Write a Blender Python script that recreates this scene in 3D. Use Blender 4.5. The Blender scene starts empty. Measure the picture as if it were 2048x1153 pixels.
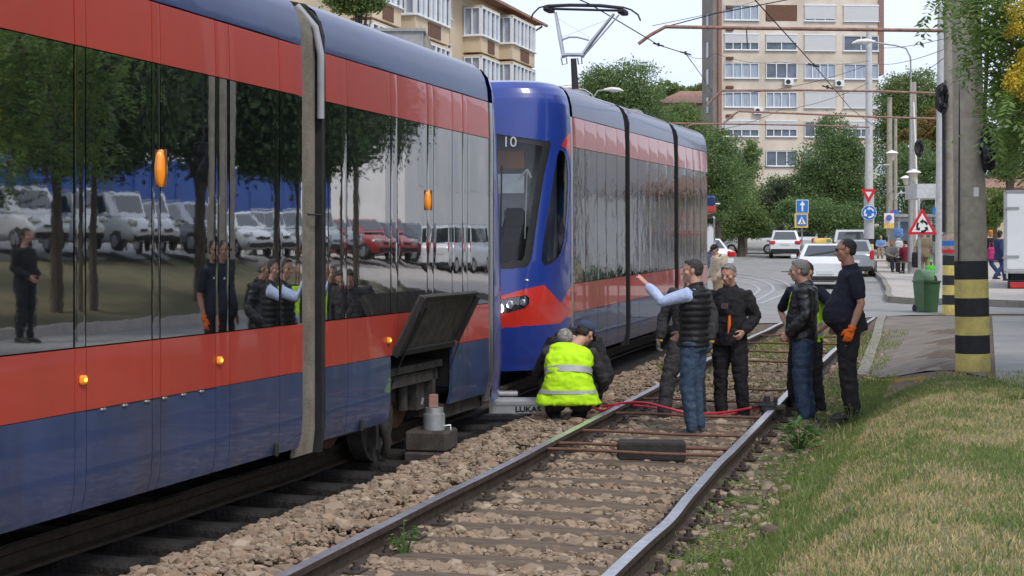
import bpy, bmesh, math, random
import numpy as np
from mathutils import Vector, Matrix, noise
random.seed(7); RNG = np.random.default_rng(7)
SC = bpy.context.scene; COL = SC.collection
R = math.radians
# ---------------- camera, world, sun, exposure ----------------
F = 3000.0; HOR = 500.0; CH = 1.64
cd = bpy.data.cameras.new('camera'); cam = bpy.data.objects.new('camera', cd); COL.objects.link(cam)
cam.location = (0, 0, CH); cam.rotation_euler = (R(90), 0, 0)
cd.sensor_width = 36; cd.lens = 36*F/2048; cd.shift_y = -(576.5-HOR)/2048; cd.clip_start = .1; cd.clip_end = 3000
SC.camera = cam
W = bpy.data.worlds.new('World'); SC.world = W; W.use_nodes = True
nt = W.node_tree; nt.nodes.clear()
sk = nt.nodes.new('ShaderNodeTexSky'); sk.sky_type = 'NISHITA'; sk.sun_disc = False
SUN_EL, SUN_AZ = R(52), R(150)
sk.sun_elevation = SUN_EL; sk.sun_rotation = SUN_AZ; sk.air_density = 1.0; sk.dust_density = 3.0
bg = nt.nodes.new('ShaderNodeBackground'); bg.inputs[1].default_value = 0.11
bg2 = nt.nodes.new('ShaderNodeBackground'); bg2.inputs[1].default_value = 0.70
tc = nt.nodes.new('ShaderNodeTexCoord'); mp = nt.nodes.new('ShaderNodeMapping'); mp.inputs['Scale'].default_value = (1, 1, 3.5)
nz = nt.nodes.new('ShaderNodeTexNoise'); nz.inputs['Scale'].default_value = 2.2; nz.inputs['Detail'].default_value = 6
cr = nt.nodes.new('ShaderNodeValToRGB'); cr.color_ramp.elements[0].position = .3; cr.color_ramp.elements[0].color = (.66, .78, 1.02, 1)
cr.color_ramp.elements[1].position = .72; cr.color_ramp.elements[1].color = (.95, .97, 1.06, 1)
ad = nt.nodes.new('ShaderNodeMixShader'); ad.inputs[0].default_value = .8
wo = nt.nodes.new('ShaderNodeOutputWorld')
L = nt.links.new
L(tc.outputs['Generated'], mp.inputs[0]); L(mp.outputs[0], nz.inputs[0]); L(nz.outputs['Fac'], cr.inputs[0]); L(cr.outputs[0], bg2.inputs[0])
L(sk.outputs[0], bg.inputs[0]); L(bg.outputs[0], ad.inputs[1]); L(bg2.outputs[0], ad.inputs[2]); L(ad.outputs[0], wo.inputs[0])
sd = bpy.data.lights.new('sun', 'SUN'); sun = bpy.data.objects.new('sun', sd); COL.objects.link(sun)
sd.energy = 1.1; sd.angle = R(14); sd.color = (1, .95, .87)
# sky texture: azimuth measured from +Y towards +X
sdir = Vector((math.sin(SUN_AZ)*math.cos(SUN_EL), math.cos(SUN_AZ)*math.cos(SUN_EL), math.sin(SUN_EL)))
sun.rotation_euler = sdir.to_track_quat('Z', 'Y').to_euler(); sun.location = (0, 0, 40)
SC.view_settings.view_transform = 'Standard'; SC.view_settings.look = 'None'; SC.view_settings.gamma = 1; SC.view_settings.exposure = 0.8
# ---------------- geometry of the place ----------------
TH = math.atan(936/3000.); ST, CT = math.sin(TH), math.cos(TH)
def uv(x, y): return x*ST+y*CT, x*CT-y*ST           # along the track, right of it
def XY(u, v): return u*ST+v*CT, u*CT-v*ST
RY = [-50, 12, 15.7, 23, 28, 50, 90, 110, 150, 400]; RZ = [0, 0, .07, .235, .30, .36, 1.15, 1.95, 3.1, 8]
def rr(y): return float(np.interp(y, RY, RZ))
def sst(t): t = min(1, max(0, t)); return t*t*(3-2*t)
def zg(x, y):
    u, v = uv(x, y); r = rr(y)
    k = sst((y-25.5)/3); bal = (r-.165)*(1-k)+(r-.03)*k
    top = .30 if y < 31 else r
    t = sst((v+1.5)/1.25)
    z = bal*(1-t)+top*t
    if v < -4.2 and y < 25: z -= .11*sst((-4.2-v)/.5)
    if v > 6 and u < 100: z += (v-6 if v < 24 else 18)*.105*sst((u-2)/8)*sst((100-u)/30)
    return z
def dz(py, z): return F*(CH-z)/(py-HOR)
def G(px, py):                                       # ground point seen at a pixel
    a = (px-1024)/F; b = (HOR-py)/F
    f = lambda d: CH+b*d-zg(a*d, d)
    lo = 3.0
    while lo < 300 and f(lo) > 0: lo += .5
    hi = lo; lo -= .5
    for _ in range(20):
        m = (lo+hi)/2
        if f(m) > 0: lo = m
        else: hi = m
    d = (lo+hi)/2; return Vector((a*d, d, zg(a*d, d)))
def at(px, d): x = (px-1024)/F*d; return Vector((x, d, zg(x, d)))
def PT(px, py, d): return Vector(((px-1024)/F*d, d, CH+(HOR-py)/F*d))
def proj(x, y, z): return 1024+F*x/y, HOR+F*(CH-z)/y
def uside(px, v=-4.7):                              # u on the plane v seen at column px
    a = (px-1024)/F; d = v/(a*CT-ST); return uv(a*d, d)[0]
# ---------------- helpers ----------------
def link(o, parent=None):
    COL.objects.link(o)
    if parent is not None: o.parent = parent
    return o
def tag(o, label=None, cat=None, group=None, kind=None):
    if label: o['label'] = label
    if cat: o['category'] = cat
    if group: o['group'] = group
    if kind: o['kind'] = kind
    return o
def thing(name, label, cat, loc=(0, 0, 0), rz=0, group=None, rx=0):
    o = bpy.data.objects.new(name, None); link(o); o.location = loc; o.rotation_euler = (rx, 0, rz); o.empty_display_size = .3
    return tag(o, label, cat, group)
def copy_tree(o, parent=None):
    c = o.copy(); COL.objects.link(c); c.parent = parent
    for ch in list(o.children): copy_tree(ch, c)
    return c
class MB:
    def __init__(s): s.v = []; s.f = []; s.m = []; s.s = []
    def add(s, V, Fc, mi=0, sm=False, M=None):
        n = len(s.v)
        if M is not None: V = [M @ Vector(p) for p in V]
        s.v += [tuple(p) for p in V]; s.f += [tuple(i+n for i in f) for f in Fc]
        s.m += [mi]*len(Fc); s.s += [sm]*len(Fc); return s
    def box(s, x0, x1, y0, y1, z0, z1, mi=0, M=None):
        V = [(x0,y0,z0),(x1,y0,z0),(x1,y1,z0),(x0,y1,z0),(x0,y0,z1),(x1,y0,z1),(x1,y1,z1),(x0,y1,z1)]
        return s.add(V, [(0,3,2,1),(4,5,6,7),(0,1,5,4),(1,2,6,5),(2,3,7,6),(3,0,4,7)], mi, False, M)
    def rbox(s, c, size, b=.02, mi=0, M=None):       # bevelled box
        x, y, z = [q/2 for q in size]; V = []
        for sz in (-1, 1):
            for k, (sx, sy) in enumerate([(-1,-1),(1,-1),(1,1),(-1,1)]):
                pass
        xs = [(x-b, y), (x, y-b)]
        ring = [(-(x-b),-y),((x-b),-y),(x,-(y-b)),(x,(y-b)),((x-b),y),(-(x-b),y),(-x,(y-b)),(-x,-(y-b))]
        lv = [(-z, 1-b/max(x,y)), (-z+b, 1), (z-b, 1), (z, 1-b/max(x,y))]
        V = [(px*k+c[0], py*k+c[1], zz+c[2]) for zz, k in lv for px, py in ring]
        Fc = [(i*8+j, i*8+(j+1) % 8, i*8+8+(j+1) % 8, i*8+8+j) for i in range(3) for j in range(8)]
        Fc += [tuple(range(7, -1, -1)), tuple(range(24, 32))]
        return s.add(V, Fc, mi, False, M)
    def tube(s, P, rad, n=8, mi=0, caps=True, side=None, M=None, flat=False, dome=False):
        P = [Vector(p) for p in P]; k = len(P)
        if not hasattr(rad, '__len__'): rad = [rad]*k
        rad = [r if hasattr(r, '__len__') else (r, r) for r in rad]
        if dome:
            for e in (0, 1):
                i, j = (0, 1) if e == 0 else (-1, -2)
                dr = (P[i]-P[j]).normalized(); r0 = rad[i]; m = min(r0)
                ex = [(P[i]+dr*m*.55, (r0[0]*.83, r0[1]*.83)), (P[i]+dr*m*.92, (r0[0]*.4, r0[1]*.4))]
                if e == 0: P = [ex[1][0], ex[0][0]]+P; rad = [ex[1][1], ex[0][1]]+rad
                else: P = P+[ex[0][0], ex[1][0]]; rad = rad+[ex[0][1], ex[1][1]]
            k = len(P)
        V = []; prev = None
        for i in range(k):
            t = (P[min(i+1, k-1)]-P[max(i-1, 0)])
            t = t.normalized() if t.length > 1e-9 else Vector((0, 0, 1))
            a = Vector(side) if side is not None else (prev if prev is not None else (Vector((1, 0, 0)) if abs(t.x) < .8 else Vector((0, 1, 0))))
            a = (a-t*a.dot(t)); a = a.normalized() if a.length > 1e-6 else t.orthogonal().normalized()
            prev = a; b = t.cross(a)
            for j in range(n):
                an = 2*math.pi*(j+(.5 if n == 4 else 0))/n; V.append(P[i]+a*(math.cos(an)*rad[i][0])+b*(math.sin(an)*rad[i][1]))
        Fc = [(i*n+j, i*n+(j+1) % n, i*n+n+(j+1) % n, i*n+n+j) for i in range(k-1) for j in range(n)]
        s.add(V, Fc, mi, not flat and n > 5, M)
        if caps: s.add([V[j] for j in range(n)], [tuple(range(n-1, -1, -1))], mi, False, M); s.add(V[-n:], [tuple(range(n))], mi, False, M)
        return s
    def cyl(s, c, r, h, n=16, mi=0, r2=None, M=None): return s.tube([c, (c[0], c[1], c[2]+h)], [r, r2 if r2 is not None else r], n, mi, M=M)
    def ell(s, c, r, n=12, m=8, mi=0, M=None, rot=None):
        V = []; c = Vector(c)
        for i in range(m+1):
            a = math.pi*i/m
            for j in range(n):
                b = 2*math.pi*j/n; p = Vector((r[0]*math.sin(a)*math.cos(b), r[1]*math.sin(a)*math.sin(b), r[2]*math.cos(a)))
                if rot is not None: p = rot @ p
                V.append(c+p)
        Fc = [(i*n+j, i*n+n+j, i*n+n+(j+1) % n, i*n+(j+1) % n) for i in range(m) for j in range(n)]
        return s.add(V, Fc, mi, True, M)
    def prism(s, poly, t, mi=0, M=None):              # poly in local XY, extruded along Z by t
        n = len(poly); V = [(x, y, 0) for x, y in poly]+[(x, y, t) for x, y in poly]
        Fc = [tuple(range(n-1, -1, -1)), tuple(range(n, 2*n))]+[(i, (i+1) % n, n+(i+1) % n, n+i) for i in range(n)]
        return s.add(V, Fc, mi, False, M)
    def grid(s, fn, nu, nv, mi=0, sm=True, flip=False):
        V = [fn(i/nu, j/nv) for j in range(nv+1) for i in range(nu+1)]
        Fc = [(j*(nu+1)+i, j*(nu+1)+i+1, (j+1)*(nu+1)+i+1, (j+1)*(nu+1)+i) for j in range(nv) for i in range(nu)]
        if flip: Fc = [f[::-1] for f in Fc]
        return s.add(V, Fc, mi, sm)
    def build(s, name, mats, parent=None, loc=None, smooth=None):
        if not isinstance(mats, (list, tuple)): mats = [mats]
        me = bpy.data.meshes.new(name); me.from_pydata(s.v, [], s.f)
        for m in mats: me.materials.append(m)
        me.polygons.foreach_set('material_index', s.m); me.polygons.foreach_set('use_smooth', s.s if smooth is None else [smooth]*len(s.f)); me.update()
        o = bpy.data.objects.new(name, me); link(o, parent)
        if loc is not None: o.location = loc
        return o
def remeshed(mb, voxel, it=2, fac=.5):
    me = bpy.data.meshes.new('tmp'); me.from_pydata(mb.v, [], mb.f); me.update()
    o = bpy.data.objects.new('tmp', me); COL.objects.link(o)
    m = o.modifiers.new('r', 'REMESH'); m.mode = 'VOXEL'; m.voxel_size = voxel
    if it: q = o.modifiers.new('s', 'SMOOTH'); q.factor = fac; q.iterations = it
    dg = bpy.context.evaluated_depsgraph_get(); dg.update()
    r = bpy.data.meshes.new_from_object(o.evaluated_get(dg)); bpy.data.objects.remove(o); bpy.data.meshes.remove(me)
    return r
def quads_mesh(name, V, n, mats, mi=None, parent=None, smooth=False, tri=None):   # V: (N*n,3) numpy
    N = len(V)//n; me = bpy.data.meshes.new(name); me.vertices.add(len(V)); me.vertices.foreach_set('co', np.asarray(V, dtype=np.float32).ravel())
    if tri is None: li = np.arange(len(V), dtype=np.int32); nf = N; k = n
    else: li = (np.arange(N)[:, None, None]*n+np.array(tri)[None]).astype(np.int32).ravel(); nf = N*len(tri); k = len(tri[0])
    me.loops.add(len(li)); me.loops.foreach_set('vertex_index', li)
    me.polygons.add(nf); me.polygons.foreach_set('loop_start', np.arange(0, nf*k, k, dtype=np.int32)); me.polygons.foreach_set('loop_total', np.full(nf, k, dtype=np.int32))
    for m in mats: me.materials.append(m)
    if mi is not None: me.polygons.foreach_set('material_index', np.asarray(mi, dtype=np.int32))
    me.polygons.foreach_set('use_smooth', [False]*nf); me.update(calc_edges=True); me.validate()
    o = bpy.data.objects.new(name, me); link(o, parent); return o
# ---------------- materials ----------------
def mat(name, col, rough=.6, metal=0, var=.12, scale=6, bump=0, bscale=60, coat=0, spec=.5, col2=None, isl=None, trans=0, emit=None, est=0, dirt=0, stretch=None, bdist=.01, ior=None, cpos=(.35, .68)):
    m = bpy.data.materials.new(name); m.use_nodes = True; n = m.node_tree.nodes; L = m.node_tree.links.new
    b = n['Principled BSDF']; b.inputs['Roughness'].default_value = rough; b.inputs['Metallic'].default_value = metal
    b.inputs['Specular IOR Level'].default_value = spec
    if ior: b.inputs['IOR'].default_value = ior
    if coat: b.inputs['Coat Weight'].default_value = coat; b.inputs['Coat Roughness'].default_value = .03
    t = n.new('ShaderNodeTexCoord'); src = t.outputs['Object']
    if stretch: mp = n.new('ShaderNodeMapping'); mp.inputs['Scale'].default_value = stretch; L(src, mp.inputs[0]); src = mp.outputs[0]
    c1 = (*col, 1); c2 = (*(col2 if col2 else [min(1, c*(1+var)) for c in col]), 1)
    if not col2: c1 = (*[c*(1-var) for c in col], 1)
    nz = n.new('ShaderNodeTexNoise'); nz.inputs['Scale'].default_value = scale; nz.inputs['Detail'].default_value = 8; nz.inputs['Roughness'].default_value = .65
    L(src, nz.inputs[0]); rp = n.new('ShaderNodeValToRGB'); L(nz.outputs['Fac'], rp.inputs[0])
    rp.color_ramp.elements[0].position = cpos[0]; rp.color_ramp.elements[1].position = cpos[1]; rp.color_ramp.elements[0].color = c1; rp.color_ramp.elements[1].color = c2
    out = rp.outputs[0]
    if isl:
        g = n.new('ShaderNodeNewGeometry'); r2 = n.new('ShaderNodeValToRGB'); L(g.outputs['Random Per Island'], r2.inputs[0])
        els = r2.color_ramp.elements
        for i, c in enumerate(isl):
            p = i/(len(isl)-1)
            e = els[0] if i == 0 else (els[-1] if i == len(isl)-1 else els.new(p))
            e.position = p; e.color = (*c, 1)
        mx = n.new('ShaderNodeMix'); mx.data_type = 'RGBA'; mx.inputs[0].default_value = .6; L(out, mx.inputs[6]); L(r2.outputs[0], mx.inputs[7]); out = mx.outputs[2]
    if dirt:
        nz2 = n.new('ShaderNodeTexNoise'); nz2.inputs['Scale'].default_value = scale*.35; nz2.inputs['Detail'].default_value = 10; L(src, nz2.inputs[0])
        r3 = n.new('ShaderNodeValToRGB'); r3.color_ramp.elements[0].position = .48; r3.color_ramp.elements[1].position = .72; L(nz2.outputs['Fac'], r3.inputs[0])
        mu = n.new('ShaderNodeMath'); mu.operation = 'MULTIPLY'; mu.inputs[1].default_value = dirt; L(r3.outputs[0], mu.inputs[0])
        mx = n.new('ShaderNodeMix'); mx.data_type = 'RGBA'; L(mu.outputs[0], mx.inputs[0]); L(out, mx.inputs[6]); mx.inputs[7].default_value = (.07, .055, .04, 1); out = mx.outputs[2]
    L(out, b.inputs['Base Color'])
    if bump:
        n3 = n.new('ShaderNodeTexNoise'); n3.inputs['Scale'].default_value = bscale; n3.inputs['Detail'].default_value = 5; L(src, n3.inputs[0])
        bp = n.new('ShaderNodeBump'); bp.inputs['Strength'].default_value = bump; bp.inputs['Distance'].default_value = bdist; L(n3.outputs['Fac'], bp.inputs['Height']); L(bp.outputs[0], b.inputs['Normal'])
        if coat: L(bp.outputs[0], b.inputs['Coat Normal'])
    if emit: b.inputs['Emission Color'].default_value = (*emit, 1); b.inputs['Emission Strength'].default_value = est
    if trans:
        tr = n.new('ShaderNodeBsdfTranslucent'); L(out, tr.inputs[0]); ms = n.new('ShaderNodeMixShader'); ms.inputs[0].default_value = trans
        L(b.outputs[0], ms.inputs[1]); L(tr.outputs[0], ms.inputs[2]); L(ms.outputs[0], n['Material Output'].inputs[0])
    return m
def glassmat(name, tint=(.8, .85, .85), fac=.5):
    m = bpy.data.materials.new(name); m.use_nodes = True; n = m.node_tree.nodes; L = m.node_tree.links.new; n.clear()
    o = n.new('ShaderNodeOutputMaterial'); t = n.new('ShaderNodeBsdfTransparent'); t.inputs[0].default_value = (*tint, 1)
    g = n.new('ShaderNodeBsdfGlossy'); g.inputs['Roughness'].default_value = .01; f = n.new('ShaderNodeFresnel'); f.inputs[0].default_value = 1.5
    nz = n.new('ShaderNodeTexNoise'); nz.inputs['Scale'].default_value = 1.2; bp = n.new('ShaderNodeBump'); bp.inputs['Strength'].default_value = .03; L(nz.outputs[0], bp.inputs['Height']); L(bp.outputs[0], g.inputs['Normal'])
    x = n.new('ShaderNodeMixShader'); L(f.outputs[0], x.inputs[0]); L(t.outputs[0], x.inputs[1]); L(g.outputs[0], x.inputs[2]); L(x.outputs[0], o.inputs[0]); return m
M = {}
def mk(k, *a, **b): M[k] = mat(k, *a, **b); return M[k]
mk('soil', (.10, .085, .06), .95, var=.35, scale=3, bump=.5, bscale=30, bdist=.03)
mk('earth', (.14, .105, .075), .95, var=.3, scale=8, bump=.8, bscale=40, bdist=.03)
mk('asphalt', (.265, .26, .25), .85, var=.14, scale=1.5, bump=.25, bscale=120)
mk('path', (.20, .172, .145), .9, var=.2, scale=2.5, bump=.4, bscale=70, dirt=.3)
mk('paving', (.42, .385, .35), .85, var=.12, scale=3, bump=.2, bscale=60)
mk('kerb', (.25, .235, .20), .85, var=.15, scale=10, bump=.3, dirt=.4)
mk('white_line', (.55, .55, .52), .8, var=.2, scale=5)
mk('concrete', (.36, .325, .26), .85, var=.14, scale=14, bump=.35, bscale=90, dirt=.3)
mk('yellow', (.70, .57, .18), .75, var=.15, scale=9, bump=.3, dirt=.42)
mk('blackp', (.022, .023, .025), .7, var=.3, scale=10, bump=.3)
mk('steel', (.66, .66, .68), .36, 1, var=.2, scale=12, stretch=(1, 1, 1), bump=.05)
mk('rail_side', (.060, .043, .034), .7, .2, var=.4, scale=14, bump=.4)
mk('rust', (.15, .075, .048), .8, .1, var=.3, scale=20, bump=.3)
mk('rust_paint', (.27, .15, .115), .65, var=.35, scale=8)
mk('wood', (.125, .092, .065), .9, var=.45, scale=7, stretch=(1, 6, 6), bump=.7, bscale=30)
mk('darkwood', (.028, .024, .022), .9, var=.4, scale=9, bump=.6)
mk('redpaint', (.43, .050, .034), .34, var=.06, scale=1.2, coat=.9, bump=.05, bscale=1.1, bdist=.02, dirt=.16, stretch=(1, 1.8, .5))
mk('bluepaint', (.038, .060, .145), .38, var=.16, scale=2.2, coat=.7, bump=.05, bscale=1.1, bdist=.02, dirt=.38, stretch=(1, 1.6, .6))
mk('navypaint', (.014, .028, .11), .3, var=.2, scale=1.5, coat=.45, bump=.05, bscale=1.3, bdist=.02)
mk('noseblue', (.014, .042, .27), .3, var=.08, scale=2, coat=.7, dirt=.12, bump=.01, bscale=2)
mk('nosered', (.60, .035, .022), .22, var=.05, scale=2, coat=1)
mk('silver', (.55, .56, .58), .25, .9, var=.1)
mk('tglass', (.010, .012, .013), .02, var=.2, scale=2, spec=.9, ior=3.7, bump=.04, bscale=1.3, bdist=.02)
mk('tglass_wavy', (.010, .012, .013), .02, var=.2, scale=2, spec=.9, ior=2.2, bump=.30, bscale=3.2, bdist=.02)
mk('rubber', (.018, .018, .019), .75, var=.3, scale=12, bump=.3)
mk('bellows', (.17, .155, .13), .85, var=.2, scale=9, bump=.5, dirt=.4)
mk('grime', (.05, .045, .04), .85, var=.5, scale=8, bump=.6, bscale=25)
mk('roofgrey', (.30, .31, .33), .6, var=.15, scale=4, bump=.2)
mk('black', (.012, .012, .013), .5, var=.3)
mk('amber', (.75, .25, .01), .25, emit=(1, .30, .02), est=.12, coat=.5)
mk('amber_on', (.9, .35, .02), .25, emit=(1, .35, .03), est=2.0)
mk('lamp_on', (1, 1, 1), .2, emit=(1, .97, .92), est=9)
mk('lens', (.5, .52, .55), .1, .6, var=.2, scale=20, coat=1)
mk('alu', (.55, .56, .57), .35, .7, var=.1, scale=10)
mk('redlens', (.45, .012, .015), .2, coat=.8, emit=(1, .02, .02), est=.04)
mk('leafA', (.10, .17, .05), .6, col2=(.15, .24, .07), scale=.6, trans=.4, isl=[(.10, .165, .045), (.17, .27, .08), (.30, .40, .15)])
mk('leafB', (.08, .145, .055), .6, col2=(.12, .20, .08), scale=.6, trans=.4, isl=[(.08, .14, .05), (.14, .23, .08), (.21, .31, .12)])
mk('leafD', (.04, .065, .03), .6, col2=(.06, .09, .04), scale=.6, trans=.25, isl=[(.03, .05, .022), (.055, .085, .035), (.085, .12, .055)])
mk('leafC', (.13, .19, .05), .6, col2=(.18, .24, .07), scale=.6, trans=.4, isl=[(.09, .15, .035), (.17, .23, .06), (.27, .28, .08)])
mk('leafO', (.24, .12, .03), .6, col2=(.16, .14, .04), scale=.8, trans=.3, isl=[(.30, .13, .03), (.14, .13, .03)])
mk('leafP', (.05, .03, .035), .6, col2=(.08, .05, .05), scale=.8, trans=.2)
mk('leafN', (.09, .18, .04), .5, col2=(.13, .23, .06), scale=3, trans=.45, isl=[(.10, .18, .03), (.18, .29, .06), (.27, .38, .10)])
mk('flower', (.70, .52, .05), .7, col2=(.52, .42, .06), scale=6, trans=.25)
mk('bark', (.10, .08, .06), .9, var=.35, scale=14, bump=.8, bscale=30, stretch=(1, 1, .25))
mk('grassg', (.17, .25, .07), .7, col2=(.24, .31, .09), scale=1, trans=.45, isl=[(.13, .20, .05), (.24, .33, .09), (.38, .42, .17)])
mk('straw', (.58, .47, .25), .8, col2=(.46, .40, .18), scale=1.3, trans=.35, isl=[(.36, .32, .13), (.60, .49, .26), (.76, .64, .38)])
mk('weed', (.06, .15, .03), .6, col2=(.12, .25, .04), scale=5, trans=.35)
mk('stone', (.22, .155, .105), .9, col2=(.32, .24, .165), scale=20, isl=[(.12, .09, .065), (.28, .18, .12), (.32, .24, .165), (.18, .14, .11), (.44, .36, .27), (.08, .062, .05), (.27, .21, .155), (.20, .15, .11)], bump=.4, bscale=80)
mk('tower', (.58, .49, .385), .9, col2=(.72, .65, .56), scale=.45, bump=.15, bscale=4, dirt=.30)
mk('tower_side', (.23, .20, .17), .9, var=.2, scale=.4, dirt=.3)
mk('ochre', (.56, .44, .29), .9, col2=(.66, .55, .40), scale=.5, dirt=.25)
mk('cream', (.52, .44, .34), .9, var=.1, scale=.6, dirt=.2)
mk('tile', (.30, .17, .12), .85, var=.25, scale=2, bump=.5, bscale=8, bdist=.1)
mk('winwhite', (.72, .74, .76), .5, var=.06, scale=3)
mk('shutter', (.62, .63, .64), .6, var=.05, scale=2, stretch=(1, 1, 12))
mk('bglass', (.08, .11, .15), .08, var=.5, scale=.7, spec=.8)
mk('curtain', (.32, .38, .46), .5, var=.25, scale=2.5, stretch=(4, 1, .3), coat=.4)
mk('carwhite', (.72, .74, .76), .25, var=.02, coat=1)
mk('carsilver', (.38, .40, .43), .25, .5, var=.03, coat=1)
mk('carred', (.33, .03, .03), .25, var=.03, coat=1)
mk('cardark', (.05, .055, .065), .25, var=.03, coat=1)
mk('carglass', (.03, .035, .04), .04, spec=.9, ior=1.7)
mk('tyre', (.02, .02, .021), .85, bump=.4)
mk('plate', (.62, .63, .64), .5)
mk('hoarding', (.02, .09, .36), .6, var=.1, scale=1)
mk('wall_white', (.85, .84, .81), .8, var=.07, scale=.6, dirt=.1)
mk('sign_white', (.80, .80, .80), .5, var=.03); mk('sign_red', (.62, .02, .03), .45, var=.05); mk('sign_blue', (.02, .17, .55), .45, var=.05)
mk('sign_black', (.015, .015, .015), .5); mk('sign_yellow', (.72, .50, .12), .5)
mk('polewhite', (.52, .53, .53), .6, var=.1, scale=8, dirt=.2); mk('galv', (.36, .37, .38), .5, .4, var=.15, scale=10)
mk('lampcap', (.70, .69, .64), .5)
mk('bingreen', (.055, .13, .06), .5, var=.12, scale=6, bump=.1, dirt=.15); mk('lidgreen', (.12, .24, .13), .5, var=.1)
mk('hose_red', (.50, .03, .05), .4); mk('hose_grey', (.30, .30, .30), .45); mk('cable', (.02, .02, .022), .7)
mk('skin', (.50, .28, .20), .55, var=.08, scale=18, bump=.1, spec=.4); mk('skin2', (.42, .22, .15), .55, var=.08, scale=18, spec=.4)
mk('hair_dark', (.025, .02, .017), .7, var=.4, scale=60, bump=.8, bscale=90); mk('hair_grey', (.17, .165, .16), .75, var=.25, scale=60, bump=.4, bscale=90)
mk('hair_mix', (.04, .036, .034), .75, var=.4, scale=55, bump=.8, bscale=90); mk('eye', (.03, .02, .015), .2)
def cloth(k, c, v=.14, **kw): d = dict(rough=.85, var=v, scale=25, bump=.35, bscale=160, spec=.25); d.update(kw); return mk(k, c, **d)
cloth('shirt', (.42, .50, .72)); cloth('puffer', (.014, .014, .016), rough=.5, bscale=40); cloth('jeans', (.045, .072, .12), .3); cloth('workgrey', (.042, .040, .043), .35)
cloth('workblack', (.022, .021, .024), .3); cloth('leather', (.016, .016, .018), .2, rough=.38, spec=.5, bump=.6, bscale=22); cloth('navy', (.018, .019, .033), .15)
cloth('hivis', (.50, .85, .02), .05, emit=(.5, .85, .02), est=.0); mk('band', (.42, .43, .44), .4, .2, var=.08, scale=20)
cloth('camo', (.13, .13, .11), .5, col2=(.38, .37, .33), scale=30); cloth('capblue', (.045, .065, .12)); cloth('glove_y', (.52, .33, .05), .2); cloth('glove_g', (.11, .11, .10)); cloth('glove_o', (.85, .16, .02), .1)
cloth('beige', (.50, .40, .29)); cloth('maroon', (.20, .02, .045)); cloth('coatblue', (.03, .05, .12)); cloth('greyw', (.22, .21, .20), .4); cloth('tan', (.30, .22, .13)); cloth('pink', (.45, .04, .16)); cloth('orangeh', (.50, .18, .04)); cloth('lightblue', (.16, .30, .58)); cloth('bagw', (.6, .6, .6)); cloth('green', (.08, .45, .04))
mk('shoe', (.02, .02, .021), .6, bump=.2); mk('shoe_red', (.30, .03, .05), .6); mk('sole', (.05, .05, .05), .8)
mk('turf', (.11, .12, .05), .95, col2=(.20, .155, .09), scale=.8, bump=.6, bscale=20, bdist=.05)
mk('blockwood', (.05, .042, .037), .9, var=.4, scale=9, bump=.6)
mk('paleprint', (.10, .06, .065), .8)
M['wglass'] = glassmat('windscreen_glass', (.90, .93, .93))
# ---------------- ground, roads, paths ----------------
def axis(lo, hi, fn):
    a = [lo]
    while a[-1] < hi: a.append(a[-1]+fn(a[-1]))
    return a
def build_ground():
    us = axis(-30, 420, lambda u: .3 if 3 < u < 36 else (1.5 if u < 120 else 12)); vs = axis(-160, 170, lambda v: .12 if -6 < v < .5 else (.8 if abs(v) < 15 else 8))
    V = []; nu, nv = len(us), len(vs)
    for u in us:
        for v in vs:
            x, y = XY(u, v); z = zg(x, y)
            if -30 < u < 40 and -9 < v < 12 and y < 27: z += .018*noise.noise(Vector((u*1.7, v*1.7, 0)))+.008*noise.noise(Vector((u*6, v*6, 3)))-.006
            V.append((x, y, z))
    Fc = [(i*nv+j, i*nv+j+1, (i+1)*nv+j+1, (i+1)*nv+j) for i in range(nu-1) for j in range(nv-1)]
    mb = MB(); mb.add(V, [f[::-1] for f in Fc], 0, True); mb.f = Fc if False else mb.f
    tag(mb.build('ground', M['earth']), kind='structure')
build_ground()
def sheet(name, poly, material, off=.02, step=1.5, th=0, kind='structure'):
    bm = bmesh.new(); vs = [bm.verts.new((p[0], p[1], 0)) for p in poly]; f = bm.faces.new(vs)
    if f.normal.z < 0 or True: bm.normal_update()
    xs = [p[0] for p in poly]; ys = [p[1] for p in poly]
    for ax, lo, hi in ((0, min(xs), max(xs)), (1, min(ys), max(ys))):
        k = lo+step
        while k < hi:
            co = [0, 0, 0]; no = [0, 0, 0]; co[ax] = k; no[ax] = 1
            bmesh.ops.bisect_plane(bm, geom=bm.verts[:]+bm.edges[:]+bm.faces[:], plane_co=co, plane_no=no); k += step
    bmesh.ops.recalc_face_normals(bm, faces=bm.faces[:])
    bm.normal_update()
    if bm.faces[:] and sum(q.normal.z for q in bm.faces) < 0: bmesh.ops.reverse_faces(bm, faces=bm.faces[:])
    if th:
        r = bmesh.ops.extrude_face_region(bm, geom=bm.faces[:])
        top = {v for v in r['geom'] if isinstance(v, bmesh.types.BMVert)}
        for v in bm.verts: v.co.z = zg(v.co.x, v.co.y)+(off+th if v in top else off-.1)
    else:
        for v in bm.verts: v.co.z = zg(v.co.x, v.co.y)+off
    me = bpy.data.meshes.new(name); bm.to_mesh(me); bm.free(); me.materials.append(material)
    o = bpy.data.objects.new(name, me); link(o)
    if kind: o['kind'] = kind
    return o
sheet('road', [(-45, 27.2), (-3, 27.2), (5.6, 28.0), (7.2, 30.0), (8.2, 30.9), (60, 31.3), (75, 103), (-70, 103)], M['asphalt'], .018, 2.5)
pg = [G(*p) for p in [(1771, 634), (1975, 634), (1972, 756), (1729, 756)]]
sheet('footpath', [(p.x, p.y) for p in pg], M['path'], .012, .8)
sheet('road_right', [tuple(G(1984, 634).xy), (26, 30.6), (26, 8), (4.6, 8), tuple(G(1992, 760).xy)][::1], M['asphalt'], .008, 1.2)
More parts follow.
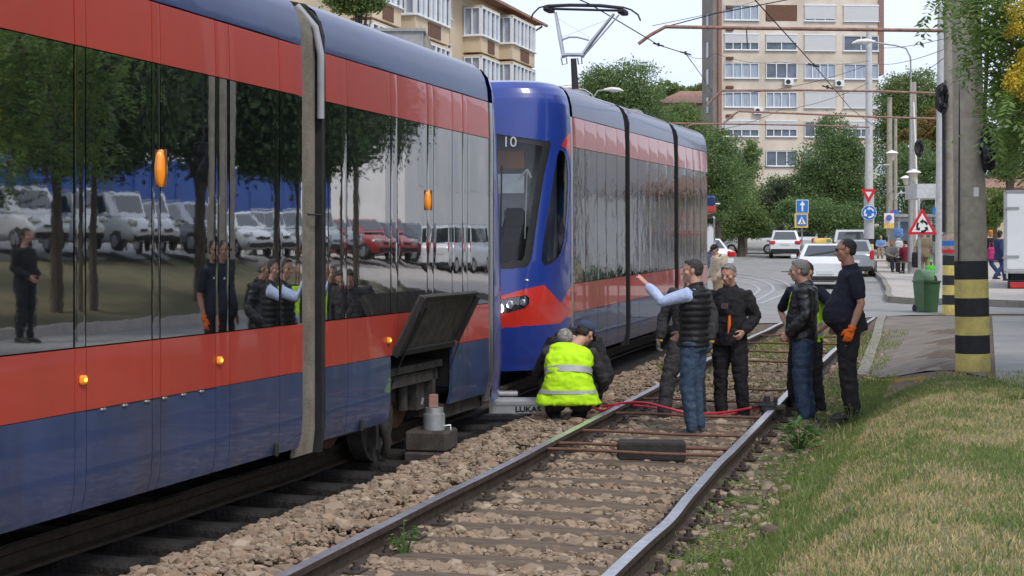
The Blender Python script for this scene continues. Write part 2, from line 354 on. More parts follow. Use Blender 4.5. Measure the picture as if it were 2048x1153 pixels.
def strip(pts, w, z0, z1, name, material, sub=.5, parent=None):
    P = []
    for a, b in zip(pts[:-1], pts[1:]):
        a = Vector(a[:2]); b = Vector(b[:2]); n = max(1, int((b-a).length/sub))
        P += [a.lerp(b, i/n) for i in range(n)]
    P.append(Vector(pts[-1][:2])); mb = MB(); V = []
    for i, p in enumerate(P):
        t = (P[min(i+1, len(P)-1)]-P[max(i-1, 0)]).normalized(); q = Vector((t.y, -t.x))*w/2; z = zg(p.x, p.y)
        V += [(p.x-q.x, p.y-q.y, z+z0), (p.x-q.x, p.y-q.y, z+z1), (p.x+q.x, p.y+q.y, z+z1), (p.x+q.x, p.y+q.y, z+z0)]
    Fc = [(i*4+j, i*4+4+j, i*4+4+(j+1) % 4, i*4+(j+1) % 4) for i in range(len(P)-1) for j in range(4)]
    Fc += [(0, 1, 2, 3), tuple(len(V)-4+k for k in (3, 2, 1, 0))]
    mb.add(V, Fc); return mb.build(name, material, parent)
tag(strip([G(1766, 634), G(1725, 756)], .15, -.1, .045, 'kerb', M['kerb']), kind='structure')
tag(strip([G(1729, 756.5), G(1850, 757)], .05, -.1, .02, 'painted_edge', M['sign_yellow']), kind='structure')
pav = [G(*p) for p in [(1690, 526), (1742, 544), (1767, 566), (1778, 588), (1776, 600), (1782, 607), (1829, 611), (2048, 617)]]
pv = [(p.x, p.y) for p in pav]+[(24, 38.5), (60, 40), (60, 80), (22, 96)]
sheet('pavement', pv, M['paving'], .03, 3, th=.13)
tag(strip(pv[:9], .16, -.05, .175, 'kerb', M['kerb']), kind='structure')
# far ground behind the road: verge
sheet('verge', [(-70, 103.5), (75, 103.5), (90, 175), (-90, 175)], M['soil'], .02, 8)
for a, b in [((1492, 540), (1512, 540)), ((1524, 541.5), (1552, 541.5)), ((1440, 536), (1470, 537)), ((1630, 546), (1600, 545))]:
    pa, pb = G(*a), G(*b); tag(strip([pa, pb], .35, .02, .030, 'road_marking', M['white_line']), kind='structure')
# embedded street rails, curving left
def embedded(pts, label):
    P = [G(*p) for p in pts]; o = strip(P, .11, .0, .034, 'street_rail', M['steel'], .4); tag(o, label, 'rail', 'rails set into the street')
def smooth_px(pts, k=3):
    for _ in range(k):
        q = [pts[0]]
        for a, b in zip(pts[:-1], pts[1:]): q += [(a[0]*.75+b[0]*.25, a[1]*.75+b[1]*.25), (a[0]*.25+b[0]*.75, a[1]*.25+b[1]*.75)]
        pts = q+[pts[-1]]
    return pts
embedded(smooth_px([(1508, 606), (1536, 592), (1550, 581), (1540, 569), (1497, 557), (1420, 551)]), 'inner polished rail curving left across the street')
embedded(smooth_px([(1490, 602), (1512, 590), (1520, 581), (1510, 573), (1480, 565), (1420, 560)]), 'short inner rail of the curve nearest the parked tram')
embedded(smooth_px([(1520, 610), (1560, 595), (1585, 579), (1570, 566), (1529, 556), (1420, 545)]), 'outer rail of the curve in the street')
embedded(smooth_px([(1420, 527), (1500, 520), (1560, 508)]), 'far straight rail running up to the white off-road car')
# drains / patches
for px, py, w in [(1580, 545, .8)]:
    p = G(px, py); mb = MB(); mb.cyl((p.x, p.y, p.z+.02), w/2, .02, 20); tag(mb.build('manhole_cover', M['grime']), 'round dark manhole cover in the street by the taxi', 'manhole cover')
# ---------------- track ----------------
def chain(pts):  # interpolate v(u)
    return lambda u: float(np.interp(u, [p[0] for p in pts], [p[1] for p in pts]))
vl = chain([(-10, -3.33), (7.0, -3.36), (9, -3.42), (12, -3.49), (60, -3.49)])
vr = chain([(-10, -1.80), (7.4, -1.788), (8.8, -1.797), (9.2, -1.815), (9.96, -1.86), (11.7, -1.925), (13.0, -1.95), (14.5, -1.97), (17, -2.0), (60, -2.0)])
RP = [(-.034, 0), (.034, 0), (.036, -.035), (.012, -.05), (.010, -.12), (.065, -.135), (.07, -.155), (-.07, -.155), (-.065, -.135), (-.010, -.12), (-.012, -.05), (-.036, -.035)]
def rail(vf, u0, u1, label, dzz=0):
    mb = MB(); us = np.arange(u0, u1+.01, .15); V = []; n = len(RP)
    for u in us:
        v = vf(u); x0, y0 = XY(u, v); zt = rr(y0)+dzz+.012*noise.noise(Vector((u*.6, vf(0)*3, 0)))-(.006*math.exp(-((u-9.05)/.35)**2) if -2.2 < v < -1 else 0)
        for a, z in RP:
            x, y = XY(u, v+a); V.append((x, y, zt+z))
    for i in range(len(us)-1):
        for j in range(n):
            q = (i*n+j, i*n+(j+1) % n, i*n+n+(j+1) % n, i*n+n+j); mb.f.append(q[::-1]); mb.m.append(0 if j == 0 else 1); mb.s.append(False)
    mb.v = V; mb.f += [tuple(range(n)), tuple(range(len(V)-1, len(V)-n-1, -1))]; mb.m += [1, 1]; mb.s += [False, False]
    tag(mb.build('rail', [M['steel'], M['rail_side']]), label, 'rail', 'tram rails on the ballast')
mk('tram_shade', (.016, .014, .013), .9, var=.5, scale=9, bump=.9, bscale=30, bdist=.03)  # near-black colour that paints in the shade under the trams
rail(vl, -6, 29.3, 'shiny left rail of the empty track between the crouching and standing men')
rail(vr, -6, 30.6, 'bent right rail of the empty track beside the grass bank')
rail(chain([(-20, -5.25), (60, -5.25)]), -6, 33, 'near rail under the two trams', -.04)
rail(chain([(-20, -6.7), (60, -6.7)]), -6, 33, 'far rail under the two trams', -.04)
sheet('tram_shade_sheet', [XY(-6, -7.6), XY(-6, -4.72), XY(26, -4.72), XY(26, -7.6)], M['tram_shade'], .006, .5)  # dark sheet laid beneath the trams as their painted shade
SLP = []
def sleeper(u, vc, first=None, label='', group='', jz=0):
    x, y = XY(u, vc); z = rr(y)-.157+jz
    if first is None:
        o = thing('sleeper', label, 'sleeper', (x, y, z), -TH, group); mb = MB()
        fn = lambda t, s: None
        n = 14; V = []
        for i in range(n+1):
            a = -1.22+2.44*i/n; h = .0+.018*math.cos(a*2.6); w = .115+.012*math.sin(a*7)
            V += [(a, -w-.02, -.15), (a, -w, h-.02), (a, -w+.03, h), (a, w-.03, h), (a, w, h-.02), (a, w+.02, -.15)]
        Fc = [(i*6+j, i*6+j+1, i*6+7+j, i*6+6+j)[::-1] for i in range(n) for j in range(5)]+[tuple(range(5, -1, -1)), tuple(n*6+k for k in range(6))]
        mb.add(V, Fc, 0, False); mb.build('timber', M['wood'], o)
        for s in (-1, 1):
            for q in (-1, 1):
                c = MB(); cx = s*.755+q*.105; c.box(cx-.05, cx+.05, -.07, .07, .0, .016, 0); c.cyl((cx, 0, .016), .028, .018, 6); c.cyl((cx, 0, .034), .016, .03, 8); cl = c.build('rail_clip', M['rail_side'], o); cl['sd'] = s; cl.location.x = ((vr(u) if s > 0 else vl(u))-vc-s*.755)
        return o
    o = copy_tree(first); o.location = (x, y, z); o['label'] = label; o.rotation_euler.z = -TH+random.uniform(-.01, .01)
    for ch in o.children:
        if ch.get('sd') and vc > -4: ch.location.x = ((vr(u) if ch['sd'] > 0 else vl(u))-vc-ch['sd']*.755)
    return o
s0 = None; u = 6.6; k = 0
LB = {0: 'weathered sleeper of the empty track, nearest the camera'}
ORD = 'nearest second third fourth fifth sixth seventh eighth ninth tenth eleventh twelfth thirteenth fourteenth fifteenth sixteenth seventeenth eighteenth nineteenth twentieth'.split()
while u < 16.3:
    lab = 'half-buried wooden sleeper of the empty track, %s from the bottom of the picture' % ORD[k]; k += 1
    o = sleeper(u, -2.72, s0, lab, 'sleepers of the empty track', .024)
    if s0 is None: s0 = o
    u += .50
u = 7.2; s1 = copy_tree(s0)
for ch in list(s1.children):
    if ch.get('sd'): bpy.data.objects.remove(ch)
for ch in s1.children: ch.data = ch.data.copy(); ch.data.materials[0] = M['tram_shade']  # shade under the tram put into the sleeper colour
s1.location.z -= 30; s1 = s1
while u < 14.5: sleeper(u, -5.95, s1, 'wooden sleeper coloured dark for the shade under the jacked-up tram', '', -.03)['group'] = 'sleepers under the trams'; u += .6
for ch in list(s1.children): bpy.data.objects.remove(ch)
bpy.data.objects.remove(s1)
# gauge rods
def rod(y, label, a=None, b=None, r=.014, dzz=-.035, knob=False):
    u = uv(0, y)[0]; mb = MB()
    u0 = y/CT-2.72*ST/CT*-1 if False else (y+(-2.72)*ST)/CT
    va, vb = (vl(u0)+.01 if a is None else a), (vr(u0)-.01 if b is None else b)
    P = [Vector((*XY(u0, va+(vb-va)*i/6), rr(y)+dzz+.004*math.sin(i*1.3))) for i in range(7)]
    mb.tube(P, r, 8)
    if knob: mb.ell(P[-1], (.03, .03, .03))
    tag(mb.build('gauge_rod', M['rust']), label, 'steel rod', 'rusty rods lying across the empty track')
for y, l in [(12.35, 'rusty rod nearest the camera, across the dark block'), (12.68, 'rusty rod touching the top edge of the dark block'), (13.45, 'rusty rod just in front of the blue jeans shoes'),
             (14.7, 'rusty rod behind the legs of the man in jeans'), (20.2, 'thin rod at the near edge of the green patch between rails'), (21.6, 'second thin rod over the green patch'), (23.0, 'third thin rod, over the grass far up the track'), (24.6, 'farthest thin rod before the street')]:
    rod(y, l)
rod(17.0, 'short rod with a round knob behind the black rail clamp', a=-2.72, b=-2.02, r=.012, knob=True)
rod(15.9, 'short rod lying near the legs of the man in black work jacket', r=.012)
# ---------------- ballast, grass ----------------
def ballast():
    ico = []; bm = bmesh.new(); bmesh.ops.create_icosphere(bm, subdivisions=1, radius=1); base = np.array([v.co[:] for v in bm.verts]); tri = [[v.index for v in f.verts] for f in bm.faces]; bm.free(); base = np.sign(base)*np.abs(base)**.75
    N = 80000; u = 5.8+RNG.random(N*2)**1.5*21; v = RNG.uniform(-5.6, -.95, N*2)
    ok = []
    for i in range(len(u)):
        if not (6 < u[i]*1.0): continue
        den = 1.0 if v[i] < -1.75 else max(0, .30-(v[i]+1.75)*.6)
        if u[i] > 17: den *= max(.12, 1-(u[i]-17)/7)
        if -1.35 < -abs(v[i]+2.72) and False: pass
        if noise.noise(Vector((u[i]*.8, v[i]*.8, 5))) > .32 and u[i] > 14: den *= .3
        if random.random() < den: ok.append(i)
        if len(ok) >= N: break
    u = u[ok]; v = v[ok]; n = len(u)
    s = np.clip(RNG.lognormal(math.log(.0125), .60, n), .006, .055); sh = base[None]*(1+RNG.uniform(-.30, .30, (n, len(base), 3)))
    sc = np.stack([s*RNG.uniform(.8, 1.5, n), s*RNG.uniform(.7, 1.2, n), s*RNG.uniform(.5, .9, n)], 1); sh = sh*sc[:, None, :]
    a = RNG.uniform(0, 6.28, n); b = RNG.uniform(-.6, .6, n); ca, sa, cb, sb = np.cos(a), np.sin(a), np.cos(b), np.sin(b)
    y2 = sh[:, :, 1]*cb[:, None]-sh[:, :, 2]*sb[:, None]; z2 = sh[:, :, 1]*sb[:, None]+sh[:, :, 2]*cb[:, None]
    x3 = sh[:, :, 0]*ca[:, None]-y2*sa[:, None]; y3 = sh[:, :, 0]*sa[:, None]+y2*ca[:, None]
    x = u*ST+v*CT; y = u*CT-v*ST; z = np.array([zg(p, q) for p, q in zip(x, y)])+.012+RNG.uniform(-.01, .02, n)
    # heaps between sleepers and on the shoulder by the tram
    z += np.where(v < -3.6, .03*np.clip((v+5.6)/1.0, 0, 1), 0)
    ph = np.abs(((u-6.6+.25) % .5)-.25); sl_ = (v > -3.95) & (v < -1.5) & (ph < .105) & (u < 19); keepz = np.where(sl_, -.055+.058*(RNG.random(n) < .12), np.where((v > -3.95) & (v < -1.5), .004, 0)); z = z+keepz; z = np.where(v < -4.62, z-.25, z)
    onrail = (np.abs(v+3.45) < .10) | (np.abs(v+1.9) < .15); z = np.where(onrail, z-.02, z)
    V = np.stack([x3+x[:, None], y3+y[:, None], z2+z[:, None]], 2).reshape(-1, 3)
    tag(quads_mesh('ballast_stones', V, len(base), [M['stone']], tri=tri), 'loose brownish crushed stone ballast around the tram rails', 'ballast', kind='stuff')
ballast()
def blades(name, pts, h, w, mats, mi, label, cat):
    n = len(pts); a = RNG.uniform(0, 6.28, n); lean = RNG.uniform(.05, .9, n); la = RNG.uniform(0, 6.28, n)
    dx, dy = np.cos(a)*w/2, np.sin(a)*w/2; tx = np.cos(la)*lean*h; ty = np.sin(la)*lean*h; tz = h*np.sqrt(np.clip(1-lean**2*.6, .1, 1))
    P = np.asarray(pts); V = np.zeros((n, 5, 3))
    V[:, 0] = P+np.stack([-dx, -dy, 0*dx-.01], 1); V[:, 1] = P+np.stack([dx, dy, 0*dx-.01], 1)
    V[:, 2] = P+np.stack([dx*.8+tx*.4, dy*.8+ty*.4, tz*.6], 1); V[:, 4] = P+np.stack([-dx*.8+tx*.4, -dy*.8+ty*.4, tz*.6], 1); V[:, 3] = P+np.stack([tx, ty, tz], 1)
    return tag(quads_mesh(name, V.reshape(-1, 3), 5, mats, mi, tri=[[0, 1, 2, 3, 4]]), label, cat, kind='stuff')
sheet('grass_bank', [XY(3, -1.05), XY(3, 3.4), XY(16.5, 3.4), XY(15.6, -.9)], M['turf'], .004, .3)
def scatter_grass():
    P = []; mi = []; H = []
    N = 260000
    uu = 4.6+RNG.random(N)**1.35*14.5; vv = RNG.uniform(-1.88, 2.2, N)
    for u, v in zip(uu, vv):
        x, y = XY(u, v)
        px = 1024+F*x/y
        if px > 2120 or px < 1150: continue
        edge = sst((v+1.82+.35*noise.noise(Vector((u*.9, 7, v))))/.5)
        if y > 15.6 and v > -.95: 
            if not (y < 16.4 and random.random() < .25): continue
        n1 = noise.noise(Vector((u*.55, v*.8, 1))); n2 = noise.noise(Vector((u*1.6, v*1.9, 9))); n3 = noise.noise(Vector((u*3.3, v*3.3, 4)))
        if random.random() > edge*(.75+.5*n2)+(.10 if n1 > .05 else 0): continue
        g = .24+1.1*max(0, n1)+.55*n2+.6*n3
        if y > 14: g += .22
        if v < -1.0: g += .6
        green = random.random() < g
        P.append((x, y, zg(x, y))); mi.append(0 if green else 1); H.append((.014+.034*random.random()**2)*(1.3 if green else 1.0)+(.05 if v < -1.1 and random.random() < .1 else 0))
    h = np.array(H); blades('bank_grass', P, h, .0045+h*.05, [M['grassg'], M['straw']], mi, 'dry straw-coloured and green grass covering the bank', 'grass')
    P = []; H = []; mi = []
    for _ in range(42000):     # green patch between the tracks and up the line
        u = random.uniform(15, 28.5); v = random.uniform(-4.6, -1.2)
        n1 = noise.noise(Vector((u*.35, v*.6, 21)))+.35*noise.noise(Vector((u*1.8, v*2.2, 3)))
        den = sst((u-16.3)/3)*(.25+1.4*n1+.25)
        if v > -1.85: den = .7*sst((u-13)/2)
        if random.random() > den: continue
        x, y = XY(u, v)
        if y > 26.8: continue
        P.append((x, y, zg(x, y))); H.append(.03+.05*random.random()); mi.append(0 if random.random() < .78 else 1)
    h = np.array(H); blades('track_grass', P, h, .008+h*.03, [M['grassg'], M['straw']], mi, 'short green grass growing between the rails up the line', 'grass')
scatter_grass()
def weed(name, label, px, py, n, size, h, material='weed', spread=.12, cat='weed'):
    p = G(px, py); o = thing(name, label, cat, p); mb = MB(); st = MB()
    for i in range(n):
        a = random.uniform(0, 6.28); rr_ = spread*random.random()**.5; z = h*random.uniform(.3, 1); c = Vector((rr_*math.cos(a), rr_*math.sin(a), z))
        st.tube([(c.x*.1, c.y*.1, 0), (c.x*.6, c.y*.6, z*.6), c], [.004, .003, .0015], 5)
        for j in range(3):
            d = Vector((math.cos(a+random.uniform(-1.2, 1.2)), math.sin(a+random.uniform(-1.2, 1.2)), random.uniform(-.3, .5))).normalized(); s = d.cross(Vector((0, 0, 1))).normalized(); L_ = size*random.uniform(.6, 1.2)
            q = c+Vector((0, 0, -.02*j)); up = Vector((0, 0, .12*L_))
            mb.add([q, q+d*L_*.4+s*L_*.28+up, q+d*L_, q+d*L_*.4-s*L_*.28+up], [(0, 1, 2), (0, 2, 3)], 0, False)
    mb.build('leaves', M[material], o); st.build('stem', M[material], o)
weed('leafy_weed', 'bright green leafy weed at the feet of the men beside the right rail', 1598, 905, 42, .09, .26, spread=.17)
weed('leafy_weed', 'small heart-leaved weed growing against the near left rail', 810, 1118, 16, .05, .20, spread=.10)
weed('leafy_weed', 'low weed tuft at the foot of the bank beside the bent rail kink', 1450, 1040, 40, .035, .07, 'grassg', .3)
weed('leafy_weed', 'small grey-green tuft in the ballast between the rails', 1212, 1040, 16, .035, .05, 'leafB', .08)
weed('leafy_weed', 'dark green clump in the grass at the right edge of the picture', 2035, 800, 40, .05, .10, 'grassg', .22)
weed('leafy_weed', 'thin tall weed at the ankle of the man in the dark polo shirt', 1702, 850, 10, .06, .22, 'leafC', .08)
weed('leafy_weed', 'leafy weed patch at the bottom of the picture beside the right rail', 1390, 1125, 46, .03, .08, 'grassg', .28)
for q_, (a_, b_, n_, s_, l_) in enumerate([(1560, 925, 40, .28, 'just below the tall leafy weed'), (1500, 975, 50, .32, 'below the bend of the right rail, upper'), (1430, 1010, 50, .30, 'beside the bend of the right rail'), (1530, 1010, 40, .35, 'on the slope right of the rail bend'), (1650, 870, 30, .2, 'at the boots of the man in the polo shirt'), (1360, 1090, 30, .25, 'right of the rail near the bottom'), (1600, 960, 40, .3, 'on the bank under the leather jacket man'), (1470, 1085, 40, .35, 'on the dark earth near the bottom of the picture')]):
    weed('leafy_weed', 'low green weed patch '+l_, a_, b_, n_, .032, .06, 'grassg' if q_ % 2 else 'leafN', s_)
def rock(px, py, size, label, material='stone', name='stone', seed=0):
    p = G(px, py); mb = MB(); mb.ell((0, 0, size[2]*.6), size, 12, 8)
    mb.v = [tuple(Vector(q)*(1+.28*noise.noise(Vector(q)*9+Vector((seed, 0, 0))))) for q in mb.v]
    o = mb.build(name, M[material], None, p, smooth=False); tag(o, label, 'stone'); return o
rock(1095, 1092, (.055, .035, .035), 'large brown stone lying between the rails near the bottom', 'wood')
rock(1515, 908, (.02, .02, .02), 'small round white stone beside the right rail', 'sign_white', seed=4)
rock(860, 1100, (.05, .035, .03), 'flat brown stone beside the left rail weed', seed=8)
rock(630, 1085, (.04, .03, .03), 'squarish grey stone left of the near rail', 'concrete', seed=5)
rock(1545, 1075, (.07, .05, .05), 'dark stone half buried at the foot of the grass bank', 'earth', seed=6)
rock(1532, 1058, (.05, .03, .03), 'reddish stone on the foot of the grass bank', 'stone', seed=7)
for px, py, l in [(1890, 870, 'dry curled leaf lying on the straw grass'), (1690, 1030, 'dark dead leaf on the lower part of the bank'), (1300, 1040, 'yellow fallen leaf between the rails')]:
    p = G(px, py); mb = MB(); mb.grid(lambda a, b: ((a-.5)*.07, (b-.5)*.04*(1-abs(2*a-1)**2+.1), .03+.02*(2*a-1)**2), 6, 4)
    tag(mb.build('fallen_leaf', M['leafO' if px == 1300 else 'bark'], None, p), l, 'leaf')
# ---------------- trams ----------------
TV = -4.70; TWD = 2.5; TC = TV-TWD/2
PROF = [(.20, .035), (.30, .008), (.45, 0), (.755, 0), (1.105, 0), (2.755, 0), (3.0, .006), (3.13, .012), (3.25, .022), (3.36, .048), (3.44, .09), (3.50, .17), (3.54, .34), (3.56, .85), (3.565, 1.25)]
def inset(z): return float(np.interp(z, [p[0] for p in PROF], [p[1] for p in PROF]))
def tram_empty(label, u0, zb, pitch, name='tram'):
    x, y = XY(u0, TC); o = thing(name, label, 'tram', (x, y, zb), -TH); o.rotation_euler = (pitch, 0, -TH); return o
class TB(MB):                                   # tram builder: local x from the centre line, y along, z up
    pass
def panel(parent, name, ya, yb, za, zb, material, side=1, bulge=.004, tilt=0., th=.03, gap=.004, shrink=0, nu=8, nz=None, label=None):
    zs = [za]+[p[0] for p in PROF if za < p[0] < zb]+[zb]
    if nz: zs = list(np.linspace(za, zb, nz+1))
    ya += gap; yb -= gap; mb = MB(); n = nu
    V = []; H = TWD/2
    for z in zs:
        for i in range(n+1):
            s = i/n; t = 2*s-1; y = ya+(yb-ya)*s
            off = bulge*(1-abs(t)**5)-bulge+tilt*t-shrink
            V.append((side*(H-inset(z)+off), y, z))
    m = len(zs)
    inn = [(side*(abs(p[0])-th), p[1], p[2]) for p in V]
    Fc = [(j*(n+1)+i, j*(n+1)+i+1, (j+1)*(n+1)+i+1, (j+1)*(n+1)+i) for i in range(n) for j in range(m-1)]
    N = len(V); ring = [j for j in range(n+1)]+[(n+1)*j+n for j in range(1, m)]+[(m-1)*(n+1)+i for i in range(n-1, -1, -1)]+[(n+1)*j for j in range(m-2, 0, -1)]
    if side < 0: Fc = [f[::-1] for f in Fc]
    mb.add(V, Fc, 0, True)
    E = [V[k] for k in ring]; I = [inn[k] for k in ring]; k = len(ring)
    F2 = [(q, k+q, k+(q+1) % k, (q+1) % k) for q in range(k)]
    if side < 0: F2 = [f[::-1] for f in F2]
    mb.add(E+I, F2, 0, False)
    o = mb.build(name, M[material], parent)
    if label: o['label'] = label
    return o
def roofcap(parent, ya, yb, y0, name='roof'):
    mb = MB(); zs = [3.13, 3.25, 3.36, 3.44, 3.50, 3.54, 3.56, 3.565]; H = TWD/2
    row = [(H-inset(z), z) for z in zs]; row = row+[(-a, z) for a, z in row[::-1]][1:]
    n = len(row); k = max(1, int((yb-ya)/.35))
    V = [(x, ya+(yb-ya)*i/k-y0, z+.006*noise.noise(Vector((x*2, i*.7, z*3)))) for i in range(k+1) for x, z in row]
    mb.add(V, [(i*n+j, i*n+n+j, i*n+n+j+1, i*n+j+1) for i in range(k) for j in range(n-1)], 0, True)
    mb.add([(H-.012, ya-y0, 3.13), (H-.012, yb-y0, 3.13), (-H+.012, yb-y0, 3.13), (-H+.012, ya-y0, 3.13)], [(0, 1, 2, 3)], 0)
    return mb.build(name, M['navypaint'], parent)
def core(parent, ya, yb, y0):
    mb = MB(); H = TWD/2-.045
    mb.box(-H, H, ya-y0, yb-y0, .36, 3.12); mb.build('body_shell', M['black'], parent)
    mb = MB(); mb.box(-.95, .95, ya-y0+.1, yb-y0-.1, .12, .355)
    for i in range(5): a = ya-y0+.2+(yb-ya-.6)*i/5; mb.box(-1.12, 1.12, a, a+.12, .19, .35)
    mb.build('underframe', M['grime'], parent)
def bogie(parent, yc, y0):
    mb = MB(); y = yc-y0
    mb.box(-.95, -.83, y-1.0, y+1.0, .28, .46); mb.box(.83, .95, y-1.0, y+1.0, .28, .46); mb.box(-.8, .8, y-.15, y+.15, .2, .4)
    for s in (-1, 1):
        for q in (-.75, .75):
            mb.box(s*.96, s*1.06, y+q-.1, y+q+.1, .18, .42); mb.tube([(s*1.0, y+q*.6, .2), (s*1.0, y+q*.6, .42)], .05, 10)
    b = mb.build('bogie', M['grime'], parent)
    for q in (-.75, .75):
        w = MB()
        for s in (-1, 1):
            w.tube([(s*.69, y+q, .30), (s*.82, y+q, .30)], [.30, .30], 28); w.tube([(s*.66, y+q, .30), (s*.69, y+q, .30)], [.325, .325], 28)
            w.tube([(s*.82, y+q, .30), (s*.86, y+q, .30)], [.12, .10], 14)
        w.tube([(-.7, y+q, .3), (.7, y+q, .3)], .05, 10); w.build('wheelset', M['rust'], b)
def module(parent, y0, cols, u_lo, u_hi, skip=(), side=1, gl='tglass'):
    """cols: u values of the panel seams"""
    for a, b in zip(cols[:-1], cols[1:]):
        w = b-a; t = random.uniform(-.0035, .0035)*min(1, w); bl = .003+.004*random.random()
        bl = .0008+.0008*random.random() if w > .4 else .0007
        if (a, b) not in skip: panel(parent, 'lower_panel', a-y0, b-y0, .20, .752, 'bluepaint', side, .0008, random.uniform(-.001, .001))
        panel(parent, 'lower_panel', a-y0, b-y0, .756, 1.10, 'redpaint', side, .0008, random.uniform(-.001, .001))
        panel(parent, 'window', a-y0, b-y0, 1.108, 2.752, gl, side, bl, t*.8, gap=.006, shrink=.004, nu=14, nz=8)
        panel(parent, 'upper_panel', a-y0, b-y0, 2.758, 3.12, 'redpaint', side, .0009, t*.4)
# ---- tram 1 (raised on a jack) ----
u_b0, u_b1 = uside(606), uside(652)
T1Z = 0.0
A0 = tram_empty('glossy red and blue tram filling the left side, its side flap raised', uside(606), T1Z, 0, 'tram')
y0 = uside(606)
c1 = [uside(606)-7.6, uside(606)-6.2, uside(-700), uside(-330), uside(-180), uside(150), uside(173), uside(305), uside(322), uside(432), uside(460), uside(560), uside(606)]
module(A0, y0, c1, 0, 0); core(A0, c1[0], c1[-1], y0); roofcap(A0, c1[0], c1[-1], y0)
for i in range(4): panel(A0, 'side_wall', c1[0]-y0+(c1[-1]-c1[0])*i/4, c1[0]-y0+(c1[-1]-c1[0])*(i+1)/4, .2, 3.12, 'bluepaint', -1)
bogie(A0, uside(-400), y0)
def bellows(parent, ya, yb, y0, name='bellows'):
    mb = MB(); H = TWD/2-.06; n = 9; V = []; zs = [.12, .3, 1, 2, 2.9, 3.13, 3.25, 3.36, 3.44, 3.50, 3.54, 3.55]; ins = [0.02, 0, 0, 0, 0, .0, .0, .03, .10, .22, .45, .8]
    row = [(H-b, z) for z, b in zip(zs, ins)]; row += [(-x, z) for x, z in row[::-1]]; m = len(row)
    ys = [ya+(yb-ya)*i/(2*n) for i in range(2*n+1)]
    for i, y in enumerate(ys):
        k = 0 if i % 2 else -.022
        V += [(x+(k if x > 0 else -k), y-y0, z+(k if z > 3 else 0)) for x, z in row]
    mb.add(V, [(i*m+j, i*m+m+j, i*m+m+j+1, i*m+j+1) for i in range(2*n) for j in range(m-1)], 0, False)
    b = mb.build(name, M['bellows'], parent)
    f = MB()
    for y in (yb,):
        V = []
        for d in (0, .05):
            V += [(x+(.05 if x > 0 else -.05), y-y0+d, z) for x, z in row]
        f.add(V, [(j, m+j, m+j+1, j+1) for j in range(m-1)]+[tuple(range(m-1, -1, -1)), tuple(range(m, 2*m))], 0)
    f.build('joint_frame', M['rubber'], b)
    return b
bl = bellows(A0, u_b0, u_b1-.05, y0)
s_ = MB(); s_.tube([(TWD/2-.03, u_b0-y0+.15, 1.9), (TWD/2+.005, u_b0-y0+.3, 1.9), (TWD/2-.03, u_b1-y0-.06, 1.9)], .008, 6); s_.build('strap', M['cable'], bl)
s_ = MB(); s_.tube([(TWD/2-.005, u_b1-y0-.085, 2.62), (TWD/2-.005, u_b1-y0-.085, 3.1), (TWD/2-.05, u_b1-y0-.085, 3.3), (TWD/2-.20, u_b1-y0-.085, 3.47)], [(.022, .03)]*4, 8, side=(0, 1, 0)); s_.build('guard_strip', M['roofgrey'], bl)
c2 = [uside(652), uside(695), uside(782), uside(796), uside(855), uside(868), uside(905), uside(926), uside(936), uside(978)]
skip = {(c2[i], c2[i+1]) for i in range(2, 6)}
module(A0, y0, c2, 0, 0, skip); roofcap(A0, c2[0], c2[-1], y0)
mb = MB(); H = TWD/2-.045; mb.box(-H, H, c2[0]-y0, c2[2]-y0-.03, .36, 3.12); mb.box(-H, H, c2[2]-y0-.03, c2[6]-y0+.03, .80, 3.12); mb.box(-H, .2, c2[2]-y0-.03, c2[6]-y0+.03, .36, .80); mb.box(-H, H, c2[6]-y0+.03, c2[-1]-y0, .36, 3.12)
mb.build('body_shell', M['black'], A0)
mb = MB(); mb.box(-.95, .6, c2[0]-y0+.1, c2[-1]-y0-.1, .12, .355); mb.box(.5, 1.12, c2[0]-y0+.1, c2[2]-y0-.1, .16, .355); mb.box(.3, 1.14, c2[6]-y0+.05, c2[-1]-y0+.1, .06, .19); mb.build('underframe', M['grime'], A0)
for i in range(2): panel(A0, 'side_wall', c2[0]-y0+(c2[-1]-c2[0])*i/2, c2[0]-y0+(c2[-1]-c2[0])*(i+1)/2, .2, 3.12, 'bluepaint', -1)
# end of the body: silver edge strip and tapering nose hidden behind it
panel(A0, 'corner_strip', c2[-1]-y0, uside(988)-y0, .12, 3.12, 'silver', 1, .01, gap=.002)
ue = uside(988)-y0; mb = MB(); V = []; zs = [.10, .25, .45, 1.1, 2.0, 2.75, 3.13, 3.25, 3.38, 3.47, 3.565]; n = 20
for z in zs:
    w = TWD/2-inset(max(z, .2))-.004; D = float(np.interp(z, [0, 1, 2, 2.8, 3.3, 3.5], [1.25, 1.2, 1.0, .72, .4, .15]))
    for i in range(n+1):
        p = math.pi*i/n; V.append((math.copysign(abs(math.cos(p))**.8, math.cos(p))*w, ue+D*math.sin(p)**.9, z))
mb.add(V, [(j*(n+1)+i, j*(n+1)+i+1, (j+1)*(n+1)+i+1, (j+1)*(n+1)+i)[::-1] for i in range(n) for j in range(len(zs)-1)], 0, True)
mb.add([V[-(n+1)+i] for i in range(n+1)], [tuple(range(n, -1, -1))]); mb.build('cab_nose', M['noseblue'], A0)
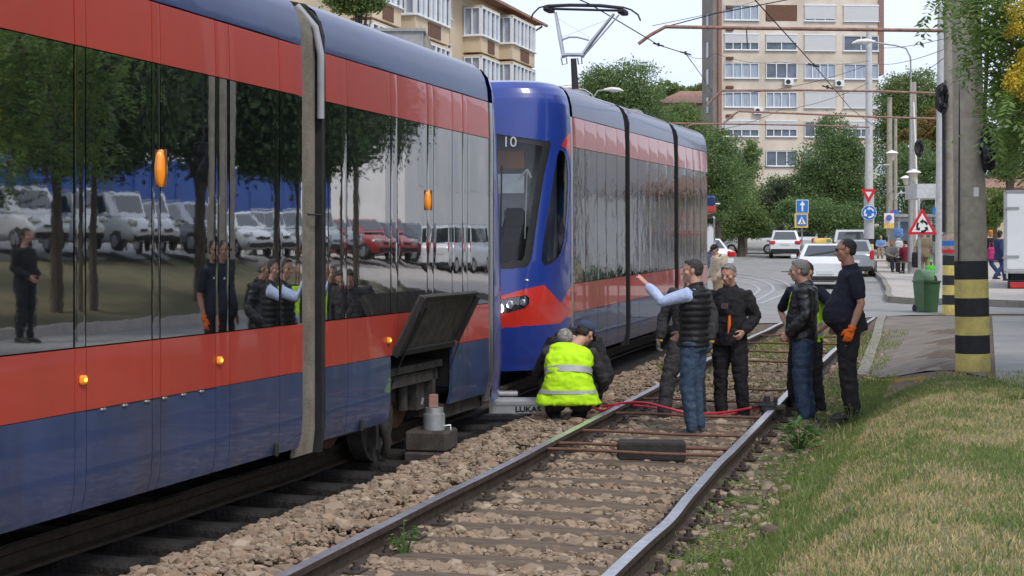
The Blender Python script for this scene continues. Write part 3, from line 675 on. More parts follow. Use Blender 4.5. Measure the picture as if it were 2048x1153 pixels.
# marker lamps on the glass, small indicators, hinge clips
def marker(parent, u, z, ru, rz_, name='marker_lamp', m='amber', y0=0, tx=.03):
    mb = MB(); mb.ell((TWD/2, u-y0, z), (tx, ru, rz_), 18, 10); mb.v = [(x, y, zc) for x, y, zc in mb.v]
    o = mb.build(name, M[m], parent)
    g = MB(); g.box(TWD/2+tx*.6, TWD/2+tx+.004, u-y0-.006, u-y0+.006, z-rz_, z+rz_); g.build('lamp_rib', M['rust'], o); return o
for px, py in [(323, 337), (857, 401)]:
    u = uside(px); x, y = XY(u, TV); marker(A0, u, CH+(HOR-py)/F*y, .048 if px < 500 else .042, .115 if px < 500 else .09, y0=y0)
for px, py in [(164, 760), (437, 721), (776, 681)]:
    u = uside(px); x, y = XY(u, TV); z = CH+(HOR-py)/F*y; mb = MB(); mb.rbox((TWD/2+.008, u-y0, z), (.03, .065, .05), .012); o = mb.build('side_indicator', M['amber'], A0)
    q = MB(); q.ell((TWD/2+.024, u-y0, z), (.008, .014, .012)); q.build('lamp_filament', M['amber_on'], o)
for px in (205, 249, 293, 328, 366, 402):
    u = uside(px); mb = MB(); mb.rbox((TWD/2+.004, u-y0, .746), (.014, .05, .012), .004); mb.build('hinge_clip', M['alu'], A0)
u = uside(173); mb = MB(); mb.box(TWD/2-.02, TWD/2+.003, u-y0, uside(432)-y0, .7515, .7565); mb.build('hinge_gap', M['black'], A0)
# steps / black handles below skirt
for px in (555, 725):
    u = uside(px); mb = MB(); mb.rbox((TWD/2-.01, u-y0, .24), (.03, .04, .10), .008); mb.build('skirt_latch', M['rubber'], A0)
# raised flap
ua, ub = uside(784)-y0, uside(903)-y0; ang = R(27)
fl = MB(); Lf = .56; ax = Vector((math.sin(ang), 0, math.cos(ang))); nx = Vector((math.cos(ang), 0, -math.sin(ang))); P0 = Vector((TWD/2+.005, 0, .755))
def fb(a0, a1, t0, t1, y1, y2, mi): 
    V = [P0+ax*a+nx*t+Vector((0, y, 0)) for a in (a0, a1) for t in (t0, t1) for y in (y1, y2)]
    fl.add(V, [(0, 1, 3, 2), (4, 6, 7, 5), (0, 4, 5, 1), (2, 3, 7, 6), (0, 2, 6, 4), (1, 5, 7, 3)], mi)
fb(0, Lf, -.02, 0, ua, ub, 0); fb(0, Lf, .001, .045, ua, ua+.03, 1); fb(0.06, Lf-.04, .001, .05, ub-.03, ub, 1); fb(Lf-.02, Lf, .001, .025, ua+.031, ub-.031, 1); fb(0, .05, .001, .03, ua+.031, ub-.031, 1); fb(.08, .44, .001, .018, ua+.25, ua+.28, 1)
fo = fl.build('side_flap', [M['grime'], M['rubber']], A0); fo['label'] = 'grimy brown side flap folded up above the jack'
st = MB(); st.tube([P0+ax*.42+nx*.03+Vector((0, ua+.1, 0)), Vector((TWD/2-.1, ua+.2, .45))], .008, 6); st.tube([P0+ax*.3+nx*.03+Vector((0, ub-.04, 0)), Vector((TWD/2-.02, ub-.02, .5))], .006, 6); st.build('gas_strut', M['rubber'], fo)
# what shows in the opening: frame rails, hose, wheel
wm = MB()
wm.box(.25, 1.16, ua, ub, .56, .62); wm.box(.9, 1.12, ua+.3, ub-.02, .44, .54); wm.box(1.02, 1.12, ub-.16, ub-.08, .18, .56); wm.box(.85, 1.08, ua+.06, ua+.12, -.05, .56); wm.tube([(1.0, ua+.1, .5), (1.12, ua+.22, .0), (1.06, ua+.3, -.12)], .04, 10)
for k in range(4): wm.rbox((1.05, ub-.3+.05*k, .52-.02*k), (.10, .04, .07), .01)
wm.build('jacking_frame', M['grime'], A0)
bogie(A0, (uside(820)), y0)
ww = MB(); ww.tube([(.86, ua+.28, .18), (1.0, ua+.28, .18)], .36, 30); ww.tube([(1.0, ua+.28, .18), (1.04, ua+.28, .18)], [.18, .12], 20); ww.build('wheel', M['grime'], A0)
# ---- tram 2 ----
us2 = uside(1146); y2 = us2; z2 = rr(XY(us2, TV)[1])+.0
pitch2 = .0158
A1 = tram_empty('second red and blue tram with blue cab nose, lit headlight and raised pantograph', us2, z2, pitch2, 'tram')
px2 = [1146, 1196, 1212, 1253, 1262, 1290, 1300, 1326, 1349, 1358, 1376, 1384, 1400, 1416]
def m2(c, roof=True):
    module(A1, y2, c, 0, 0, gl='tglass_wavy'); core(A1, c[0], c[-1], y2); roofcap(A1, c[0], c[-1], y2)
    for i in range(2): panel(A1, 'side_wall', c[0]-y2+(c[-1]-c[0])*i/2, c[0]-y2+(c[-1]-c[0])*(i+1)/2, .2, 3.12, 'bluepaint', -1)
jl = [uside(p) for p in (1252.5, 1261.5)], [uside(p) for p in (1350, 1358)]
m2([uside(p) for p in (1149, 1172, 1196, 1214, 1236, 1252.5)]); m2([uside(p) for p in (1261.5, 1278, 1300, 1318, 1336, 1350)]); m2([uside(p) for p in (1358, 1374, 1388, 1402, 1416)])
for a, b in jl:
    bb = bellows(A1, a, b-.03, y2); bb.data.materials[0] = M['rubber']
uend = uside(1416); mb = MB(); mb.box(-TWD/2+.3, TWD/2-.3, uend-y2, uend-y2+.5, .25, 3.1); mb.build('tail_cab', M['noseblue'], A1)
panel(A1, 'corner_strip', uside(1143)-y2-.02, uside(1149)-y2, .2, 3.12, 'silver', 1, .01, gap=.002)
bogie(A1, us2+.9, y2); bogie(A1, us2+8.0, y2)
# roof boxes
for i, (a, b, w, h) in enumerate([(jl[0][0]-.6, jl[0][0]+.0, .5, .07), (jl[1][0]-.5, jl[1][0]+.0, .5, .07), (jl[0][1]+.9, jl[0][1]+1.6, .45, .03)]):
    mb = MB(); mb.rbox((.25, (a+b)/2-y2, 3.55+h/2), (w*2, b-a, h+.06), .02); mb.box(-.25, .72, a-y2+.05, b-y2-.05, 3.58+h, 3.60+h); mb.build('roof_box', M['roofgrey'], A1)
# nose: a lofted shell, every cell given to a part by outlines measured on the vehicle
MI = A1.matrix_basis.copy()
def inpoly(x, y, P):
    r = False; j = len(P)-1
    for i in range(len(P)):
        if (P[i][1] > y) != (P[j][1] > y) and x < (P[j][0]-P[i][0])*(y-P[i][1])/(P[j][1]-P[i][1]+1e-12)+P[i][0]: r = not r
        j = i
    return r
W_OUT = [(900, 258), (1000, 269), (1101, 284), (1101, 292), (1088, 352), (1071, 463), (1063, 519), (1057, 531), (1048, 536), (996, 540), (900, 546)]
W_IN = [(900, 270), (1000, 279), (1086, 293), (1074, 352), (1056, 463), (1049, 512), (1044, 521), (996, 528), (900, 534)]
S_OUT = [(1113, 306), (1119, 292), (1130, 298), (1138, 318), (1141, 350), (1139, 411), (1133, 480), (1127, 507), (1118, 523), (1104, 533), (1089, 540), (1081, 531), (1079, 517), (1083, 480), (1093, 420), (1103, 360)]
S_IN = [(1115, 313), (1120, 300), (1128, 304), (1134, 320), (1137, 350), (1135, 411), (1129, 478), (1123, 503), (1115, 518), (1102, 528), (1090, 533), (1084, 526), (1083, 516), (1087, 480), (1097, 420), (1107, 360)]
RED1 = [(900, 612), (997, 594), (1045, 580), (1088, 570), (1105, 588), (1122, 608), (1140, 575), (1170, 560), (1170, 640), (1133, 634), (1122, 646), (1060, 652), (997, 657), (900, 660)]
RED2 = [(1122, 293), (1131, 276), (1143, 262), (1170, 240), (1170, 330), (1143, 322), (1136, 300)]
HL = [(985, 612), (997, 602), (1025, 595), (1052, 591), (1059, 597), (1058, 608), (1050, 617), (1025, 624), (997, 631), (985, 630)]
def nose_pt(t, z):
    w = TWD/2-inset(max(z, .2)); D = float(np.interp(z, [.1, .9, 1.4, 2.2, 2.8, 3.13, 3.3, 3.42, 3.50, 3.565], [1.20, 1.32, 1.22, 1.0, .86, .82, .80, .76, .68, .30]))
    c, s = math.cos(t), math.sin(t)
    return Vector((math.copysign(abs(c)**.62, c)*w, -D*abs(s)**.78-.05, z))
def nose():
    nt_, nz_ = 320, 330; zs = [.14+(3.565-.14)*j/nz_ for j in range(nz_+1)]; ts = [math.pi*i/nt_ for i in range(nt_+1)]
    P = [[nose_pt(t, z) for t in ts] for z in zs]
    parts = {k: ([], {}) for k in ('blue', 'red', 'frame', 'glass', 'sframe', 'sglass', 'hl')}
    for j in range(nz_):
        for i in range(nt_):
            ii = min(i, nt_-1-i); c = (P[j][ii]+P[j+1][ii+1])/2; wv = MI @ c; x, y = proj(*wv)
            if inpoly(x, y, W_IN) or (x < 992 and 270 < y < 530): k = 'glass'
            elif inpoly(x, y, W_OUT) or (x < 992 and 258 < y < 542): k = 'frame'
            elif inpoly(x, y, S_IN): k = 'sglass'
            elif inpoly(x, y, S_OUT): k = 'sframe'
            elif inpoly(x, y, HL): k = 'hl'
            elif inpoly(x, y, RED2): k = 'pat'+('R' if i < nt_/2 else 'L')
            elif inpoly(x, y, RED1) or (x < 992 and 600 < y < 658): k = 'red'
            else: k = 'blue'
            if k in ('sglass', 'sframe', 'hl', 'glass'): k = k+('R' if i < nt_/2 else 'L') if k != 'glass' else k
            parts.setdefault(k, ([], {}))[0].append((i, j))
    names = {'blue': ('cab_shell', 'noseblue'), 'red': ('nose_band', 'nosered'), 'frame': ('windscreen_frame', 'black'), 'glass': ('windscreen', 'wglass'), 'sframeR': ('cab_window_frame', 'noseblue'), 'sframeL': ('cab_window_frame', 'noseblue'),
             'sglassR': ('cab_window', 'wglass'), 'sglassL': ('cab_window', 'wglass'), 'hlR': ('headlight', 'hl'), 'hlL': ('headlight', 'hl')}
    names['patR'] = names['patL'] = ('pillar_patch', 'nosered')
    off = {'frame': .006, 'glass': .012, 'sglassR': .008, 'sglassL': .008, 'hlR': .02, 'hlL': .02, 'red': 0, 'sframeR': .004, 'sframeL': .004}
    made = {}
    for k, (cells, _) in parts.items():
        if not cells: continue
        mb = MB(); idx = {}; V = []
        def vid(i, j):
            if (i, j) not in idx:
                idx[(i, j)] = len(V); p = P[j][i]; o_ = off.get(k, 0); q = p-Vector((p.x*.5, p.y, 0)).normalized()*o_; V.append(q)
            return idx[(i, j)]
        Fc = [(vid(i, j), vid(i+1, j), vid(i+1, j+1), vid(i, j+1))[::-1] for i, j in cells]
        mb.add(V, Fc, 0, True); nm, mt = names[k]
        made[k] = mb.build(nm, M['carglass'] if mt == 'hl' else M[mt], A1)
        if k == 'red': made[k].data.materials[0] = M['nosered']
    return made, P
NP, NPts = nose()
# headlight lenses
def nose_at(px, py):
    best = None
    for j in range(0, len(NPts), 2):
        for i in range(0, 160, 2):
            x, y = proj(*(MI @ NPts[j][i])); d = (x-px)**2+(y-py)**2
            if best is None or d < best[0]: best = (d, NPts[j][i])
    return best[1]
if 'hlR' in NP:
    for px, py, r, m in [(1000, 617, .055, 'lamp_on'), (1021, 611, .05, 'lens'), (1046, 605, .04, 'lens')]:
        p = nose_at(px, py); mb = MB(); mb.ell(p, (r*.9, r*.35, r), 16, 10); mb.build('lamp', M[m], NP['hlR'])
        q = p.copy(); q.x = -q.x; mb = MB(); mb.ell(q, (r*.9, r*.35, r), 16, 10)
        if 'hlL' in NP: mb.build('lamp', M[m], NP['hlL'])
# interior of the cab
mb = MB(); mb.box(-1.05, 1.05, .0, .04, .4, 3.0); mb.box(-1.1, 1.1, -.3, 0, .3, 1.1); mb.build('cab_wall', mat('cab_grey', (.55, .56, .56), .7), A1)
def QY(px, py, yl):
    a = (px-1024)/F; u = us2+yl; v = (a*u*CT-u*ST)/(CT+a*ST); x, y = XY(u, v); return MI.inverted() @ Vector((x, y, CH+(HOR-py)/F*y))
def slabY(pa, pb, yl, th, name, m):
    a, b = QY(pa[0], pa[1], yl), QY(pb[0], pb[1], yl); q = MB(); q.box(min(a.x, b.x), max(a.x, b.x), yl, yl+th, min(a.z, b.z), max(a.z, b.z)); return q.build(name, m, A1)
mb = MB(); mb.box(-1.0, 1.0, -.95, -.3, .98, 1.05); mb.tube([(.45, -.6, 1.1), (.45, -.5, 1.45)], .05, 8); mb.rbox((.45, -.55, 1.5), (.5, .08, .3), .03); mb.build('dashboard', M['black'], A1)
slabY((940, 388), (1050, 348), -.76, .01, 'sun_blind', mat('blind', (.85, .92, .92), .8))
slabY((930, 340), (1050, 302), -.66, .1, 'destination_box', mat('boxbrown', (.30, .17, .09), .6))
q = QY(1028, 470, -.2); mb = MB(); mb.rbox((q.x, -.12, q.z-.35), (.5, .12, .9), .05); mb.rbox((q.x, -.14, q.z+.2), (.26, .1, .25), .04); mb.build('driver_seat', M['rubber'], A1)
p0 = nose_at(1004, 525); p1 = nose_at(1004, 330); n_ = Vector((0, -.05, 0))
mb = MB(); mb.tube([p0+n_, (p0+p1)/2+n_, p1+n_], .010, 6); mb.tube([nose_at(998, 520)+n_, nose_at(1012, 440)+n_], .012, 6); mb.build('wiper', M['rubber'], A1)
mb = MB(); q = nose_at(1054, 562); mb.ell(q, (.03, .02, .02)); mb.build('nose_cap', M['alu'], A1)
# ribbon and dangling cord seen behind the windscreen
mb = MB(); a = nose_at(1052, 340)+Vector((0, .06, 0)); b = nose_at(1046, 480)+Vector((0, .08, 0)); mb.tube([a, b], .006, 6); mb.tube([a, a+Vector((-.09, 0, -.10))], .012, 5); mb.tube([a, a+Vector((.05, 0, -.10))], .012, 5); mb.build('blind_cord', M['winwhite'], A1)
# text on the inside of the windscreen
def text_mesh(s, size, material, parent=None, ext=.002, bold=0.0):
    c = bpy.data.curves.new('t', 'FONT'); c.body = s; c.size = size; c.extrude = ext; c.offset = bold; c.align_x = 'CENTER'; c.align_y = 'CENTER'
    o = bpy.data.objects.new('t', c); COL.objects.link(o); dg = bpy.context.evaluated_depsgraph_get(); dg.update()
    me = bpy.data.meshes.new_from_object(o.evaluated_get(dg)); bpy.data.objects.remove(o)
    me.materials.clear(); me.materials.append(material); return me
me = text_mesh('10', .17, M['winwhite']); o = bpy.data.objects.new('route_number', me); link(o, A1); o.rotation_euler = (R(90)+.2, 0, R(20)); o.location = nose_at(1019, 284)+Vector((.01, -.03, 0))
# pantograph
pn = MB(); cy = float(0); YP = 4.35   # local y of the mast
hx = .0
def w2l(px, py, d): return MI.inverted() @ PT(px, py, d)
dp = 3000/131.
m0 = MI.inverted() @ Vector((*XY(us2+YP, TC), 3.7+z2))
ypl = m0.y; pnn = bpy.data.objects.new('pantograph', None)
def Q(px, py, dy=0):      # point on the cross plane of the pantograph
    a = (px-1024)/F; u = us2+ypl+dy; v = (a*u*CT-u*ST)/(CT+a*ST); x, y = XY(u, v); return MI.inverted() @ Vector((x, y, CH+(HOR-py)/F*y))
pb = MB(); pb.rbox((-.1, ypl+.2, 3.60), (.7, 1.0, .06), .02)
for sx in (-.4, .4): pb.cyl((sx, ypl-.1, 3.5), .05, .14, 10); pb.cyl((sx, ypl+.6, 3.5), .05, .14, 10)
pbo = pb.build('pantograph', M['roofgrey'], A1)
pb = MB(); pb.tube([Q(1151, 186), Q(1147, 118)], [.055, .045], 10); pb.build('lower_arm', M['cable'], pbo)
pb = MB(); pb.tube([Q(1124, 112), Q(1135, 110), Q(1160, 110), Q(1168, 111)], [.045, .03, .03, .045], 10)
pb.tube([Q(1126, 108), Q(1120, 75), Q(1111, 25)], [.03, .034, .022], 8); pb.tube([Q(1165, 110), Q(1185, 82), Q(1228, 28)], [.03, .034, .022], 8); pb.tube([Q(1168, 112), Q(1238, 30)], .012, 6)
pb.tube([Q(1125, 80), Q(1138, 75), Q(1155, 75), Q(1178, 81)], .015, 6); pb.tube([Q(1122, 116), Q(1125, 130), Q(1134, 128), Q(1133, 116)], .010, 6); pb.tube([Q(1155, 116), Q(1157, 129), Q(1164, 128), Q(1163, 114)], .010, 6)
pb.tube([Q(1117, 38), Q(1180, 76)], .004, 4); pb.tube([Q(1215, 40), Q(1124, 75)], .004, 4); pb.build('upper_frame', M['silver'], pbo)
pb = MB()
for d in (-.14, .14):
    pb.tube([Q(1062, 38-d*8, d), Q(1066, 28, d), Q(1078, 16, d), Q(1096, 11, d), Q(1140, 9, d), Q(1200, 10, d), Q(1246, 15, d), Q(1262, 20, d), Q(1276, 30, d), Q(1281, 42, d)], .013, 6)
    pb.tube([Q(1096, 13, d), Q(1140, 11, d), Q(1200, 12, d), Q(1246, 17, d)], .026, 6)
pb.tube([Q(1100, 18), Q(1244, 22)], .02, 6); pb.rbox(Q(1098, 20), (.10, .34, .07), .02); pb.rbox(Q(1246, 25), (.10, .34, .07), .02)
pb.build('collector_head', M['cable'], pbo)
# third tram, tail just visible
T3 = at(1424, 60); o = thing('tram', 'tail corner of a distant red and blue tram peeping out behind the second tram', 'tram', T3, -.02)
def gz(py, d): return CH+(HOR-py)/F*d
L_ = 60*(1433-1405)/F
b = MB(); b.rbox((-.95, 4, gz(404, 60)-T3.z+.0), (2.2, 8, .50), .08); b.build('upper_body', M['navypaint'], o)
b = MB(); b.rbox((-.95, 4, gz(418, 60)-T3.z), (2.24, 8, .34), .06); b.build('side_band', M['redpaint'], o)
b = MB(); b.rbox((-.95, 4, 1.7), (2.18, 8, 1.5), .08); b.build('window_band', M['tglass'], o)
b = MB(); b.rbox((-.95, 4, .62), (2.2, 8, .7), .08); b.build('lower_body', M['bluepaint'], o)
b = MB(); b.tube([(.15, .0, 2.95), (.32, -.05, 2.95)], .03, 6); b.build('camera_arm', M['winwhite'], o)
# ---- jack, blocks, hoses, re-railing gear ----
jp = Vector((*XY(12.0, 0), 0)); d = 12.95
jx, jy = PT(862, 500, d).x, d; zj = CH+(HOR-946)/F*d
def block(px0, px1, py0, py1, d, depth, label, material='darkwood', yaw=-.12, seed=0):
    x = ((px0+px1)/2-1024)/F*d; w = (px1-px0)/F*d; z0, z1 = CH+(HOR-py1)/F*d, CH+(HOR-py0)/F*d
    o = thing('wooden_block', label, 'block', (x, d+depth/2, z0), yaw); mb = MB(); n = 5
    mb.rbox((0, 0, (z1-z0)/2), (w, depth, z1-z0), .018); 
    mb.build('timber', M[material], o); return o
block(818, 902, 906, 946, d, .42, 'lower of the two stacked blocks under the jack', 'blockwood', -.3)
block(817, 904, 864, 905, d+.02, .40, 'upper of the two stacked blocks, directly under the jack', 'blockwood', -.22)
jz = CH+(HOR-864)/F*(d+.2); jo = thing('hydraulic_jack', 'grey hydraulic jack standing on two stacked blocks under the tram side', 'jack', ((868-1024)/F*(d+.2), d+.2, jz))
s = (d+.2)/F
mb = MB(); mb.cyl((0, 0, 0), 22*s, 36*s, 24); mb.cyl((0, 0, 36*s), 20*s, 2*s, 24); mb.build('cylinder_body', M['galv'], jo)
mb = MB(); mb.cyl((0, 0, 38*s), 18.5*s, 11*s, 24); mb.build('collar', M['alu'], jo)
mb = MB(); mb.rbox((-1*s, 0, 62*s), (18*s, 18*s, 26*s), .006); mb.build('packing_block', M['rust_paint'], jo)
mb = MB(); mb.tube([(-25*s, 0, 55*s), (-22*s, 0, 68*s)], .012, 6); mb.tube([(20*s, -.02, 12*s), (33*s, -.02, 14*s), (34*s, -.02, 2*s), (27*s, -.02, 0)], .010, 6); mb.build('carry_handle', M['alu'], jo)
def hose(name, pts, r, material, label, group=None, z=.02):
    P = [PT(px, py, dd) if dd else G(px, py)+Vector((0, 0, z)) for px, py, dd in pts]
    Q_ = []
    for i in range(len(P)-1):
        p0, p1, p2, p3 = P[max(i-1, 0)], P[i], P[i+1], P[min(i+2, len(P)-1)]
        for k in range(6):
            t = k/6; Q_.append(.5*((2*p1)+(p2-p0)*t+(2*p0-5*p1+4*p2-p3)*t*t+(3*p1-p0-3*p2+p3)*t**3))
    Q_.append(P[-1]); mb = MB(); mb.tube(Q_, r, 8); return tag(mb.build(name, M[material], None), label, 'hose', group)
hose('hydraulic_hose', [(900, 900, 0), (925, 908, 0), (965, 909, 0), (1000, 903, 0), (1022, 890, 0), (1018, 872, 0), (1026, 852, 0)], .010, 'hose_grey', 'grey hose looping over the ballast from the jack', z=.035)
hose('hydraulic_hose', [(903, 903, 0), (930, 912, 0), (968, 913, 0), (1004, 907, 0), (1026, 892, 0), (1022, 874, 0), (1030, 853, 0)], .008, 'hose_grey', 'second grey hose running beside the first from the jack', z=.03)
hose('hydraulic_hose', [(985, 820, 0), (1010, 831, 0), (1040, 840, 0), (1075, 846, 0), (1110, 850, 0)], .010, 'hose_grey', 'grey hose running from the tram corner to the crouching man', z=.04)
def rz_(px, py, z): dd = dz(py, z); return PT(px, py, dd)
hose('hydraulic_hose', [(1150, 838, 15.6), (1175, 812, 15.6), (1205, 822, 15.3), (1240, 808, 15.2), (1290, 806, 15.0), (1340, 818, 14.9), (1385, 828, 14.9), (1440, 826, 15.1), (1495, 818, 15.3), (1530, 812, 15.5)], .013, 'hose_red', 'red hose crossing the track to the black rail clamp', 'red hoses across the track')
hose('hydraulic_hose', [(1160, 830, 15.9), (1190, 820, 15.9), (1225, 810, 15.8), (1300, 815, 15.6), (1380, 836, 15.3), (1450, 830, 15.4), (1500, 821, 15.5), (1532, 815, 15.6)], .011, 'hose_red', 'second red hose lying just behind the first across the track', 'red hoses across the track')
block(1236, 1374, 886, 924, 12.45, .24, 'dark wooden block lying between the rails under the rusty rods', 'darkwood', -.08)
# aluminium beam with lettering
bo = thing('rerailing_beam', 'grey aluminium re-railing beam on the ground in front of the second tram', 'beam', PT(1040, 815, 15.9)); s = 15.9/F
mb = MB(); mb.box(-62*s, 95*s, -.02, .10, -12*s, 9*s); mb.box(-62*s, 95*s, -.035, -.02, 6*s, 12*s); mb.box(-62*s, 95*s, .10, .16, 9*s, 17*s); mb.build('beam_profile', M['alu'], bo)
mb = MB(); mb.rbox((-32*s, .3, 22*s), (56*s, .2, 8*s), .01); mb.rbox((-46*s, .3, 12*s), (8*s, .1, 16*s), .01); mb.rbox((-16*s, .3, 12*s), (8*s, .1, 16*s), .01); mb.build('roller_carriage', M['galv'], bo)
me = text_mesh('LUKAS', 15*s, M['black'], bold=.003); o = bpy.data.objects.new('lettering', me); link(o, bo); o.location = (16*s, -.024, -4*s); o.rotation_euler = (R(90), 0, 0); o.scale = (1.15, 1, 1)
# rail clamp
cp = rz_(1540, 815, .06); co = thing('rail_clamp', 'black hydraulic clamp gripping the right rail of the empty track', 'clamp', cp, -TH); s = cp.y/F
mb = MB(); mb.rbox((-.01, 0, .0), (.15, .22, .09), .02); mb.rbox((.01, -.13, -.05), (.14, .12, .12), .02); mb.build('clamp_body', M['rubber'], co)
mb = MB(); mb.cyl((-.03, 0, .04), .032, .07, 12); mb.cyl((.05, .05, .04), .022, .05, 12); mb.tube([(-.10, -.02, .02), (-.17, -.05, .0)], .02, 8); mb.rbox((.1, -.02, .0), (.1, .08, .05), .01); mb.build('valve', M['grime'], co)
mb = MB(); mb.tube([(-.1, -.1, -.02), (-.16, -.16, -.12), (-.12, -.2, -.14)], .012, 6); mb.rbox((.12, .05, -.02), (.05, .12, .08), .01); mb.build('hook', M['rust'], co)
# ---------------- people ----------------
def frame(d, up):
    d = Vector(d).normalized(); s = d.cross(Vector(up)); s = s.normalized() if s.length > 1e-5 else d.orthogonal().normalized(); return d, s, s.cross(d)
STAND = dict(pelvis=(0, 0, .95), waist=(0, .005, 1.07), chest=(0, -.01, 1.27), neck=(0, -.02, 1.46), head=(0, .015, 1.625),
    sl=(-.172, -.02, 1.392), sr=(.172, -.02, 1.392), el=(-.235, -.04, 1.13), er=(.235, -.04, 1.13), wl=(-.25, .04, .88), wr=(.25, .04, .88),
    hl=(-.09, 0, .92), hr=(.09, 0, .92), kl=(-.10, .02, .50), kr=(.10, .02, .50), al=(-.11, -.02, .08), ar=(.11, -.02, .08))
def v3(p): return Vector(p)
def torso(mb, J, inf=0, t0=-.6, t1=3.0, fat=0, n=20, caps=True, sc=1, flare=0):
    pts = [v3(J['pelvis'])+(v3(J['pelvis'])-v3(J['waist'])).normalized()*.22*sc, v3(J['pelvis'])+(v3(J['pelvis'])-v3(J['waist'])).normalized()*.08*sc, v3(J['pelvis']), v3(J['waist']), v3(J['chest']), v3(J['neck'])-(v3(J['neck'])-v3(J['chest']))*.28, v3(J['neck']), v3(J['neck'])+(v3(J['head'])-v3(J['neck']))*.25]
    par = [-1.4, -.5, 0, 1, 2, 2.7, 3.0, 3.3]; ra = [.165, .165, .158, .148, .172, .165, .085, .06]; rb = [.115, .118, .112, .102, .118, .095, .075, .06]
    side = (v3(J['sr'])-v3(J['sl'])).normalized(); hs = (v3(J['hr'])-v3(J['hl'])).normalized()
    ts = np.arange(t0, t1+.001, (t1-t0)/max(2, round((t1-t0)/.22))); P = []; Rr = []; S = []
    for t in ts:
        p = Vector([float(np.interp(t, par, [q[k] for q in pts])) for k in range(3)]); P.append(p)
        f = fat*math.exp(-((t-.7)/.9)**2); Rr.append((float(np.interp(t, par, ra))*sc+inf+f*.45+flare*max(0, 1.6-t)/2, float(np.interp(t, par, rb))*sc+inf+f)); S.append(hs.lerp(side, min(1, max(0, t/2))))
    V = []; fw = []
    for i, p in enumerate(P):
        t = (P[min(i+1, len(P)-1)]-P[max(0, i-1)]).normalized(); s = S[i]; s = (s-t*s.dot(t)).normalized(); b = t.cross(s)
        sh = fat*math.exp(-((ts[i]-.7)/.9)**2)*.75
        for j in range(n):
            a = 2*math.pi*j/n; c_, s_ = math.cos(a), math.sin(a)
            V.append(p+s*(math.copysign(abs(c_)**.85, c_)*Rr[i][0])+b*(math.copysign(abs(s_)**.9, s_)*Rr[i][1])+b*sh)
    mb.add(V, [(i*n+j, i*n+(j+1) % n, i*n+n+(j+1) % n, i*n+n+j) for i in range(len(P)-1) for j in range(n)], 0, True)
    if caps: mb.add(V[:n], [tuple(range(n-1, -1, -1))]); mb.add(V[-n:], [tuple(range(n))])
    return mb
def lerp3(a, b, t): return Vector(a).lerp(Vector(b), t)
def limb(mb, pts, rad, n=12): mb.tube(pts, rad, n, dome=True)
def cut(pts, rad, f):       # keep fraction f (0..len-1) of a chain
    o = [Vector(pts[0])]; r = [rad[0]]
    for i in range(1, len(pts)):
        if f >= i: o.append(Vector(pts[i])); r.append(rad[i])
        else:
            if f > i-1: t = f-(i-1); o.append(lerp3(pts[i-1], pts[i], t)); r.append(rad[i-1]+(rad[i]-rad[i-1])*t)
            break
    return o, r
def arm(J, s, inf=0, f=2.0):
    sh = lerp3(J['s'+s], J['neck'], .12); sh = Vector(J['s'+s])
    pts = [lerp3(J['s'+s], J['chest'], .25)+Vector((0, 0, .0)), sh, lerp3(J['s'+s], J['e'+s], .5), J['e'+s], lerp3(J['e'+s], J['w'+s], .4), J['w'+s]]
    rad = [.058+inf, .058+inf, .048+inf, .042+inf, .042+inf, .029+inf]
    g = {2.0: 5, 1.0: 3, .6: 2.3, .8: 2.6, 0: 1}.get(f, f*2.5); return cut(pts, rad, g)
def leg(J, s, inf=0, f=2.0):
    pts = [Vector(J['h'+s]), lerp3(J['h'+s], J['k'+s], .45), J['k'+s], lerp3(J['k'+s], J['a'+s], .35), J['a'+s]]
    rad = [.092+inf*.6, .080+inf, .060+inf, .056+inf, .040+inf*1.5]; return cut(pts, rad, f*2)
def hand(mb, J, s, curl=.5, dirn=None, palm=None, inf=0, point=False):
    w = Vector(J['w'+s]); d = (w-Vector(J['e'+s])).normalized() if dirn is None else Vector(dirn).normalized()
    pn = Vector(palm) if palm is not None else Vector((1 if s == 'l' else -1, 0, 0)); d, side, nrm = frame(d, pn); th = 1 if s == 'l' else -1
    nrm = (pn-d*pn.dot(d)).normalized(); side = nrm.cross(d)*(1 if s == 'l' else -1)     # side: towards the thumb
    mb.tube([w-d*.01, w+d*.03, w+d*.085], [(.029+inf, .018+inf), (.036+inf, .016+inf), (.040+inf, .014+inf)], 12, side=side)
    for k, L_ in enumerate([.072, .080, .074, .058]):
        o = w+d*.082+side*(.028-.0187*k); c = curl*(1+.15*k); 
        if point and k == 0: c = .08
        P = [o]; a = 0
        for q, fr in enumerate((.45, .30, .25)):
            a += c*(.7 if q == 0 else .9); P.append(P[-1]+(d*math.cos(a)+nrm*math.sin(a))*L_*fr)
        mb.tube(P, [.0095+inf, .009+inf, .0083+inf, .0068+inf], 8, dome=True)
    b = w+d*.022+side*.026; mb.tube([b, b+(side*.75+d*.6+nrm*.25).normalized()*.034, b+(side*.75+d*.6+nrm*.25).normalized()*.034+(d*.85+side*.25+nrm*.4).normalized()*.030, b+(side*.75+d*.6+nrm*.25).normalized()*.034+(d*.85+side*.2+nrm*.5).normalized()*.052], [.0135+inf, .0115+inf, .0105+inf, .008+inf], 8, dome=True)
def headm(J, yaw, pitch, roll=0):
    return Matrix.Translation(Vector(J['head'])) @ Matrix.Rotation(yaw, 4, 'Z') @ Matrix.Rotation(pitch, 4, 'X') @ Matrix.Rotation(roll, 4, 'Y') @ Matrix.Scale(.96, 4)
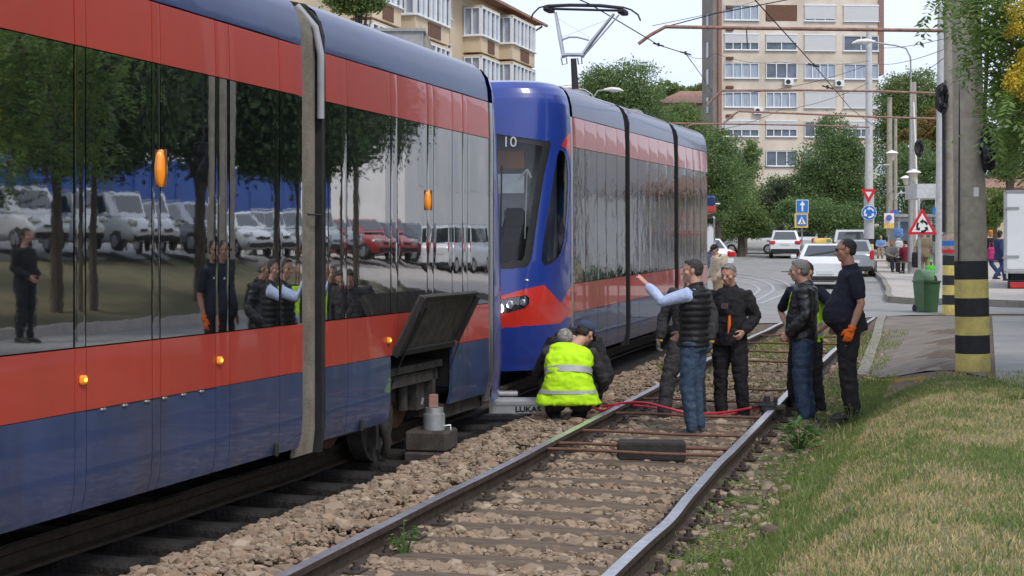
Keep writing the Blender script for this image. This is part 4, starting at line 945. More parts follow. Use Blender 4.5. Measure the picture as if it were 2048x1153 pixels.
def head(mb, H, jowl=0):
    mb.ell((0, -.012, .035), (.076, .094, .082), 20, 14, M=H); mb.ell((0, .012, -.03), (.062+jowl, .070, .078), 18, 12, M=H); mb.ell((0, .045, -.082), (.036+jowl, .032, .028), 14, 10, M=H)
    mb.ell((0, .064, .028), (.052, .022, .018), 14, 8, M=H); mb.tube([(0, .080, .018), (0, .092, -.004), (0, .103, -.024)], [.010, .012, .016], 8, M=H, dome=True)
    mb.ell((-.012, .09, -.028), (.010, .012, .008), 8, 6, M=H); mb.ell((.012, .09, -.028), (.010, .012, .008), 8, 6, M=H)
    mb.ell((0, .076, -.052), (.024, .014, .006), 12, 6, M=H); mb.ell((0, .074, -.062), (.021, .014, .007), 12, 6, M=H)
    for s in (-1, 1):
        mb.ell((s*.046, .052, -.018), (.024, .022, .022), 10, 8, M=H); mb.ell((s*.079, -.008, .0), (.009, .020, .034), 10, 8, M=H); mb.ell((s*.030, .068, .008), (.017, .012, .010), 10, 8, M=H)
def skin_wrinkle(me, amp, sc, seed, quilt=0):
    n = len(me.vertices); co = np.empty(n*3, np.float32); me.vertices.foreach_get('co', co); no = np.empty(n*3, np.float32); me.vertices.foreach_get('normal', no); co = co.reshape(-1, 3); no = no.reshape(-1, 3); off = np.empty(n, np.float32)
    for i in range(n):
        x, y, z = co[i]; q = noise.noise(Vector((x*sc, y*sc, z*sc*1.7+seed)))
        r = (1-abs(noise.noise(Vector((x*sc*1.6+5, y*sc*1.6, z*sc*2.6+seed))))*2)
        off[i] = amp*(q+.6*r)+(quilt*(abs(math.sin(z*math.pi/.062))-.6) if quilt else 0)
    me.vertices.foreach_set('co', (co+no*off[:, None]).ravel()); me.update()
def mesh_obj(name, me, material, parent, sm=True):
    me.materials.clear(); me.materials.append(M[material]); me.polygons.foreach_set('use_smooth', [sm]*len(me.polygons)); me.name = name
    o = bpy.data.objects.new(name, me); link(o, parent); return o
def person(label, loc, rz, J=None, garments=(), hair=None, skin='skin', hyaw=0, hpitch=0, hroll=0, H=1.0, fat=0, voxel=.0085, hands=(('l', .5), ('r', .5)), handkw=None, shoes='shoe', glasses=None, cap=None, gloves=None, jowl=0, group=None, gv=.012, shoe_dir=None, bands=(), beard=None, flare=0):
    o = thing('person', label, 'person', loc, rz, group); o.scale = (H, H, H)
    j = dict(STAND); j.update(J or {}); J = j; hm = headm(J, hyaw, hpitch, hroll); handkw = handkw or {}; gloves = gloves or {}
    mb = MB(); torso(mb, J, -.022, -.3, 3.0, fat*.8)
    hp = hm @ Vector((0, -.012, -.055)); mb.tube([lerp3(J['chest'], J['neck'], .7), J['neck'], hp], [.07, .058, .056], 14)
    for s in 'lr': p, r = arm(J, s, -.004); limb(mb, p, r); p, r = leg(J, s, -.012); limb(mb, p, r)
    head(mb, hm, jowl)
    for s, c in hands: hand(mb, J, s, c, **handkw.get(s, {}))
    b = mesh_obj('body', remeshed(mb, voxel, 1, .4), skin, o)
    for s in (-1, 1): e = MB(); e.ell(hm @ Vector((s*.031, .079, .013)), (.0095, .0095, .006), 10, 6); e.build('eye', M['eye'], o); 
    for k, g in enumerate(garments):
        nm, mt, inf = g[0], g[1], g[2]; q = g[3]; mb = MB()
        if 'torso' in q: torso(mb, J, inf, *q['torso'], fat=fat, flare=q.get('flare', 0))
        for s in 'lr':
            if 'arm' in q or 'arm'+s in q: p, r = arm(J, s, inf*.8+.004, q.get('arm'+s, q.get('arm'))); limb(mb, p, r)
            if 'leg' in q: p, r = leg(J, s, inf, q['leg']*.965); limb(mb, p, r); mb.tube([lerp3(J['h'+s], J['pelvis'], .6)+Vector((0, 0, .02)), J['h'+s]], [.09+inf*.5, .095+inf*.5], 12, dome=True)
        if 'collar' in q: mb.tube([lerp3(J['neck'], hp, -.25), lerp3(J['neck'], hp, .38)], [.078+inf*.4, .066+inf*.4], 16)
        me = remeshed(mb, gv, 2, .5); skin_wrinkle(me, q.get('amp', .007), q.get('sc', 9), k*3.1+len(label), q.get('quilt', 0)); go = mesh_obj(nm, me, mt, o)
        if q.get('label'): go['label'] = q['label']
    for t0, t1, inf in bands: bm_ = MB(); torso(bm_, J, inf, t0, t1, fat, n=36, caps=False, flare=flare); bm_.build('reflective_band', M['band'], o, smooth=True)
    for s in 'lr':
        if shoes is None: break
        a = Vector(J['a'+s]); d = Vector((shoe_dir or {}).get(s, (.12 if s == 'r' else -.12, 1, 0))).normalized(); z0 = a.z-.08
        mb = MB(); g = Vector((a.x, a.y, z0)); up = Vector((0, 0, 1))
        mb.tube([g+up*.045-d*.055, g+up*.05, g+up*.045+d*.08, g+up*.032+d*.16, g+up*.026+d*.19], [(.036, .042), (.042, .05), (.045, .042), (.044, .030), (.03, .022)], 12, side=d.cross(up), dome=True)
        mb.tube([g+up*.05-d*.01, g+up*.11-d*.012], [.045, .043], 10)
        so = mesh_obj('shoe', remeshed(mb, .009, 2), shoes, o)
        sb = MB(); sd_ = d.cross(up)
        sb.tube([g+up*.010-d*.085, g+up*.010-d*.06, g+up*.010+d*.02, g+up*.010+d*.12, g+up*.012+d*.2, g+up*.014+d*.225], [(.02, .010), (.036, .012), (.040, .012), (.046, .012), (.036, .011), (.012, .009)], 10, side=sd_); sb.build('sole', M['sole'], so)
    if hair:
        st, mt = hair; mb = MB()
        if st in ('short', 'crop', 'full'):
            t = {'crop': .001, 'short': .004, 'full': .011}[st]; mb.ell((0, -.020, .038), (.077+t, .092+t, .081+t), 24, 16)
            mb.ell((0, -.048, -.005), (.068+t, .056+t, .055), 20, 12)
            for s in (-1, 1): mb.ell((s*(.070+t*.5), .012, .022), (.012, .014, .030), 8, 6)
            if st != 'crop': mb.ell((0, .035, .088), (.055, .045, .024+t*.5), 14, 8)
            me = remeshed(mb, .007, 2, .5)
            bm = bmesh.new(); bm.from_mesh(me)
            kill = [v for v in bm.verts if (v.co.y > .040 and v.co.z < .078) or (v.co.y > .07 and v.co.z < .10) or (v.co.y > .016 and v.co.z < .055) or v.co.z < -.050 or (v.co.y > -.035 and v.co.z < .022)]
            bmesh.ops.delete(bm, geom=kill, context='VERTS'); bm.to_mesh(me); bm.free(); me.transform(hm); skin_wrinkle(me, .005, 70, 1); mesh_obj('hair', me, mt, o)
        if st == 'long': 
            mb.ell((0, -.02, .04), (.092, .105, .098), 18, 12); mb.ell((0, -.05, -.05), (.085, .06, .10), 14, 10); me = remeshed(mb, .012, 2); 
            bm = bmesh.new(); bm.from_mesh(me); bmesh.ops.delete(bm, geom=[v for v in bm.verts if v.co.y > .04 and v.co.z < .07], context='VERTS'); bm.to_mesh(me); bm.free(); me.transform(hm); mesh_obj('hair', me, mt, o)
    if cap:
        mt, peak = cap[:2]; mb = MB(); mb.ell((0, -.015, .052), (.090, .104, .085), 24, 16); me = remeshed(mb, .009, 2)
        bm = bmesh.new(); bm.from_mesh(me); bmesh.ops.delete(bm, geom=[v for v in bm.verts if v.co.z < .028], context='VERTS'); bm.to_mesh(me); bm.free(); me.transform(hm); c = mesh_obj('cap', me, mt, o)
        if peak:
            mb = MB(); mb.grid(lambda a, b_: hm @ Vector(((a-.5)*.15*(1-b_*.35), .075+.085*b_*math.cos((a-.5)*1.5), .045-.02*b_-.06*(a-.5)**2)), 10, 5); mb.grid(lambda a, b_: hm @ Vector(((a-.5)*.15*(1-b_*.35), .075+.085*b_*math.cos((a-.5)*1.5), .040-.02*b_-.06*(a-.5)**2)), 10, 5); mb.build('cap_peak', M[mt], c)
    if glasses:
        mb = MB()
        for s in (-1, 1):
            mb.add([hm @ Vector(p) for p in [(s*.008, .096, .028), (s*.052, .090, .028), (s*.05, .090, .0), (s*.012, .096, .0), (s*.008, .099, .028), (s*.052, .093, .028), (s*.05, .093, .0), (s*.012, .099, .0)]], [(0, 1, 2, 3), (7, 6, 5, 4), (0, 4, 5, 1), (2, 6, 7, 3), (0, 3, 7, 4), (1, 5, 6, 2)])
            mb.tube([hm @ Vector((s*.052, .092, .022)), hm @ Vector((s*.078, .05, .020)), hm @ Vector((s*.082, -.01, .018))], .0025, 5)
        mb.tube([hm @ Vector((-.01, .098, .02)), hm @ Vector((.01, .098, .02))], .002, 5); mb.build('glasses', M[glasses], o)
    if beard: 
        mb = MB(); mb.ell((0, .05, -.07), (.05, .042, .04), 14, 10, M=hm); mb.build('beard', M[beard], o)
    for s, mt in gloves.items():
        mb = MB(); c = dict(hands).get(s, .5); hand(mb, J, s, c, inf=.0035, **handkw.get(s, {})); w = Vector(J['w'+s]); d = (w-Vector(J['e'+s])).normalized()
        g = mesh_obj('glove', remeshed(mb, .007, 1), mt[0], o); cu = MB(); cu.tube([w-d*mt[2], w+d*.03], [(.048, .042), (.038, .030)], 14); cm = remeshed(cu, .009, 1); mesh_obj('glove_cuff', cm, mt[1], g)
    return o
def ploc(px, d, py=None): p = at(px, d); 
def pl(px, py, d=None):
    if d is None: return G(px, py)
    p = at(px, d); p.z = CH+(HOR-py)/F*d; return p
TR = ('trousers',)
# 1 man in the puffer vest pointing left
JV = dict(sl=(-.178, .0, 1.40), el=(-.23, .24, 1.33), wl=(-.16, .44, 1.50), er=(.24, .03, 1.14), wr=(.20, .20, 1.00), kl=(-.11, .03, .50), al=(-.12, -.03, .08), kr=(.08, .02, .50), ar=(.09, -.02, .08), head=(0, .02, 1.625))
person('man in black quilted vest and blue jeans pointing left with raised arm', pl(1388, 876, 14.1), R(62), JV,
    [('shirt', 'shirt', .010, dict(torso=(-.3, 2.95), arm=1.85, amp=.006)), ('jeans', 'jeans', .010, dict(torso=(-.6, .3), leg=2.0, amp=.009)), ('quilted_vest', 'puffer', .026, dict(torso=(-.35, 2.93), quilt=.012, amp=.004, collar=1))],
    hair=('short', 'hair_mix'), hyaw=R(18), hpitch=R(-2), H=.965, hands=(('l', .35), ('r', .7)), handkw={'l': dict(palm=(0, .1, -1), point=True)})
# 2 work-clothed man mostly hidden behind him
J2 = dict(kl=(-.16, .16, .50), al=(-.18, .30, .08), kr=(.10, .0, .5), ar=(.10, -.05, .08), el=(-.27, -.02, 1.14), wl=(-.30, .06, .90), er=(.27, .0, 1.14), wr=(.30, .08, .90), head=(0, .08, 1.56), neck=(0, .0, 1.43))
person('man in grey work suit and yellow gloves, mostly hidden behind the quilted vest', pl(1377, 848, 15.3), R(150), dict(STAND, kl=(-.10, .0, .5), al=(-.10, -.05, .08), kr=(.17, .14, .50), ar=(.20, .22, .08), el=(-.27, -.02, 1.14), wl=(-.28, .06, .90), er=(.28, .0, 1.14), wr=(.30, .08, .90), head=(-.07, .10, 1.52), neck=(-.02, .0, 1.42)),
    [('trousers', 'workgrey', .022, dict(torso=(-.6, .4), leg=2.0, amp=.013)), ('work_jacket', 'workgrey', .022, dict(torso=(-.8, 2.95), arm=1.9, amp=.012, collar=1))],
    hair=('short', 'hair_dark'), hpitch=R(-25), H=.955, gloves={'l': ('glove_g', 'glove_y', .07), 'r': ('glove_g', 'glove_y', .07)}, shoe_dir={'r': (.8, .8, 0), 'l': (-.1, 1, 0)})
# 3 grey haired man in black work jacket looking down
J3 = dict(sl=(-.175, -.02, 1.385), sr=(.175, -.02, 1.385), el=(-.27, -.05, 1.15), wl=(-.20, .12, 1.00), er=(.27, -.02, 1.14), wr=(.20, .14, .95), head=(0, .05, 1.60), kl=(-.13, .03, .5), al=(-.15, -.02, .08), kr=(.10, .02, .5), ar=(.10, .0, .08))
p3 = person('grey-haired man in open black work jacket looking down between the rails', pl(1460, 850, 15.5), R(150), J3,
    [('tee_shirt', 'workblack', .008, dict(torso=(-.3, 2.9), amp=.004)), ('trousers', 'workblack', .014, dict(torso=(-.6, .4), leg=2.0, amp=.014)), ('work_jacket', 'workblack', .020, dict(torso=(-.6, 2.93), arm=1.9, amp=.013, collar=1))],
    hair=('short', 'hair_grey'), hpitch=R(-16), hyaw=R(-5), H=.97, hands=(('l', .8), ('r', .8)))
mb = MB(); mb.tube([(-.06, .165, 1.17), (-.065, .185, 1.08), (-.05, .18, .98)], [(.012, .01), (.02, .01), (.006, .008)], 8); mb.build('orange_tag', M['glove_o'], p3)
mb = MB(); mb.rbox((.0, .153, 1.27), (.08, .01, .06), .004); mb.build('chest_print', M['paleprint'], p3)
# 4 leather jacket
J4 = dict(el=(-.24, -.05, 1.14), wl=(-.20, .14, .96), er=(.24, -.05, 1.14), wr=(.2, .12, .94), kl=(-.09, .03, .5), al=(-.10, -.02, .08), kr=(.09, .0, .5), ar=(.09, -.06, .08), head=(0, .05, 1.61))
person('grey-haired man in black leather jacket and blue jeans with hands at his pockets', pl(1607, 851, 15.2), R(75), J4,
    [('jeans', 'jeans', .016, dict(torso=(-.6, .3), leg=2.0, amp=.010)), ('leather_jacket', 'leather', .026, dict(torso=(-.35, 2.93), arm=1.92, amp=.013, collar=1, sc=8))],
    hair=('full', 'hair_grey'), glasses='galv', hpitch=R(-2), H=.97, fat=.03, hands=(('l', .9), ('r', .9)))
# 5 hi-vis man behind, hands on hips
J5 = dict(sl=(-.20, 0, 1.41), sr=(.20, 0, 1.41), el=(-.42, -.06, 1.19), wl=(-.22, .03, 1.00), er=(.42, -.06, 1.19), wr=(.22, .03, 1.0), kl=(-.14, .02, .5), al=(-.18, -.02, .08), kr=(.14, .02, .5), ar=(.18, -.02, .08))
person('man in yellow safety vest over dark shirt, hands on hips, hidden behind the leather jacket', pl(1612, 843, 15.95), R(128), J5,
    [('polo_shirt', 'navy', .014, dict(torso=(-.3, 2.93), arm=.8, amp=.006)), ('trousers', 'workblack', .022, dict(torso=(-.6, .3), leg=2.0, amp=.012)), ('safety_vest', 'hivis', .030, dict(torso=(-.5, 2.8), amp=.006))],
    hair=('short', 'hair_dark'), hyaw=R(10), H=.975, fat=.05, bands=((-.05, .22, .038), (.75, 1.05, .038)), jowl=.006)
# 6 polo man
J6 = dict(sl=(-.185, -.03, 1.405), sr=(.185, -.03, 1.405), el=(-.25, -.09, 1.14), wl=(-.25, .0, .90), er=(.26, -.05, 1.14), wr=(.24, .08, .93), kl=(-.10, .03, .50), al=(-.11, -.02, .08), kr=(.09, .0, .50), ar=(.09, -.06, .08), pelvis=(0, -.02, .95), chest=(0, -.02, 1.28), head=(0, .03, 1.64))
p6 = person('tall man in dark navy polo shirt and sunglasses with an orange glove', pl(1697, 842, 14.76), R(84), J6,
    [('trousers', 'workblack', .020, dict(torso=(-.6, .5), leg=2.0, amp=.012)), ('polo_shirt', 'navy', .016, dict(torso=(-.3, 2.93), arm=.95, amp=.007, collar=1))],
    hair=('crop', 'hair_dark'), skin='skin2', glasses='black', H=1.02, fat=.075, jowl=.006, gloves={'l': ('glove_o', 'glove_o', .03)}, hpitch=R(-3))
for z, w in ((.755, .07), (.735, .05)): mb = MB(); mb.tube([(-.175, -.03, z+.03), (-.18, .05, z)], .004, 5); mb.build('pocket_trim', M['band'], p6)
mb = MB(); mb.rbox((-.095, .135, 1.34), (.05, .006, .02), .002); mb.build('shirt_emblem', M['sign_white'], p6)
# 7 crouching hi-vis man, seen from behind
JC = dict(pelvis=(0, -.10, .29), waist=(0, -.10, .41), chest=(0, -.04, .58), neck=(.05, .06, .74), head=(.15, .17, .86), sl=(-.18, .02, .69), sr=(.20, .02, .69), el=(-.30, .22, .50), er=(.32, .10, .44), wl=(-.14, .42, .40), wr=(.26, .32, .30),
          hl=(-.12, -.12, .25), hr=(.12, -.12, .25), kl=(-.24, .30, .44), kr=(.24, .30, .44), al=(-.13, .02, .09), ar=(.08, .04, .09))
person('crouching man in bright yellow safety vest and blue cap, seen from behind', pl(1137, 855, 15.0), R(-4), JC,
    [('jacket', 'workgrey', .016, dict(torso=(-.1, 2.9), arm=1.9, amp=.008)), ('trousers', 'workblack', .020, dict(torso=(-.5, .5), leg=2.0, amp=.010)), ('safety_vest', 'hivis', .050, dict(torso=(-.38, 2.86), amp=.014, sc=7, flare=.10))],
    hair=('short', 'hair_dark'), cap=('capblue', True), hpitch=R(-35), hyaw=R(-35), H=1.07, shoes='shoe', flare=.10, bands=((.35, .62, .060), (1.45, 1.78, .060)))
# 8 second crouching man in camouflage cap facing him
JD = dict(pelvis=(0, -.16, .42), waist=(0, -.12, .58), chest=(0, .0, .83), neck=(.05, .18, .88), head=(.11, .32, .88), sl=(-.21, .08, .84), sr=(.21, .08, .84), el=(-.34, .22, .50), er=(.34, .22, .50), wl=(-.20, .40, .32), wr=(.20, .40, .32),
          hl=(-.11, -.10, .34), hr=(.11, -.10, .34), kl=(-.26, .26, .46), kr=(.26, .26, .46), al=(-.18, -.02, .09), ar=(.18, -.02, .09))
person('crouching man in dark jacket and grey camouflage cap bending over the gear', pl(1148, 842, 16.1), R(180), JD,
    [('jacket', 'workblack', .045, dict(torso=(-.4, 2.9), arm=1.95, amp=.012)), ('trousers', 'workblack', .02, dict(torso=(-.5, .5), leg=2.0))],
    hair=('short', 'hair_grey'), cap=('camo', False), hpitch=R(-60), H=1.0)
# 9 old man in beige with dark cap
JE = dict(head=(0, .12, 1.55), neck=(0, .06, 1.42), chest=(0, .02, 1.25), el=(-.24, .02, 1.13), wl=(-.2, .16, .95), er=(.24, .02, 1.13), wr=(.2, .16, .95), kl=(-.1, .12, .5), al=(-.11, .16, .08), kr=(.1, -.04, .5), ar=(.11, -.2, .1))
p9 = person('elderly man in beige shirt and dark cap walking past the tail of the tram', pl(1438, 640, 31), R(115), JE,
    [('shirt', 'beige', .03, dict(torso=(-.7, 2.95), arm=1.9, collar=1)), ('trousers', 'tan', .02, dict(torso=(-.5, .3), leg=2.0))], hair=('short', 'hair_grey'), cap=('workblack', True), H=.93, hpitch=R(-20), voxel=.012, gv=.016)
p9.children[-2]['label'] = 'dark flat cap' if 'cap' in p9.children[-2].name else ''
mb = MB(); mb.tube([(-.17, .05, 1.46), (0, .165, 1.25), (.19, .05, 1.0)], .012, 6); mb.build('bag_strap', M['rubber'], p9)
for c in p9.children:
    if c.get('label') == '': del c['label']
# people at the bus stop and beyond (small)
SIT = dict(pelvis=(0, -.05, .52), waist=(0, -.04, .64), chest=(0, -.02, .84), neck=(0, 0, 1.03), head=(0, .05, 1.19), sl=(-.18, 0, .98), sr=(.18, 0, .98), el=(-.24, .06, .72), er=(.24, .06, .72), wl=(-.1, .26, .66), wr=(.1, .26, .66), hl=(-.1, -.02, .50), hr=(.1, -.02, .50), kl=(-.11, .40, .50), kr=(.11, .40, .50), al=(-.11, .42, .08), ar=(.11, .42, .08))
WALK = dict(kl=(-.09, .20, .52), al=(-.1, .28, .08), kr=(.09, .02, .5), ar=(.1, -.30, .14), el=(-.24, .05, 1.14), er=(.24, -.12, 1.14), wl=(-.22, .2, .95), wr=(.24, -.08, .9))
SM = dict(voxel=.018, gv=.02)
def bench(px, d, w, label, yaw=0):
    p = at(px, d); p.z += .16; o = thing('bench', label, 'bench', p, yaw); mb = MB()
    for i in range(4): mb.rbox((0, -.2+.12*i, .45), (w, .10, .035), .008)
    mb.build('seat', M['wood'], o)
    for sx in (-1, 1):
        mb = MB(); mb.rbox((sx*(w/2-.12), -.2, .215), (.05, .05, .43), .01); mb.rbox((sx*(w/2-.12), .18, .215), (.05, .05, .43), .01); mb.rbox((sx*(w/2-.12), 0, .05), (.05, .4, .04), .01); mb.build('leg', M['rubber'], o)
    return o
bench(1790, 62, 1.9, 'dark wooden bench at the stop with seated people'); bench(1835, 60, 1.6, 'second dark bench, right of the seated woman in maroon', .2)
def P16(px, d, dz_=.16): p = at(px, d); p.z += dz_; return p
person('person with orange hair in grey clothes seated on the bus stop bench', P16(1783, 62), R(185), SIT, [('coat', 'greyw', .03, dict(torso=(-.5, 2.9), arm=1.9)), ('trousers', 'workgrey', .02, dict(torso=(-.5, .3), leg=2.0))], hair=('long', 'orangeh'), **SM)
person('seated person in maroon coat on the bus stop bench, back to us', P16(1812, 62.6), R(15), SIT, [('coat', 'maroon', .05, dict(torso=(-.5, 2.9), arm=1.9)), ('trousers', 'workblack', .02, dict(torso=(-.5, .3), leg=2.0))], hair=('short', 'hair_dark'), **SM)
person('standing person in long tan coat with a dark shoulder bag at the stop', P16(1849, 56), R(-20), {}, [('coat', 'tan', .05, dict(torso=(-1.4, 2.95), arm=1.95)), ('trousers', 'tan', .02, dict(torso=(-.5, .3), leg=2.0))], hair=('short', 'hair_mix'), H=1.02, **SM)
person('woman in grey patterned top standing behind the green litter bin', P16(1877, 55), R(10), {}, [('top', 'greyw', .05, dict(torso=(-.8, 2.9), arm=1.6)), ('trousers', 'greyw', .04, dict(torso=(-.5, .3), leg=2.0))], hair=('short', 'hair_dark'), H=.93, **SM)
person('person in black jacket with a pink bag walking by the white truck', P16(1981, 55), R(35), WALK, [('jacket', 'workblack', .04, dict(torso=(-.5, 2.95), arm=1.95)), ('trousers', 'coatblue', .02, dict(torso=(-.5, .3), leg=2.0))], hair=('long', 'orangeh'), **SM)
person('person in long dark blue coat walking beside the white truck', P16(2000, 52), R(-70), WALK, [('coat', 'coatblue', .05, dict(torso=(-1.4, 2.95), arm=1.95)), ('trousers', 'coatblue', .02, dict(torso=(-.5, .3), leg=2.0))], hair=('long', 'hair_dark'), **SM)
person('distant person in light blue shirt sitting near the kerb beyond the striped white pole', P16(1762, 84), R(160), SIT, [('shirt', 'lightblue', .03, dict(torso=(-.3, 2.9), arm=1.5)), ('trousers', 'tan', .02, dict(torso=(-.5, .3), leg=2.0))], hair=('short', 'hair_dark'), **SM)
person('distant pedestrian in grey standing beyond the dark red car', at(1687, 88), 0, {}, [('coat', 'greyw', .03, dict(torso=(-.6, 2.9), arm=1.9)), ('trousers', 'workblack', .02, dict(torso=(-.5, .3), leg=2.0))], hair=('short', 'hair_mix'), **SM)
def bag(p, s, material, label):
    o = thing('bag', label, 'bag', p); mb = MB(); mb.rbox((0, 0, s[2]/2), s, .04); me = remeshed(mb, .03, 2); skin_wrinkle(me, .02, 8, 3); mesh_obj('sack', me, material, o)
    mb = MB(); mb.tube([(-s[0]*.3, 0, s[2]), (-s[0]*.2, 0, s[2]*1.4), (s[0]*.2, 0, s[2]*1.4), (s[0]*.3, 0, s[2])], .012, 6); mb.build('strap', M[material], o); return o
bag(PT(1833, 535, 55.6), (.32, .2, .55), 'workblack', 'dark shoulder bag hanging beside the tan coat'); bag(PT(1798, 490+6, 61), (.30, .16, .28), 'bagw', 'white plastic bag held on the bench'); bag(PT(1983, 520, 54.7), (.25, .2, .45), 'pink', 'pink bag carried by the person in black jacket'); bag(PT(1797, 475, 62), (.36, .16, .35), 'lightblue', 'light blue backpack on the seated person in maroon'); bag(PT(1861, 575, 52), (.34, .25, .75), 'green', 'bright green bag standing by the tan coat')

x, y = XY(18.5, 3.55)
person('woman in black top and trousers standing alone on the grass beyond the pole', Vector((x, y, zg(x, y))), R(80), dict(wl=(-.12, .16, 1.0), wr=(.12, .16, 1.0)), [('top', 'workblack', .015, dict(torso=(-.3, 2.93), arm=1.9)), ('trousers', 'workblack', .012, dict(torso=(-.6, .3), leg=2.0))], hair=('long', 'hair_dark'), H=.95)
# ---------------- buildings ----------------
def window_kit():
    kits = {}
    def mkk(key, w, h, lights, shut=0.0, glass='bglass', open_=False, first=True):
        fr = MB(); d = .10; t = .07
        fr.box(0, w, -d, .02, 0, t); fr.box(0, w, -d, .02, h-t, h); fr.box(0, t, -d, .02, t, h-t); fr.box(w-t, w, -d, .02, t, h-t)
        for i in range(1, lights): x = w*i/lights; fr.box(x-.045, x+.045, -d+.01, .015, t, h-t)
        fr.box(-.06, w+.06, -.18, .0, -.06, -.005)
        if shut: fr.box(-.02, w+.02, -.16, -.105, h-.02, h+.14)
        pa = MB(); pa.box(t, w-t, .025, .04, t, h-t)
        sh = None
        if shut:
            sh = MB(); n = int(h*shut/.06); 
            for i in range(max(1, n)): z = h-.02-(i+1)*.06; sh.box(.03, w-.03, -.125, -.108, z+.006, z+.058)
        kits[key] = (fr, pa, sh, glass)
    return kits, mkk
KITS, mkk = window_kit(); WM = {}
def window(parent, key, w, h, lights, shut, glass, Mx):
    k = (key, w, h, lights, shut, glass)
    if k not in WM:
        mkk(k, w, h, lights, shut, glass); fr, pa, sh, g = KITS[k]
        a = fr.build('window', M['winwhite'], parent); b = pa.build('pane', M[glass], a); c = sh.build('shutter', M['shutter'], a) if sh else None
        WM[k] = a; a.matrix_local = Mx; return a
    a = copy_tree(WM[k], parent); a.matrix_local = Mx; return a
def RT(x, y, z, yaw=0): return Matrix.Translation((x, y, z)) @ Matrix.Rotation(yaw, 4, 'Z')
# tower block; local x along the facade, y into the building
TD = 142.; TYAW = R(4)
tx = (1442-1024)/F*TD; tz = zg(tx, TD)
TWR = thing('tower_block', 'tall beige apartment tower with white windows and rust-coloured corner strips', 'building', (tx, TD, tz), TYAW)
def loc_t(px, py):     # facade-local x,z of a pixel
    a = (px-1024)/F; # point = (tx+s cos, TD+s sin); a = (tx+s c)/(TD+s sn)
    s = (a*TD-tx)/(math.cos(TYAW)-a*math.sin(TYAW)); y = TD+s*math.sin(TYAW); return s, CH+(HOR-py)/F*y-tz
FW = loc_t(1757, 0)[0]; FH = 33.
fl_y = [317, 258, 199.5, 141.5, 85, 25.5, -32, -90, -148]       # centres of the window rows (at the left edge)
cols = [(1448, 1517), (1531, 1594), (1608, 1672), (1686, 1757)]
mb = MB(); mb.box(0, FW, .25, 5.5, -2, FH)
sl = []
rows = []
for py in fl_y:
    z0 = loc_t(1480, py+16)[1]; rows.append(z0)
WH = 1.5
zz = -2
for r_, z0 in enumerate(rows[:9]):
    mb.box(.0, FW, .0, .249, zz, z0-.02); zz = z0+WH+.02
    xs = [0]
    for a, b in cols: xs += [loc_t(a, 200)[0], loc_t(b, 200)[0]]
    xs.append(FW)
    for i in range(0, len(xs), 2):
        if xs[i+1]-xs[i] > .05: mb.box(xs[i]+.001, xs[i+1]-.001, .003, .249, z0-.02, zz)
mb.box(0, FW, 0, .249, zz, FH); mb.box(-.3, FW+.3, -.3, 5.8, FH, FH+.5)
mb.build('wall', M['tower'], TWR)
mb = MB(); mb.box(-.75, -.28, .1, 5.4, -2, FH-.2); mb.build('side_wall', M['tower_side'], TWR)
for a, b, z1 in ((-.27, .05, 9.6), (FW-.02, FW+.5, 15.5)):
    mb = MB(); mb.box(a, b, -.12, 5.3, z1 if a > 1 else 2, FH-.1); mb.build('corner_strip', M['rust_paint'], TWR)
for r_, z0 in enumerate(rows[:9]):
    for c, (a, b) in enumerate(cols):
        if r_ < 2 and c > 1: pass
        x0, x1 = loc_t(a, 200)[0], loc_t(b, 200)[0]
        st = {(5, 0): (4, 0, 'curtain'), (5, 2): (3, .9, 'curtain'), (5, 3): (2, .95, 'bglass'), (4, 0): (4, .55, 'bglass'), (4, 1): (2, .5, 'bglass'), (4, 2): (2, 1, 'bglass'), (4, 3): (2, 0, 'bglass'), (3, 0): (4, 0, 'curtain'), (3, 1): (3, 0, 'bglass'), (3, 2): (4, 0, 'curtain'), (3, 3): (3, 0, 'curtain'), (2, 0): (4, 0, 'curtain'), (2, 1): (4, 0, 'curtain'), (2, 2): (2, 1, 'bglass'), (2, 3): (2, 1, 'bglass'), (1, 0): (4, .6, 'bglass'), (1, 1): (4, .55, 'bglass')}.get((r_, c), (random.choice((3, 4)), random.choice((0, 0, .5)), random.choice(('bglass', 'curtain'))))
        if (r_, c) == (5, 1):
            mb = MB(); mb.box(x0+.05, x1-.05, .02, .06, z0, z0+WH); mb.box(x0+.1, x0+.9, -.1, .0, z0+.02, z0+.35); w = mb.build('balcony_screen', M['rust'], TWR); w['label'] = 'brown screened balcony opening'; continue
        window(TWR, 'std', round(x1-x0-.06, 1), WH-.04, st[0], st[1], st[2], RT(x0+.03, -.01, z0+.02))
def ac(px, py):
    x, z = loc_t(px, py); mb = MB(); mb.rbox((x, -.3, z), (.85, .35, .6), .03); o = mb.build('air_conditioner', M['winwhite'], TWR)
    f = MB(); f.tube([(x-.1, -.478, z), (x-.1, -.5, z)], .22, 16); f.build('fan_grille', M['black'], o)
ac(1576, 165); ac(1677, 168); ac(1515, 223)
for py in (15, 60, 117, 175, 232):
    x, z = loc_t(1459, py); mb = MB(); mb.rbox((x, -.12, z), (.7, .25, .25), .03); mb.build('vent_hood', M['rust'], TWR)
for py in (35, 93, 148, 205):
    x, z = loc_t(1446, py); mb = MB(); mb.box(-.80, -.752, 2, 3, z-.8, z+.7); mb.build('side_window', M['bglass'], TWR)
